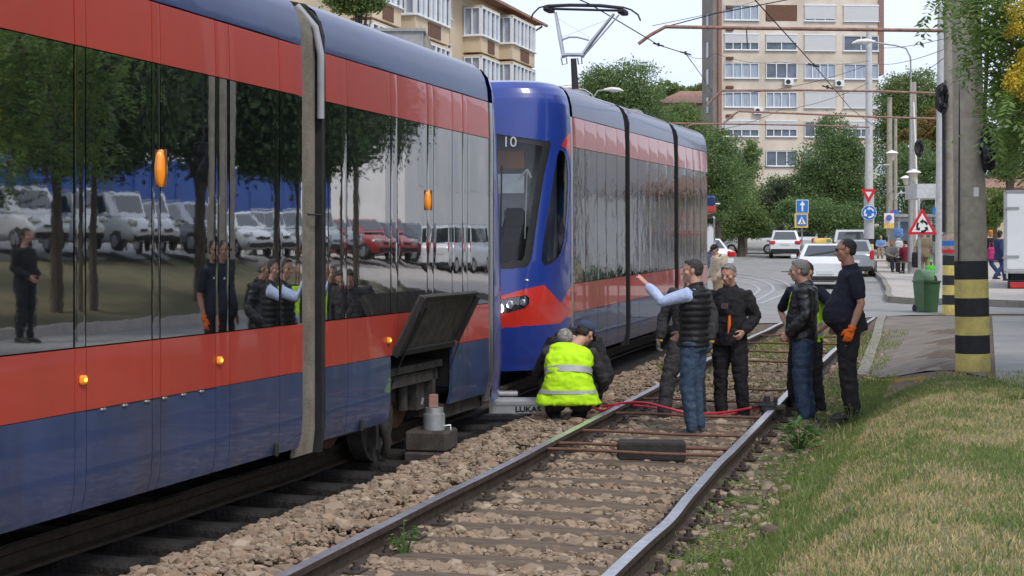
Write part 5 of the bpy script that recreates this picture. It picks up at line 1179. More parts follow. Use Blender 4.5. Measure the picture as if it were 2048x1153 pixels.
# low tiled-roof houses behind the trees
def house(label, x, y, w, dp, h, rh, wall, roof, yaw=0, nwin=4):
    z = zg(x, y); o = thing('house', label, 'building', (x, y, z), yaw); mb = MB(); mb.box(0, w, 0, dp, -1, h); mb.build('wall', M[wall], o)
    mb = MB(); e = .5; V = [(-e, -e, h), (w+e, -e, h), (w+e, dp+e, h), (-e, dp+e, h), (dp*.35, dp/2, h+rh), (w-dp*.35, dp/2, h+rh)]
    mb.add(V, [(0, 1, 5, 4), (1, 2, 5), (2, 3, 4, 5), (3, 0, 4), (3, 2, 1, 0)]); rf = mb.build('roof', M[roof], o)
    mb = MB(); mb.box(w*.6, w*.6+.8, dp*.4, dp*.4+.8, h+rh*.5, h+rh+.7); mb.build('chimney', M['rust'], rf)
    mb = MB(); mb.box(-e-.05, w+e+.05, -e-.12, -e, h-.15, h+.05); mb.build('gutter', M['rust'], rf)
    fl = int(h//2.8)
    for f in range(fl):
        for i in range(nwin): window(o, 'h', 1.6, 1.4, 2, 0, 'bglass', RT(w*(i+.5)/nwin-.8, -.02, h-2.3-f*2.9))
    return o
d = 158.; house('cream block with brown tiled hipped roof left of the tower', (1312-1024)/F*d, d, 14, 10, CH+(HOR-208)/F*d-zg(10, d), 1.9, 'ochre', 'tile', R(3), 5)
d = 150.; house('low block with reddish tiled roof behind the pantograph', (1062-1024)/F*d, d, 9, 10, CH+(HOR-186)/F*d-zg(4, d), 1.3, 'cream', 'tile', R(-3), 5)
d = 95.; house('pale brown flat building glimpsed at the right edge behind the truck', (1975-1024)/F*d, d, 14, 8, CH+(HOR-378)/F*d-zg(30, d), 1.6, 'ochre', 'tile', 0, 3)
# left apartment block, facade parallel to the track at v = -28
AV = -28.
def ua_(px): a = (px-1024)/F; d = AV/(a*CT-ST); return uv(a*d, d)[0], d
u1a, d1 = ua_(1064); u0a = u1a-58
x, y = XY(u0a, AV); za = zg(x, y); APT = thing('apartment_building', 'ochre apartment building with glazed bay windows at the upper left', 'building', (x, y, za), -TH)
def loc_a(px, py): u, d = ua_(px); return u-u0a, CH+(HOR-py)/F*d-za
EH = loc_a(1062, 52)[1]
Lw = u1a-u0a-.4
mb = MB(); mb.box(-12, 0, 0, Lw, -3, EH); mb.box(-.0, .03, 0, Lw, EH-.5, EH)
mb.build('wall', M['ochre'], APT)
mb = MB(); e = 1.0; V = [(e, -e, EH), (e, Lw+.3, EH), (-13, Lw+.3, EH), (-13, -e, EH), (-6, 4, EH+2.2), (-6, Lw-4, EH+2.2)]
mb.add(V, [(0, 1, 5, 4), (1, 2, 5), (2, 3, 4, 5), (3, 0, 4), (3, 2, 1, 0)]); mb.box(e-.02, e+.12, -e, Lw+.3, EH-.12, EH+.03); mb.build('roof', M['tile'], APT)
for px in (893, 1003, 1058):
    yy, _ = loc_a(px, 60); mb = MB(); mb.tube([(.12, yy, -1), (.12, yy, EH-.6), (.9, yy, EH-.15)], .07, 8); mb.build('downpipe', M['rust'], APT)
# bays: (px left, px right, rows of top y)
fh = 2.8
def bay(pa, pb, ptop, label=None, depth=1.1, nfl=5):
    ya, yb = loc_a(pa, 50)[0], loc_a(pb, 50)[0]; zt = loc_a((pa+pb)/2, ptop)[1]
    for f in range(nfl):
        z1 = zt-fh*f
        if z1 < 1: break
        if False: pass
        mb = MB(); mb.box(0, depth, ya, yb, z1-2.55, z1-1.62); mb.box(0, depth+.05, ya-.05, yb+.05, z1, z1+.10); mb.box(0, .02, ya, yb, z1-1.6, z1)
        b = mb.build('bay', M['ochre'], APT)
        n = max(2, round((yb-ya)/.75)); w = (yb-ya)/n
        for i in range(n):
            window(b, 'bay', round(w, 2), 1.6, 1, 0, 'curtain' if i % 2 else 'bglass', Matrix.Translation((depth-.03, ya+i*w, z1-1.61)) @ Matrix.Rotation(R(90), 4, 'Z'))
        window(b, 'bays', .98, 1.6, 2, 0, 'curtain', Matrix.Translation((.06, ya+.03, z1-1.61)))
        mb = MB(); mb.box(depth+.002, depth+.04, ya+(yb-ya)*.35, ya+(yb-ya)*.72, z1-2.45, z1-1.75); mb.build('balcony_panel', M['rust'], b)
bay(926, 962, 24); bay(990, 1036, 46); bay(790, 860, -18); bay(700, 760, -60)
for px in (975, 1046, 885):
    for f in range(5):
        yy, zt = loc_a(px, 50+(1046-px)*-.45); zt -= f*fh
        if zt > 3: window(APT, 'sm', 1.2, 1.4, 2, 0, 'bglass', Matrix.Translation((.02, yy, zt-1.5)) @ Matrix.Rotation(R(90), 4, 'Z'))
# annexe with flat grey roof
d = 66.; x0 = (700-1024)/F*d; x1 = (838-1024)/F*d; zt = CH+(HOR-66)/F*d
an = thing('annexe', 'flat-roofed grey annexe in front of the apartment building', 'building', (x0, d, zg(x0, d)), -TH*0.0)
hh = zt-zg(x0, d)
mb = MB(); mb.box(0, x1-x0, 0, 24, -1, hh-.7); mb.build('wall', M['cream'], an); mb = MB(); mb.box(-.3, x1-x0+.2, -.4, 25, hh-.7, hh); mb.box(-.4, x1-x0+.3, -.5, 25.1, hh+.002, hh+.14); mb.build('roof', M['roofgrey'], an)
mb = MB()
for i in range(9): mb.box(x1-x0+.21, x1-x0+.3, .2+i*2.7, 2.5+i*2.7, hh-.65, hh-.05)
mb.build('roof_edge_panels', M['concrete'], an)
window(an, 'an', 1.6, 1.3, 3, 0, 'curtain', RT(x1-x0-2.2, -.02, hh-2.4))
# ---------------- reflected surroundings on the right, outside the frame ----------------
def wallseg(name, label, cat, ua, ub, v, z0, z1, th, material, parts=None):
    x, y = XY(ua, v); o = thing(name, label, cat, (x, y, zg(x, y)), -TH); L_ = ub-ua; mb = MB()
    mb.box(0, th, 0, L_, z0, z1); mb.build('wall', M[material], o); return o, L_
ho, L_ = wallseg('hoarding', 'long blue hoarding behind the car park, seen mirrored in the tram windows', 'fence', 12, 98, 24, -1.0, 3.2, .08, 'hoarding')
for i in range(29): mb = MB(); mb.box(-.06, 0, i*3, i*3+.1, -1, 3.3); mb.build('post', M['hoarding'], ho)
wo_, L_ = wallseg('white_building', 'white rendered building beyond the parked cars, seen mirrored in the tram', 'building', 57, 125, 13.5, -2, 9, 3, 'wall_white')
for i in range(12): mb = MB(); mb.box(-.04, 0, 2+i*5.5, 4.6+i*5.5, 3.2, 5.6); mb.build('wall_panel', M['winwhite'], wo_)
for i in range(6): window(wo_, 'wb', 2.0, 1.5, 2, 0, 'bglass', Matrix.Translation((-.03, 22+i*7.1, 1.2)) @ Matrix.Rotation(R(-90), 4, 'Z'))
# ---------------- vehicles ----------------
def car(label, loc, yaw, paint='carwhite', kind='sedan', group=None, taxi=False, lights=True, scale=1.0, plate_text=False):
    o = thing('car', label, 'car', loc, yaw, group); o.scale = (scale,)*3
    L_, Wd = {'sedan': (4.4, 1.74), 'suv': (4.5, 1.82), 'hatch': (4.0, 1.72), 'van': (4.4, 1.80)}[kind]
    # stations: y from the rear (0) to the front (L); (y, zbelt, zroof or 0, w)
    S = {'sedan': [(0, .42, .82, .80), (.06, .30, 1.00, .84), (.55, .24, 1.06, .87), (.95, .22, 1.08, .87), (1.55, .22, 1.0, .87), (2.2, .22, .98, .87), (3.0, .22, .96, .87), (3.35, .22, .93, .86), (4.0, .25, .80, .84), (4.3, .3, .68, .78), (4.4, .4, .55, .70)],
         'suv': [(0, .50, .90, .84), (.06, .38, 1.08, .88), (.3, .32, 1.12, .90), (.9, .30, 1.08, .91), (1.6, .30, 1.05, .91), (2.3, .30, 1.03, .91), (3.0, .30, 1.02, .91), (3.35, .30, 1.02, .9), (4.1, .32, .92, .87), (4.4, .38, .80, .80), (4.5, .48, .65, .72)],
         'hatch': [(0, .42, .88, .79), (.06, .32, .98, .83), (.3, .25, 1.02, .85), (.8, .22, 1.0, .86), (1.4, .22, .97, .86), (2.0, .22, .95, .86), (2.7, .22, .94, .86), (3.0, .22, .93, .85), (3.6, .25, .82, .82), (3.9, .3, .68, .76), (4.0, .4, .55, .68)],
         'van': [(0, .42, .95, .84), (.05, .34, 1.08, .88), (.2, .28, 1.12, .90), (.9, .25, 1.1, .90), (1.6, .25, 1.08, .90), (2.3, .25, 1.06, .90), (2.9, .25, 1.05, .90), (3.25, .25, 1.04, .88), (4.0, .28, .92, .84), (4.3, .32, .76, .78), (4.4, .42, .6, .72)]}[kind]
    n = 10; V = []
    for y, zb, zt, w in S:
        pr = [(0, zb), (w*.8, zb), (w*.97, zb+.08), (w, zb+(zt-zb)*.35), (w*.995, zb+(zt-zb)*.62), (w*.97, zt-.07), (w*.92, zt-.015), (w*.5, zt+.015), (0, zt+.02)]
        pr = [(x, z) for x, z in pr]; ring = pr+[(-x, z) for x, z in pr[-2:0:-1]]; V += [(x, y, z) for x, z in ring]; n = len(ring)
    mb = MB(); mb.add(V, [(i*n+j, i*n+(j+1) % n, i*n+n+(j+1) % n, i*n+n+j)[::-1] for i in range(len(S)-1) for j in range(n)], 0, True)
    mb.add(V[:n], [tuple(range(n))]); mb.add(V[-n:], [tuple(range(n-1, -1, -1))]); bd = mb.build('body', M[paint], o)
    # greenhouse: bottom outline and roof outline
    g = {'sedan': (.62, 3.30, 1.15, 2.55, 1.06, 1.50, .82, .60), 'suv': (.12, 3.40, .42, 2.6, 1.08, 1.68, .86, .66), 'hatch': (.10, 3.05, .50, 2.2, 1.0, 1.50, .80, .62), 'van': (.06, 3.35, .22, 2.55, 1.10, 1.80, .86, .74)}[kind]
    yr, yf, tr, tf, zb, zt, wb, wt = g; k = 6; V = []
    def sec(y0, y1, z, w): return [(-w, y0+.06, z), (-w*.8, y0, z), (w*.8, y0, z), (w, y0+.06, z), (w, (y0+y1)/2, z), (w, y1-.12, z), (w*.75, y1, z), (-w*.75, y1, z), (-w, y1-.12, z), (-w, (y0+y1)/2, z)]
    zf = zb-.10
    for a in (0, .88, 1.0):
        q = a if a < 1 else 1.0; V += sec(yr+(tr-yr)*q, yf+(tf-yf)*q, (zb-.06)+(zt-zb+.06)*(a if a < 1 else .985), wb+(wt-wb)*q)
    V += [(x*.86, (y-(tr+tf)/2)*.9+(tr+tf)/2, zt) for x, y, z in V[-10:]]
    mb = MB(); mb.add(V, [(i*10+j, i*10+(j+1) % 10, i*10+10+(j+1) % 10, i*10+10+j) for i in range(3) for j in range(10)]+[tuple(range(30, 40))], 0, False); mb.build('cabin', M[paint], o)
    def pane(c, nm='window'):      # quad slightly proud
        nrm = (Vector(c[1])-Vector(c[0])).cross(Vector(c[3])-Vector(c[0])).normalized()*.012
        mb = MB(); A = [Vector(p)+nrm for p in c]; B = [Vector(p)-nrm*.3 for p in c]; mb.add(A+B, [(0, 1, 2, 3), (0, 4, 5, 1), (1, 5, 6, 2), (2, 6, 7, 3), (3, 7, 4, 0)]); mb.build(nm, M['carglass'], o)
    def at_(y, w, q): return (w*(wb+(wt-wb)*q), yr+(tr-yr)*q+(yf+(tf-yf)*q-(yr+(tr-yr)*q))*y, zb-.06+(zt-zb+.06)*q)
    a, b = .16, .86
    yb_ = lambda q: yr+(tr-yr)*q; zq = lambda q: zb-.06+(zt-zb+.06)*q; wq = lambda q: wb+(wt-wb)*q; yf_ = lambda q: yf+(tf-yf)*q
    pane([(-wq(a)*.84, yb_(a), zq(a)), (wq(a)*.84, yb_(a), zq(a)), (wq(b)*.80, yb_(b), zq(b)), (-wq(b)*.80, yb_(b), zq(b))], 'rear_window')
    pane([(wq(a)*.74, yf_(a), zq(a)), (-wq(a)*.74, yf_(a), zq(a)), (-wq(b)*.74, yf_(b), zq(b)), (wq(b)*.74, yf_(b), zq(b))], 'windscreen')
    for s in (1, -1):
        for f0, f1 in ((.10, .47), (.50, .90)):
            c = [at_(f0, s, a), at_(f1, s, a), at_(f1 if f1 < .8 else f1-.02, s, b), at_(f0, s, b)]
            pane(c if s > 0 else c[::-1], 'side_window')
        mb = MB(); wy = yf_(.15)-.25; mb.rbox((s*(wb+.13), wy, zb+.0), (.2, .1, .13), .03); mb.build('mirror', M[paint], o)
    wr_ = .31 if kind != 'suv' else .35
    for s in (1, -1):
        for y in (.78, L_-.85):
            mb = MB(); mb.tube([(s*(Wd/2-.20), y, wr_), (s*(Wd/2-.18), y, wr_), (s*(Wd/2+.005), y, wr_), (s*(Wd/2+.015), y, wr_)], [wr_-.03, wr_, wr_, wr_-.04], 26); w = mb.build('wheel', M['tyre'], o)
            mb = MB(); mb.tube([(s*(Wd/2+.0), y, wr_), (s*(Wd/2+.022), y, wr_)], [wr_*.66, wr_*.6], 18); mb.build('rim', M['alu'], w)
        mb = MB()
        zt_ = {'sedan': .86, 'suv': .98, 'hatch': .9, 'van': 1.0}[kind]
        if kind in ('van', 'hatch'): mb.rbox((s*(Wd/2-.115), .02, zt_), (.16, .16, .36), .03)
        else: mb.rbox((s*(Wd/2-.17), .03, zt_-.02), (.36, .18, .20 if kind == 'suv' else .25), .05)
        mb.build('tail_light', M['redlens'], o)
        mb = MB(); mb.rbox((s*(Wd/2-.24), L_-.17, zt_-.18), (.34, .22, .16), .05); mb.build('headlight', M['lens'], o)
    mb = MB(); zp = {'sedan': .55, 'suv': .86, 'hatch': .62, 'van': .78}[kind]; mb.rbox((0, -.012, zp), (.52, .02, .12), .006); mb.build('number_plate', M['plate'], o)
    mb = MB(); mb.rbox((0, .05, .36 if kind != 'suv' else .45), (Wd*.92, .16, .14 if kind != 'suv' else .26), .05); mb.rbox((0, L_-.06, .38), (Wd*.8, .14, .16), .05); mb.build('bumper', M['rubber'] , o)
    mb = MB(); mb.rbox((0, L_-.03, .6), (.8, .06, .12), .02); mb.build('grille', M['rubber'], o)
    if kind == 'suv' or kind == 'van':
        mb = MB()
        for s in (1, -1): mb.tube([(s*wt*.93, tr+.15, zt+.05), (s*wt*.93, tf-.1, zt+.05)], .02, 6); mb.box(s*wt*.93-.015, s*wt*.93+.015, tr+.2, tr+.26, zt-.03, zt+.05); mb.box(s*wt*.93-.015, s*wt*.93+.015, tf-.2, tf-.14, zt-.03, zt+.05)
        mb.build('roof_rail', M['alu'], o)
    if taxi:
        mb = MB(); mb.rbox((0, 1.9, zt+.10), (.62, .2, .18), .06); mb.build('taxi_sign', M['sign_yellow'] , o); mb = MB(); mb.rbox((.2, 1.79, zt+.10), (.15, .02, .1), .01); mb.build('taxi_sign_panel', M['lidgreen'], o)
    return o
def cpos(px, d): p = at(px, d); p.z += .02; return p
c_taxi = car('white taxi sedan with yellow roof sign seen from behind, nearest car in the street', cpos(1650, 49), R(-9.5), 'carwhite', 'sedan', taxi=True)
c_suv = car('white off-road car with black bumper seen from behind on the curve of the street', cpos(1570, 88.5), R(-10), 'carwhite', 'suv')
car('white hatchback turning left in front of the off-road car', cpos(1566, 96), R(68), 'carwhite', 'hatch')
car('white sedan behind the one-way sign, right of the off-road car', cpos(1607, 97), R(-20), 'carwhite', 'sedan')
car('dark car with red lights beyond the taxi roof', cpos(1660, 92), R(-12), 'cardark', 'sedan')
car('white estate car with roof rails right of the taxi, partly behind the polo man', cpos(1702, 76), R(-12), 'carwhite', 'van')
car('silver grey car directly behind the head of the man in the polo shirt', cpos(1706, 60), R(-12), 'carsilver', 'hatch')
car('white taxi with orange roof sign at the tail of the second tram', cpos(1432, 64), R(12), 'carwhite', 'sedan', taxi=True)
car('tiny white car far away in front of the hedge, left of the off-road car', cpos(1540, 112), R(80), 'carsilver', 'hatch')
# parked row (mirrored in the tram)
kinds = [('van', 'carwhite'), ('hatch', 'carsilver'), ('van', 'carwhite'), ('van', 'carwhite'), ('suv', 'carsilver'), ('hatch', 'carwhite'), ('suv', 'carsilver'), ('sedan', 'carred'), ('hatch', 'cardark'), ('van', 'carwhite'), ('van', 'carwhite')]
lab = ['white van', 'silver hatchback', 'white van', 'white van', 'silver off-road car', 'white hatchback', 'silver off-road car', 'red saloon', 'dark hatchback', 'white van seen from behind', 'last white van']
od = ['first', 'second', 'third', 'fourth', 'fifth', 'sixth', 'seventh', 'eighth', 'ninth', 'tenth', 'eleventh']
pc = {}
for i, (k, pnt) in enumerate(kinds):
    rear = i >= 9; yaw = -TH+R(90)+(R(28) if not rear else R(-78))
    x, y = XY(33+i*2.75, 20.5-i*.85) if not rear else XY(51.5+(i-9)*3.2, 9.6+(i-9)*.4)
    if (k, pnt) in pc:
        o = copy_tree(pc[(k, pnt)]); o.location = (x, y, zg(x, y)+.02); o.rotation_euler.z = yaw
    else: o = pc[(k, pnt)] = car('', (x, y, zg(x, y)+.02), yaw, pnt, k, 'cars parked facing the track')
    o['label'] = '%s, %s in the parked row mirrored in the tram windows' % (lab[i], od[i]); o['group'] = 'cars parked facing the track'
# white box truck
p = at(2050, 44); tk = thing('box_truck', 'white box truck standing at the right edge, seen from behind', 'truck', (p.x, p.y, p.z+.02), R(-18.2)); s = 44/F
x0 = (2010-2050)*s; zb_ = CH+(HOR-546)/F*44-p.z; zt_ = CH+(HOR-384)/F*44-p.z
mb = MB(); mb.box(x0, x0+2.3, 0, 4.6, zb_, zt_); mb.build('cargo_box', M['carwhite'], tk)
mb = MB(); mb.box(x0+.09, x0+1.13, -.03, -.002, zb_+.09, zt_-.08); mb.box(x0+1.16, x0+2.2, -.03, -.002, zb_+.09, zt_-.08); mb.build('rear_door', M['carwhite'], tk)
mb = MB(); mb.box(x0-.01, x0+.05, -.05, .0, zb_, zt_+.03); mb.box(x0, x0+2.3, -.05, -.0, zt_-.03, zt_+.03); mb.box(x0, x0+2.3, -.05, 0, zb_-.04, zb_+.03)
for z in (.18, .78): mb.box(x0+.02, x0+.42, -.06, -.032, zb_+(zt_-zb_)*z, zb_+(zt_-zb_)*z+.06)
mb.build('door_frame', M['galv'], tk)
mb = MB(); mb.box(x0+.2, x0+2.1, .1, 6.3, zb_-.34, zb_-.05); mb.box(x0+.1, x0+2.2, -.02, .06, zb_-.52, zb_-.24); mb.build('chassis', M['rubber'], tk)
for sx in (x0+.14, x0+1.7): 
    mb = MB(); mb.rbox((sx+.28, -.05, zb_-.38), (.5, .06, .16), .02); mb.build('tail_light', M['redlens'], tk)
for sx in (x0+.12, x0+1.75):
    for y in (1.2, 5.2):
        mb = MB(); mb.tube([(sx, y, .38), (sx+.45, y, .38)], .39, 24); w = mb.build('wheel', M['tyre'], tk); r_ = MB(); r_.tube([(sx-.01, y, .38), (sx+.46, y, .38)], .22, 16); r_.build('rim', M['galv'], w)
mb = MB(); mb.rbox((x0+1.15, 5.6, 1.25), (2.1, 1.7, 2.0), .15); mb.build('cab', M['carwhite'], tk)
mb = MB(); mb.rbox((x0+1.15, 6.3, 1.65), (1.8, .34, .8), .1); mb.build('windscreen', M['carglass'], tk)
# ---------------- street furniture ----------------
def pole(name, label, cat, px, d, r0, r1, top, material, bands=None, n=24, base=None, lean=0, group=None, footoff=0):
    p = at(px, d); p.z += footoff; o = thing(name, label, cat, p, 0, group); H_ = top-p.z
    z0 = -.1
    if bands:
        bs, k = bands; s = bs; z = -.02
        for i in range(k):
            a, b = (0 if i == 0 else i*s), (i+1)*s; ra = r0+(r1-r0)*a/H_+.003; rb = r0+(r1-r0)*b/H_+.003; mb = MB(); mb.tube([(lean*a/H_, 0, a-(.1 if i == 0 else 0)), (lean*b/H_, 0, b)], [ra, rb], n, caps=False); mb.build('painted_band', M['yellow' if i % 2 == 0 else 'blackp'], o)
    mb = MB(); mb.tube([(0, 0, -.1), (lean*.5, 0, H_/2), (lean, 0, H_)], [r0, (r0+r1)/2, r1], n); mb.build('shaft', M[material], o); return o
POLE = pole('utility_pole', 'thick concrete pole with black and yellow bands beside the footpath, nearest on the right', 'pole', 1946, 16.5, .184, .118, 9.5, 'concrete', (.203, 6), 36, lean=-.17)
c = MB(); c.tube([(-.07-.12, -.10, 1.2), (-.235+.07, -.10, 4.6), (-.20, -.09, 7)], .008, 6); c.build('cable', M['cable'], POLE)
c = MB(); c.box(-.045, .01, -.172, -.166, 1.92, 2.02); c.rotation = 0; c.build('paper_scrap', M['sign_white'], POLE)
POL2 = pole('utility_pole', 'second concrete pole with black and yellow bands, right behind the nearest one', 'pole', 1902, 31, .175, .13, 8.2, 'concrete', (.203, 6), 28)
mb = MB(); mb.tube([(0, 0, 1.26), (0, 0, 1.66)], .182, 28, caps=False); po = mb.build('poster', mat('poster', (.55, .50, .30), .6, col2=(.30, .10, .22), scale=7), POL2)
mb = MB(); mb.tube([(0, 0, 1.27), (0, 0, 1.34)], .1835, 28, caps=False); mb.build('poster_strip', M['sign_red'], po); mb = MB(); mb.tube([(0, 0, 1.42), (0, 0, 1.52)], .1835, 28, caps=False); mb.build('poster_picture', M['sign_blue'], po)
mb = MB(); mb.tube([(-.18, -.1, 1.7), (-.18, -.1, 4.3)], .035, 6); mb.build('conduit', M['blackp'], POL2)
TRAF = pole('sign_pole', 'white tram mast with black and yellow foot carrying yield and roundabout signs', 'pole', 1738, 64, .20, .12, 11.2, 'polewhite', (.255, 6), 20, footoff=.0)
mb = MB(); mb.cyl((0, 0, 1.5), .215, 1.9, 20); mb.build('lower_sleeve', M['polewhite'], TRAF)
def sign_tri(parent, c, w, down=False, blackarrows=False, yaw=0):
    h = w*.88; s = -1 if down else 1; X = Matrix.Translation(c) @ Matrix.Rotation(yaw, 4, 'Z') @ Matrix.Rotation(R(90), 4, 'X')
    def tri(k, o_=0): return [(-w/2*k, s*(-h/3*k)), (w/2*k, s*(-h/3*k)), (0, s*(h*2/3*k))][::(1 if not down else -1)]
    mb = MB(); mb.prism(tri(1), .02, 0, X); a = mb.build('sign_plate', M['sign_red'], parent); mb = MB(); mb.prism(tri(.995), -.004, 0, X @ Matrix.Translation((0, 0, -.001))); mb.build('sign_back', M['galv'], a)
    mb = MB(); mb.prism(tri(.70 if not down else .42), .006, 0, X @ Matrix.Translation((0, 0, .021))); mb.build('sign_face', M['sign_white'], a)
    if blackarrows: arrows(a, X @ Matrix.Translation((0, -h*.02, .029)), w*.17, w*.035, 'sign_black', 1)
    return a
def arrows(parent, X, r, wd, material, ccw=1):
    mb = MB()
    for k in range(3):
        a0 = k*2.0944+.3; n = 8; pts = []
        for i in range(n+1): a = a0+ccw*1.15*i/n; pts.append((math.cos(a)*(r+wd), math.sin(a)*(r+wd)))
        for i in range(n, -1, -1): a = a0+ccw*1.15*i/n; pts.append((math.cos(a)*(r-wd), math.sin(a)*(r-wd)))
        mb.prism(pts, .004, 0, X); a = a0+ccw*1.15; tp = a+ccw*.62
        mb.prism([(math.cos(a)*(r+wd*2.6), math.sin(a)*(r+wd*2.6)), (math.cos(tp)*r, math.sin(tp)*r), (math.cos(a)*(r-wd*2.6), math.sin(a)*(r-wd*2.6))], .005, 0, X)
    mb.build('arrows', M[material], parent)
def PL(o, px, py, d): return PT(px, py, d)-o.location
sign_tri(TRAF, PL(TRAF, 1737, 388, 63.7), .67, True)
def disc(parent, c, r, material, rim='sign_white'):
    X = Matrix.Translation(c) @ Matrix.Rotation(R(90), 4, 'X'); mb = MB(); mb.tube([(0, 0, 0), (0, 0, .02)], r, 32, M=X); a = mb.build('sign_plate', M[rim], parent); mb = MB(); mb.tube([(0, 0, .021), (0, 0, .026)], r*.94, 32, M=X); mb.build('sign_face', M[material], a); return a, X
a, X = disc(TRAF, PL(TRAF, 1738, 426, 63.7), .32, 'sign_blue'); arrows(a, X @ Matrix.Translation((0, 0, .028)), .19, .035, 'sign_white', 1)
for pz, l in ((2, .3), (13.5, .4)): pass
# triangle roundabout warning
p = at(1839, 41); p.z += .10; WS = thing('warning_sign', 'triangular roundabout warning sign with red border on a thin post by the bin', 'sign', p); mb = MB(); mb.cyl((0, 0, 0), .045, CH+(HOR-420)/F*41-p.z, 12); mb.build('post', M['galv'], WS)
sign_tri(WS, PL(WS, 1844, 452, 40.9), .82, False, True)
# one way and crossing sign
p = at(1604, 78); OW = thing('street_sign', 'blue one-way arrow sign above a yellow-edged crossing sign on a thin post', 'sign', p); mb = MB(); mb.cyl((0, 0, 0), .035, 2.9, 10); mb.build('post', M['galv'], OW); s = 78/F
def plate(parent, px0, px1, py0, py1, d, material, name='sign_plate', dy=0):
    a, b = PL(parent, px0, py1, d), PL(parent, px1, py0, d); mb = MB(); mb.box(a.x, b.x, a.y-.02-dy, a.y-dy, a.z, b.z); return mb.build(name, M[material], parent)
a = plate(OW, 1592, 1617, 400, 426, 77.8, 'sign_white'); plate(OW, 1593.2, 1615.8, 401.2, 424.8, 77.8, 'sign_blue', 'sign_face', .021)
q = PL(OW, 1604.5, 413, 77.8); X = Matrix.Translation((q.x, q.y-.045, q.z)) @ Matrix.Rotation(R(90), 4, 'X'); mb = MB(); mb.prism([(-.04, -.26), (.04, -.26), (.04, .05), (.15, .05), (0, .27), (-.15, .05), (-.04, .05)], .006, 0, X); mb.build('arrow', M['sign_white'], OW)
plate(OW, 1589, 1616, 427, 456, 77.8, 'sign_yellow'); plate(OW, 1593, 1613, 430, 452, 77.8, 'sign_blue', 'sign_face', .021)
q = PL(OW, 1603, 441, 77.8); X = Matrix.Translation((q.x, q.y-.045, q.z)) @ Matrix.Rotation(R(90), 4, 'X'); mb = MB(); mb.prism([(-.22, -.20), (.22, -.20), (0, .20)], .006, 0, X); mb.build('triangle', M['sign_white'], OW)
mb = MB(); X2 = X @ Matrix.Translation((0, 0, .008)); mb.prism([(-.01, -.02), (-.09, -.18), (-.05, -.18), (.01, -.07), (.05, -.18), (.09, -.18), (.03, -.02), (.03, .03), (-.02, .03)], .004, 0, X2); mb.tube([(0, .065, 0), (0, .065, .004)], .03, 10, M=X2); mb.build('walking_figure', M['sign_black'], OW)
# no parking signs on the bus-stop masts
p = at(1777, 66); NP_ = thing('parking_sign', 'small white and yellow no-parking plate near the bus stop bench', 'sign', p); mb = MB(); mb.cyl((0, 0, 0), .03, 2.9, 8); mb.build('post', M['galv'], NP_)
plate(NP_, 1768, 1788, 427, 447, 65.8, 'sign_white'); plate(NP_, 1768, 1788, 447.2, 457, 65.8, 'sign_yellow'); a, X = disc(NP_, PL(NP_, 1778, 436, 65.7), .13, 'sign_blue', 'sign_red'); mb = MB(); mb.box(-.12, .12, -.012, .012, .028, .032, 0, X @ Matrix.Rotation(R(-45), 4, 'Z')); mb.build('slash', M['sign_red'], NP_)
# mast cluster
m1 = pole('utility_pole', 'slim concrete mast with banded foot behind the bench', 'pole', 1779, 74, .17, .12, CH+(HOR-195)/F*74, 'concrete', (.22, 6), 16, footoff=.15)
m1b = pole('utility_pole', 'thin grey mast just right of the slim mast behind the bench', 'pole', 1791, 80, .11, .09, CH+(HOR-235)/F*80, 'concrete', None, 12, footoff=.15)
m2 = pole('utility_pole', 'grey mast with cables and lantern between the bench and the warning sign', 'pole', 1826, 61, .22, .13, CH+(HOR-165)/F*61, 'concrete', None, 16, footoff=.15)
m3 = pole('utility_pole', 'white mast behind the second concrete pole, holding the black cable bundle', 'pole', 1884, 46, .21, .12, 10.5, 'polewhite', None, 20, footoff=.1)
a_, X = disc(m1, PL(m1, 1789, 430, 73.7), .26, 'sign_blue', 'sign_red'); mb = MB(); mb.box(-.24, .24, -.025, .025, .028, .032, 0, X @ Matrix.Rotation(R(-45), 4, 'Z')); mb.build('slash', M['sign_red'], m1)
def tube_px(name, pts, r, material, parent, d=None):
    P = [(PT(px, py, dd)-(parent.location if parent else Vector())) for px, py, dd in pts]; mb = MB(); mb.tube(P, r, 8); return mb.build(name, M[material], parent)
def lantern(parent, px, py, d, sc=1.0):
    c = PL(parent, px, py, d); s = .27*sc; mb = MB(); mb.tube([c+Vector((0, 0, -.32*sc)), c+Vector((0, 0, -.26*sc)), c+Vector((0, 0, .02))], [s*.35, s*.42, s*.8], 12); a = mb.build('lantern', mat('lantern_cream', (.60, .55, .45), .5) if 'lantern_cream' not in bpy.data.materials else bpy.data.materials['lantern_cream'], parent)
    mb = MB(); mb.tube([c+Vector((0, 0, .02)), c+Vector((0, 0, .07)), c+Vector((0, 0, .17*sc))], [s*1.15, s*.95, s*.12], 14); mb.build('lantern_cap', M['sign_white'], a)
lantern(m1, 1784, 308, 72); tube_px('bracket', [(1779, 330, 74), (1760, 331, 72), (1752, 338, 72), (1751, 355, 72)], .035, 'polewhite', m1)
lantern(m2, 1827, 347, 60); lantern(m1, 1812, 358, 70, .9); tube_px('bracket', [(1780, 386, 74), (1790, 374, 70), (1812, 374, 70), (1812, 366, 70)], .03, 'polewhite', m1)
tube_px('bracket', [(1791, 398, 72), (1798, 387, 72), (1812, 386, 72)], .03, 'polewhite', m1)
tube_px('conduit', [(1827, 205, 60.6), (1829, 250, 60.6), (1833, 345, 60.6), (1833, 480, 60.6)], .035, 'sign_white', m2); tube_px('conduit', [(1816, 292, 60.6), (1820, 296, 60.6), (1822, 345, 60.6)], .035, 'sign_white', m2)
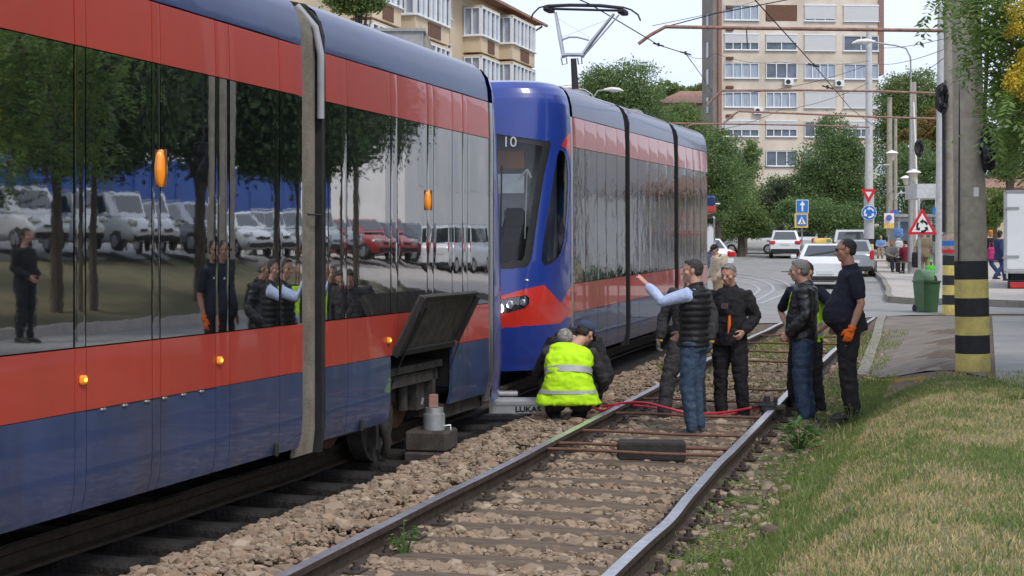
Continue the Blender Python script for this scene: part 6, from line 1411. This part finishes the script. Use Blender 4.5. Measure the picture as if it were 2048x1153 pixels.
LP = thing('street_lantern', 'lantern with white cap on a bracket right of the nearest concrete pole', 'lamp', PT(1910, 318, 31)); tube_px('bracket', [(1910, 318, 31), (1960, 322, 31), (1984, 318, 31), (1990, 300, 31), (1990, 285, 31)], .03, 'polewhite', LP); lantern(LP, 1990, 258, 31, .80)
# street lamps
def lamp(label, px_top, py_top, d, heads, px=None, py_foot=None, mat_='galv', group=None):
    p = at(px or px_top, d); o = thing('street_lamp', label, 'street lamp', p, 0, group); T = PL(o, px_top, py_top, d); mb = MB(); mb.tube([(0, 0, 0), T], [.10, .05], 12); mb.build('post', M[mat_], o)
    for hx, hy, ctl in heads:
        P = [T]+[PL(o, a, b, d) for a, b in ctl]+[PL(o, hx, hy, d)]; mb = MB(); mb.tube(P, .035, 8); mb.build('arm', M[mat_], o)
        h = PL(o, hx, hy, d); sg = 1 if hx > px_top else -1; mb = MB(); mb.tube([h+Vector((-sg*.1, 0, 0)), h+Vector((sg*.25, 0, .03)), h+Vector((sg*.6, 0, .0)), h+Vector((sg*.82, 0, -.06))], [(.05, .05), (.14, .10), (.16, .09), (.05, .03)], 12, side=(0, 1, 0)); l = mb.build('lamp_head', M['lampcap'], o)
        mb = MB(); mb.ell(h+Vector((sg*.42, 0, -.07)), (.26, .11, .06)); mb.build('lamp_glass', M['lens'], l)
    return o
lamp('double-armed street lamp behind the roof of the second tram', 1187, 205, 70, [(1212, 180, [(1188, 193), (1196, 182)]), (1150, 177, [(1184, 190), (1170, 180)])])
lamp('street lamp with long arm and bell-shaped head at the right, above the trees', 1822, 165, 60, [(1745, 84, [(1821, 115), (1812, 97), (1790, 91), (1765, 88)])])
# arms of the overhead line
def arm_px(label, px_pts, d, r, name='catenary_bracket', extra=()):
    c = PT(px_pts[-1][0], px_pts[-1][1], d); o = thing(name, label, 'bracket arm', c); mb = MB(); mb.tube([PT(a, b, d)-c for a, b in px_pts], r, 10); mb.build('tube', M['rust_paint'], o)
    mb = MB(); mb.tube([PT(px_pts[-1][0], px_pts[-1][1]-1, d)-c, PT(px_pts[-1][0], px_pts[-1][1]+30*31/d, d)-c], r*.6, 6); mb.build('clamp', M['galv'], o)
    for e in extra: mb = MB(); mb.tube([PT(a, b, d)-c for a, b in e], .012, 6); mb.build('stay', M['cable'], o)
    return o
arm_px('rusty overhead arm nearest to the camera, reaching left from the second concrete pole', [(1277, 88), (1300, 71), (1331, 54), (1500, 57), (1700, 59.5), (1896, 62)], 31, .038, extra=[[(1493, 55), (1495, 98)], [(1331, 54), (1430, 28), (1600, -5)]])
arm_px('second rusty overhead arm at the height of the cable bundle', [(1414, 211), (1430, 194), (1444, 182), (1600, 181), (1750, 183), (1884, 187)], 46, .036)
arm_px('third rusty overhead arm with bent left end crossing the tower windows', [(1450, 245), (1465, 231), (1478, 223), (1600, 228), (1740, 234), (1884, 238)], 50, .034)
arm_px('fourth pale overhead arm crossing behind the banded white mast', [(1290, 250), (1350, 247), (1500, 249), (1620, 251), (1738, 255)], 63, .034)
arm_px('short pale bracket behind the roof of the second tram', [(1361, 265), (1372, 254), (1386, 249), (1440, 248)], 60, .03)
# wires
def wire(label, pts, r=.008, sag=0, grp='overhead wires'):
    P = [PT(*q) for q in pts]; Q_ = []
    for a, b in zip(P[:-1], P[1:]):
        for i in range(12): t = i/12; q = a.lerp(b, t); q.z -= sag*4*t*(1-t); Q_.append(q)
    Q_.append(P[-1]); mb = MB(); mb.tube(Q_, r, 5); return tag(mb.build('overhead_wire', M['cable']), label, 'wire', grp)
def wire3(label, P, r=.008, grp='overhead wires'): mb = MB(); mb.tube(P, r, 5); return tag(mb.build('overhead_wire', M['cable']), label, 'wire', grp)
wire('contact wire running from the pantograph down to the right towards the tower', [(1090, -30, 16), (1180, 9, 22.8), (1318, 91, 29), (1372, 108, 31), (1402, 150, 44), (1425, 185, 60)], .010)
wire('contact wire of the right track crossing the tower from its top edge', [(1490, -22, 20), (1630, 133, 30), (1700, 216, 46), (1760, 262, 63)], .010)
wire('thin wire at the upper left of the tower, over the sky', [(1305, 52, 31), (1440, 24, 40), (1560, -12, 50)], .007)
wire('thin wire crossing in front of the tower to the banded mast', [(1370, 108, 40), (1430, 107, 46), (1560, 124, 55), (1738, 122, 63)], .007, .15)
wire('span wire between the banded mast and the near pole, upper', [(1745, 95, 63), (1896, 76, 31)], .008, .1)
wire('span wire between the banded mast and the near pole, middle', [(1745, 128, 63), (1896, 96, 31)], .008, .15)
wire('steep wire rising from the banded mast to the near pole', [(1745, 240, 63), (1800, 165, 50), (1896, 110, 31)], .008, .1)
wire('long thin wire over the tree tops between tram and tower', [(1290, 225, 70), (1440, 190, 70), (1738, 130, 70)], .012, .3)
wire('thin wire crossing the lower tower windows', [(1400, 262, 60), (1560, 220, 60), (1738, 165, 63)], .010, .2)
wire('thin wire from the lowest arm to the trees', [(1430, 268, 63), (1500, 330, 66), (1620, 330, 70), (1738, 345, 64)], .010, .1)
for px, py, d, l in [(1317, 90, 29, 'left of the rusty arm'), (1371, 107, 31, 'where two wires meet left of the tower'), (1627, 131, 30, 'in front of the third column of windows'), (1655, 175, 40, 'below the air conditioners')]:
    c = PT(px, py, d); mb = MB(); s = d/F; mb.tube([(-11*s, 0, 3*s), (0, 0, 0), (11*s, 0, -3*s)], 1.6*s, 6); mb.tube([(0, 0, -3*s), (0, 0, 4*s)], 2.2*s, 8); tag(mb.build('insulator', M['rubber'], None, c), 'dark wire insulator '+l, 'insulator')
# cable bundles on the poles
def bundle(label, px, py, d, w, h, n, seed):
    c = PT(px, py, d); o = thing('cable_coil', label, 'cable coil', c); s = d/F; rd = random.Random(seed); mb = MB()
    for i in range(n):
        a = rd.uniform(-.15, .15); k = 14; rw, rh = w*s/2*rd.uniform(.6, 1), h*s/2*rd.uniform(.8, 1); ox, oz = rd.uniform(-2, 2)*s, rd.uniform(-4, 4)*s; oy = rd.uniform(-.06, .06)
        P = [Vector((ox+rw*math.cos(2*math.pi*j/k+.2)*.9, oy+a*math.sin(j), oz+rh*math.sin(2*math.pi*j/k+.2))) for j in range(k+1)]; mb.tube(P, .011*d/16 if d < 20 else .028, 5)
    mb.build('loops', M['cable'], o); mb = MB(); mb.rbox((0, 0, 0), (w*s*.5, .12, h*s*.5), .03); mb.build('splice_box', M['cable'], o); return o
bundle('black coil of cables hanging left of the second concrete pole at arm height', 1884, 198, 30.5, 20, 56, 14, 3)
bundle('long black mesh-like cable coil hanging right of the nearest concrete pole', 1976, 296, 16.3, 26, 92, 22, 5)
bundle('small dark cable coil on the distant mast with conduits', 1838, 295, 59, 14, 34, 6, 8)
mb = MB(); mb.tube([PT(1975, 60, 16.2), PT(1973, 150, 16.2), PT(1968, 230, 16.2), PT(1972, 255, 16.2)], .022, 6); tag(mb.build('hanging_cable', M['cable']), 'thick black cable running down beside the nearest concrete pole', 'cable')
mb = MB(); mb.tube([PT(1887, 20, 31), PT(1890, 100, 31), PT(1892, 160, 31), PT(1886, 172, 30.6)], .014, 6); mb.tube([PT(1884, 225, 30.6), PT(1889, 300, 31), PT(1893, 420, 31)], .010, 6); tag(mb.build('hanging_cable', M['cable']), 'thin dark cables running down to the coil on the second pole', 'cable')
# litter bin
p = at(1853, 32); p.z += .0; BN = thing('litter_bin', 'green wheeled litter bin with open hooded lid and black bag', 'bin', p, R(12)); s = 32/F; w = 35*s; h = 62*s
mb = MB(); V = []
for z, k in ((0.03, .82), (h*.9, 1.0), (h, 1.02)): V += [(-w/2*k, -.24*k, z), (w/2*k, -.24*k, z), (w/2*k, .24*k, z), (-w/2*k, .24*k, z)]
mb.add(V, [(i*4+j, i*4+(j+1) % 4, i*4+4+(j+1) % 4, i*4+4+j) for i in range(2) for j in range(4)]+[(3, 2, 1, 0), (8, 9, 10, 11)]); mb.box(-w*.54, w*.54, -.27, .27, h, h+.035); mb.build('bin_body', M['bingreen'], BN)
mb = MB(); n = 14; V = []
for x in (-w*.5, -w*.1, w*.16): 
    for j in range(n+1): a = math.pi*j/n; V.append((x, -math.cos(a)*.25, h+.04+math.sin(a)*.23))
mb.add(V, [(i*(n+1)+j, i*(n+1)+j+1, (i+1)*(n+1)+j+1, (i+1)*(n+1)+j)[::-1] for i in range(2) for j in range(n)], 0, True); mb.add(V[:n+1], [tuple(range(n+1))]); V2 = []
for k in range(2):
    for j in range(n+1): a = math.pi*j/n; V2.append((w*.16+(w*.30 if k else 0), -math.cos(a)*.25*(1-.1*k), h+.04+max(.10, math.sin(a)*.23*(1 if not k else .9)) if 2 < j < n-2 else h+.04+math.sin(a)*.23))
mb.add(V2, [(j, j+1, n+1+j+1, n+1+j)[::-1] for j in range(4, n-4)], 0, True); mb.build('lid', M['lidgreen'], BN)
mb = MB(); mb.ell((w*.22, -.02, h+.02), (w*.28, .24, .13), 14, 10); mb.v = [tuple(Vector(q)*(1+.10*noise.noise(Vector(q)*12))) for q in mb.v]; mb.build('bin_bag', M['rubber'], BN)
for sx in (-1, 1): mb = MB(); mb.tube([(sx*w*.36, .24, .09), (sx*w*.44, .24, .09)], .09, 16); mb.build('wheel', M['tyre'], BN)
# bus stop shelter, timetable totem
p = at(1862, 52); p.z += .14; BS = thing('bus_shelter', 'white-framed bus shelter with blue sign panels behind the warning sign', 'bus shelter', p); d = 52
def slab(px0, px1, py0, py1, dd, th, material, name): a, b = PL(BS, px0, py1, dd), PL(BS, px1, py0, dd); mb = MB(); mb.box(a.x, b.x, a.y, a.y+th, a.z, b.z); return mb.build(name, M[material], BS)
slab(1834, 1888, 368, 397, 52, 1.6, 'polewhite', 'roof_fascia'); slab(1837, 1840, 397.2, 566, 52, .06, 'polewhite', 'post'); slab(1885, 1888, 397.2, 566, 52, .06, 'polewhite', 'post'); slab(1871, 1888, 398, 415, 51.9, .04, 'sign_white', 'notice_panel'); slab(1866, 1888, 416, 430, 51.88, .05, 'sign_blue', 'sign_panel')
slab(1872, 1889, 456, 484, 51.6, .04, 'sign_blue', 'timetable_frame'); slab(1873.2, 1888, 457.4, 482, 51.55, .04, 'sign_white', 'timetable'); slab(1845, 1884, 400, 520, 53.2, .02, 'wglass', 'glass_wall')
p = at(1830, 66); p.z += .14; KS = thing('kiosk', 'low grey glazed kiosk behind the bus stop', 'kiosk', p); mb = MB(); mb.box(-.75, .75, 0, 1.5, 0, 2.3); mb.build('wall', M['galv'], KS); mb = MB(); mb.box(-.9, .9, -.15, 1.65, 2.3, 2.42); mb.build('roof', M['roofgrey'], KS); mb = MB(); mb.box(-.65, .65, -.02, -.003, 1.0, 2.1); mb.build('window', M['bglass'], KS)
# ---------------- trees ----------------
def crown(name, parent, blobs, leaf, n, mats, mix=None, clump=None):
    n = int(n*1.7)
    """blobs: (cx, cy, cz, rx, ry, rz) in the tree's local frame"""
    vol = [b[3]*b[4]*b[5] for b in blobs]; tot = sum(v**.67 for v in vol); V = []; cl = []
    for b, v in zip(blobs, vol):
        k = max(6, int(n*(v**.67)/tot)); nc = max(5, k//26); r = 1-RNG.random(nc)**2.2*.75
        dirs = RNG.normal(size=(nc, 3)); dirs /= np.linalg.norm(dirs, axis=1)[:, None]; c = np.array(b[:3])+dirs*r[:, None]*np.array(b[3:6])
        ci = RNG.integers(0, nc, k); cs = (b[3]*b[4]*b[5])**(1/3)*.20 if clump is None else clump
        off = RNG.normal(size=(k, 3))*cs*np.array([1, 1, .55]); cl.append(c[ci]+off)
    C_ = np.concatenate(cl); n = len(C_); L_ = leaf*1.12*RNG.uniform(.6, 1.35, n)
    a = RNG.normal(size=(n, 3)); a /= np.linalg.norm(a, axis=1)[:, None]; b_ = RNG.normal(size=(n, 3)); b_[:, 2] += .0; b_ = np.cross(a, b_); b_ /= np.linalg.norm(b_, axis=1)[:, None]
    V = np.zeros((n, 4, 3)); V[:, 0] = C_-a*L_[:, None]*.5; V[:, 2] = C_+a*L_[:, None]*.5; V[:, 1] = C_+b_*L_[:, None]*.27; V[:, 3] = C_-b_*L_[:, None]*.27; V[:, 0, 2] -= L_*.1; V[:, 2, 2] -= L_*.1
    mi = RNG.integers(0, len(mats), n) if mix is None else RNG.choice(len(mats), n, p=mix)
    return quads_mesh(name, V.reshape(-1, 3), 4, [M[m] for m in mats], mi, parent, tri=[[0, 1, 2, 3]])
def tree(label, base, H_, blobs, leaf, n, mats=('leafA',), trunk=.2, limbs=6, name='broadleaf_tree', group=None, mix=None, lean=(0, 0)):
    o = thing(name, label, 'tree', base, 0, group); mb = MB(); th = min(b[2] for b in blobs)
    mb.tube([(0, 0, -.2), (lean[0]*.2+.03, 0, th*.4), (lean[0]*.6, lean[1]*.6, th), (lean[0], lean[1], H_*.75)], [trunk*1.25, trunk, trunk*.75, trunk*.15], 10)
    for i in range(limbs):
        b = blobs[i % len(blobs)]; z0 = th*random.uniform(.5, .95); e = Vector((b[0]+random.uniform(-.6, .6)*b[3], b[1]+random.uniform(-.6, .6)*b[4], b[2]+random.uniform(-.2, .7)*b[5])); s_ = Vector((lean[0]*.4, lean[1]*.4, z0)); m = s_.lerp(e, .5)+Vector((0, 0, .1*H_*random.uniform(0, .6)))
        mb.tube([s_, m, e], [trunk*.45, trunk*.25, trunk*.06], 7)
    mb.build('trunk', M['bark'], o); crown('crown', o, blobs, leaf, n, mats, mix); return o
def tree_px(label, d, boxes, n, mats=('leafA',), leaf=None, name='broadleaf_tree', depth=.8, trunk=.22, foot=None, mix=None):
    """boxes: (px centre, py centre, half width px, half height px) of the crown's lobes"""
    s = d/F; pxm = foot or sum(b[0] for b in boxes)/len(boxes); base = at(pxm, d); bl = []
    for px, py, hw, hh in boxes:
        c = PT(px, py, d)-base; r = min(hw, hh)*s*depth+.3; bl.append((c.x, random.uniform(-.3, .3)*r, c.z, hw*s, r, hh*s))
    H_ = max(b[2]+b[5] for b in bl); return tree(label, base, H_, bl, leaf or max(.09, 4.2*s), n, mats, trunk, min(9, 3+len(bl)*2), name, None, mix)
tree_px('large dark green tree behind the pantograph with two rounded tops', 78, [(1215, 190, 52, 58), (1265, 185, 55, 62), (1195, 175, 35, 40), (1280, 220, 42, 60), (1235, 240, 70, 60), (1300, 262, 60, 50)], 24000, ('leafA', 'leafB'), mix=[.6, .4])
tree_px('lighter green tree in front of the brown tiled roof', 88, [(1365, 250, 40, 40), (1345, 285, 50, 40), (1400, 290, 45, 40), (1350, 228, 12, 14)], 11000, ('leafA', 'leafC'), mix=[.75, .25])
tree_px('dark tree behind the tail of the second tram', 80, [(1425, 330, 50, 55), (1450, 370, 50, 50), (1440, 290, 35, 30), (1420, 410, 45, 40)], 13000, ('leafB', 'leafA'))
tree_px('grey-green thin tree before the lower left tower windows', 95, [(1485, 335, 36, 32), (1475, 380, 42, 35), (1500, 300, 18, 22)], 5000, ('leafA', 'leafC'), mix=[.8, .2])
tree_px('purple-leaved bush below the tower', 100, [(1558, 390, 30, 32), (1540, 410, 25, 25), (1575, 405, 22, 26)], 5000, ('leafP', 'leafB'), name='bush')
tree_px('bushy round tree at street level left of the off-road car', 92, [(1480, 430, 48, 42), (1450, 450, 35, 32), (1515, 450, 30, 30)], 9000, ('leafA', 'leafC'), mix=[.7, .3], name='bush')
tree_px('big green tree covering the lower right of the tower', 98, [(1670, 275, 38, 45), (1645, 330, 55, 48), (1700, 340, 52, 50), (1660, 390, 62, 50), (1620, 372, 35, 40), (1710, 400, 45, 48), (1690, 300, 40, 35), (1655, 250, 14, 20)], 22000, ('leafA', 'leafB'))
tree_px('rounded tree below the centre of the tower', 104, [(1560, 385, 40, 34), (1590, 410, 40, 36), (1530, 415, 36, 34)], 6000, ('leafA', 'leafC'), mix=[.8, .2])
tree_px('shaded tree reaching over the one-way sign', 90, [(1625, 430, 50, 35), (1660, 445, 50, 30), (1700, 440, 45, 35), (1580, 425, 30, 30)], 10000, ('leafB', 'leafA'))
tree_px('tall yellow-green tree behind the striped masts', 100, [(1800, 190, 40, 45), (1840, 180, 42, 42), (1775, 225, 26, 50), (1830, 250, 55, 55), (1865, 230, 30, 50), (1790, 290, 40, 50)], 20000, ('leafC', 'leafA'), mix=[.6, .4])
tree_px('autumn orange tree between the mast with conduits and the second pole', 92, [(1862, 265, 26, 30), (1815, 272, 14, 14), (1868, 235, 16, 18), (1880, 290, 14, 30)], 4500, ('leafO', 'leafC'), mix=[.8, .2])
tree_px('dark green bushes behind the bus stop', 90, [(1840, 330, 45, 50), (1870, 360, 40, 55), (1790, 360, 30, 60), (1765, 400, 30, 50), (1800, 440, 40, 30), (1850, 430, 40, 40)], 14000, ('leafB', 'leafA'), name='bush')
tree_px('bright green tree behind the white truck', 75, [(1985, 420, 26, 40), (1965, 440, 18, 30), (2010, 405, 22, 26)], 5000, ('leafC', 'leafN'))
tree_px('broad tree at the right edge above the truck', 70, [(2025, 305, 50, 60), (1995, 260, 32, 50), (2060, 230, 50, 60), (1990, 330, 26, 30), (2030, 200, 40, 40)], 15000, ('leafA', 'leafC', 'leafB'))
tree_px('low trees behind the first building on the left, under the lamp', 90, [(1150, 215, 40, 30), (1110, 225, 40, 30)], 4000, ('leafA', 'leafB'))
tree_px('leafy tree top peeping above the near tram roof', 50, [(722, -4, 36, 30), (690, -30, 40, 50), (748, -16, 20, 34)], 9000, ('leafC', 'leafA'), leaf=.13, trunk=.1)
tree_px('distant trees on the skyline behind the tiled roof', 180, [(1335, 185, 30, 22), (1412, 182, 22, 20), (1375, 195, 40, 20)], 3500, ('leafA', 'leafC'), leaf=.3)
# hedge row at street level
for label, pa, pb, d, top in [('clipped green hedge along the far side of the street behind the parked cars', 1425, 1760, 116, 455), ('low hedge on the right behind the bus stop benches', 1740, 1990, 104, 462)]:
    x0, x1 = (pa-1024)/F*d, (pb-1024)/F*d; o = thing('hedge', label, 'hedge', (x0, d, zg(x0, d))); h = CH+(HOR-top)/F*d-zg(x0, d); mb = MB(); mb.box(.2, x1-x0-.2, .15, .6, -.2, h*.85); mb.build('branches', M['bark'], o)
    bl = [((i+.5)*(x1-x0)/14, .4, h*.5, (x1-x0)/26, .7, h*.55) for i in range(14)]; crown('crown', o, bl, .22, 9000, ('leafB', 'leafA'), clump=.35)
# trees whose crowns hang over the car park (mirrored in the tram); the nearest reaches into the picture
def near_tree(label, u, v, H_, blobs, n, leaf=.16, mats=('leafD', 'leafD', 'leafB')):
    x, y = XY(u, v); return tree(label, Vector((x, y, zg(x, y))), H_, blobs, leaf, n, mats, .17, 8)
near_tree('tree over the parked cars nearest the camera, mirrored in the tram', 20.0, 7.4, 8, [(0, 0, 5.2, 2.6, 2.4, 2.0), (1.2, -1.4, 4.2, 1.8, 1.6, 1.3), (-1.5, 1.2, 4.4, 1.8, 1.8, 1.5), (.3, .2, 7.0, 2.4, 2.4, 1.7)], 30000)
near_tree('second tree over the parked cars, mirrored in the tram', 25.0, 7.2, 8.5, [(0, 0, 5.4, 2.7, 2.4, 2.1), (1.2, 1.4, 4.3, 1.8, 1.6, 1.4), (-1.4, -1.2, 4.2, 1.8, 1.8, 1.4), (-.3, .2, 7.2, 2.5, 2.4, 1.7)], 30000)
near_tree('third tree over the parked cars, mirrored in the tram', 30.0, 7.4, 8.5, [(0, 0, 5.4, 2.8, 2.5, 2.1), (1.2, -1.4, 4.4, 1.9, 1.6, 1.4), (-1.4, 1.2, 4.3, 1.8, 1.8, 1.4), (0, 0, 7.2, 2.5, 2.4, 1.7)], 30000)
near_tree('fourth tree over the parked cars, mirrored in the tram', 35.5, 7.4, 8.8, [(0, 0, 5.6, 2.7, 2.4, 2.1), (1.3, 1.2, 4.6, 1.8, 1.7, 1.4), (-1.3, -1.2, 4.5, 1.8, 1.8, 1.4), (0, 0, 7.4, 2.4, 2.4, 1.7)], 26000)
near_tree('tree standing between the blue hoarding and the first parked cars', 12.0, 13.5, 9, [(0, 0, 6, 3.4, 3.4, 2.8), (2, -2, 5, 2.4, 2.4, 2.0), (-2, 2, 7, 2.4, 2.4, 2.0)], 9000, .22)
near_tree('tree standing behind the middle of the parked row', 24.0, 19.5, 10, [(0, 0, 6.5, 3.8, 3.8, 3.2), (2.4, -2, 5.5, 2.4, 2.4, 2.2), (-2.5, 2, 7.2, 2.6, 2.6, 2.2)], 9000, .25)
near_tree('tree standing at the far end of the parked row', 38.0, 19.5, 10, [(0, 0, 6.5, 3.8, 3.8, 3.2), (2.4, 2, 5.8, 2.4, 2.4, 2.2), (-2.5, -2, 7.2, 2.6, 2.6, 2.2)], 8000, .25)
# leafy tree beside the nearest pole: pinnate leaves and yellow flower heads in the top right corner
tb = Vector((*XY(13.6, 2.15), 0)); tb.z = zg(tb.x, tb.y); OT = thing('flowering_tree', 'tree with long green leaves and yellow flower clusters over the top right corner', 'tree', tb)
mb = MB(); mb.tube([(0, 0, -.2), (.05, 0, 1.6), (0, 0, 3.2), (-.1, .1, 6)], [.16, .13, .11, .04], 12)
leafc = []; tips = []
def brp(px, py, d): return PT(px, py, d)-tb
BR = [((2120, 60), [(2060, 40), (1990, 30), (1905, 22)]), ((2120, 120), [(2060, 110), (2010, 100), (1950, 70)]), ((2120, 40), [(2060, -20), (1980, -10), (1890, 5)]), ((2120, 200), [(2080, 190), (2040, 190), (2000, 170)]), ((2120, 300), [(2090, 290), (2060, 290), (2035, 300)]), ((2120, 20), [(2070, -30), (2000, -40), (1940, -20)]), ((2130, 140), [(2080, 150), (2030, 150), (1975, 125)]), ((2130, 250), [(2090, 240), (2050, 235), (2020, 240)]), ((2130, 90), [(2090, 80), (2040, 70), (1985, 60)])]
for (a, pts) in BR:
    for dd in (13.2, 14.0, 12.8):
        P = [brp(a[0], a[1], dd+.1)]+[brp(x+random.uniform(-22, 22), y+random.uniform(-26, 22), dd+random.uniform(-.3, .3)) for x, y in pts]; mb.tube([Vector((0, 0, 3.0+random.uniform(-.6, 1.2)))]+P, [.03, .022, .014, .008, .004], 5)
        for i in range(6):
            t = random.uniform(.6, 3.2); k = min(2, int(t)); q = P[k].lerp(P[k+1], t-k); leafc.append(q+Vector((random.gauss(0, .07), random.gauss(0, .2), random.gauss(0, .09))))
mb.build('trunk', M['bark'], OT)
def pinnate(parent, centres, ll=.075, pairs=6):
    V = []
    for c in centres:
        a = random.uniform(0, 6.28); ax = Vector((math.cos(a), math.sin(a), random.uniform(-.9, -.1))).normalized(); s = ax.cross(Vector((0, 0, 1))).normalized(); up = s.cross(ax)
        for i in range(pairs):
            for sg in (-1, 1):
                b = c+ax*(.035*i)+Vector((0, 0, -.004*i*i)); d = (s*sg*.8+ax*.7+up*random.uniform(-.5, .3)).normalized(); L_ = ll*random.uniform(.8, 1.25); w = d.cross(up).normalized()*L_*.17
                V += [b, b+d*L_*.45+w, b+d*L_, b+d*L_*.45-w]
    return V
V = pinnate(None, leafc+[q+Vector((random.gauss(0, .1), random.gauss(0, .15), random.gauss(0, .1))) for q in leafc for _ in range(3)], .085)
quads_mesh('crown', np.array([tuple(v) for v in V]), 4, [M['leafN']], None, OT, tri=[[0, 1, 2, 3]])
bl = [(1.4, .6, 4.6, 1.6, 1.8, 1.5), (.9, .8, 3.4, .7, .9, .8), (1.2, 1.5, 6.2, 1.6, 1.6, 1.2), (2.2, -.6, 3.6, 1.2, 1.4, 1.0)]; crown('upper_crown', OT, bl, .13, 9000, ('leafN', 'leafA'))
FV = []
for px, py, w, h in [(2040, 22, 26, 30), (2052, 55, 16, 20), (2028, 60, 12, 14), (2035, 150, 22, 30), (2050, 180, 20, 24), (2022, 165, 12, 18), (2050, 110, 12, 16)]:
    c = brp(px, py, 12.4); s = 12.4/F; n = 420; P_ = RNG.normal(size=(n, 3))*np.array([w*s*.5, .08, h*s*.5])+np.array(c[:]); a = RNG.normal(size=(n, 3)); a /= np.linalg.norm(a, axis=1)[:, None]; b_ = np.cross(a, RNG.normal(size=(n, 3))); b_ /= np.linalg.norm(b_, axis=1)[:, None]; L_ = .011
    FV.append(np.stack([P_-a*L_, P_+b_*L_, P_+a*L_, P_-b_*L_], 1).reshape(-1, 3))
fo_ = quads_mesh('blossom', np.concatenate(FV), 4, [M['flower']], None, OT, tri=[[0, 1, 2, 3]]); fo_['kind'] = 'stuff'
# kerbed planting strip and road under the parked cars
sheet('verge', [XY(3, 4.4), XY(3, 15.4), XY(46, 15.4), XY(50, 8.3), XY(46, 4.4)], M['turf'], .03, 2)
tag(strip([Vector(XY(10, 4.3)), Vector(XY(30, 4.3)), Vector(XY(46, 4.3))], .2, -.1, .16, 'kerb', M['paving']), kind='structure')
sheet('car_park', [XY(12, 15.5), XY(12, 24), XY(70, 24), XY(60, 8.5), XY(50.2, 8.5), XY(46.2, 15.5)], M['asphalt'], .04, 2)
far_ = near_tree('tree at the far end of the row by the white building', 41.0, 8.4, 8.5, [(0, 0, 5.6, 2.0, 2.0, 2.0), (.6, .6, 7.2, 1.8, 1.8, 1.4)], 9000)
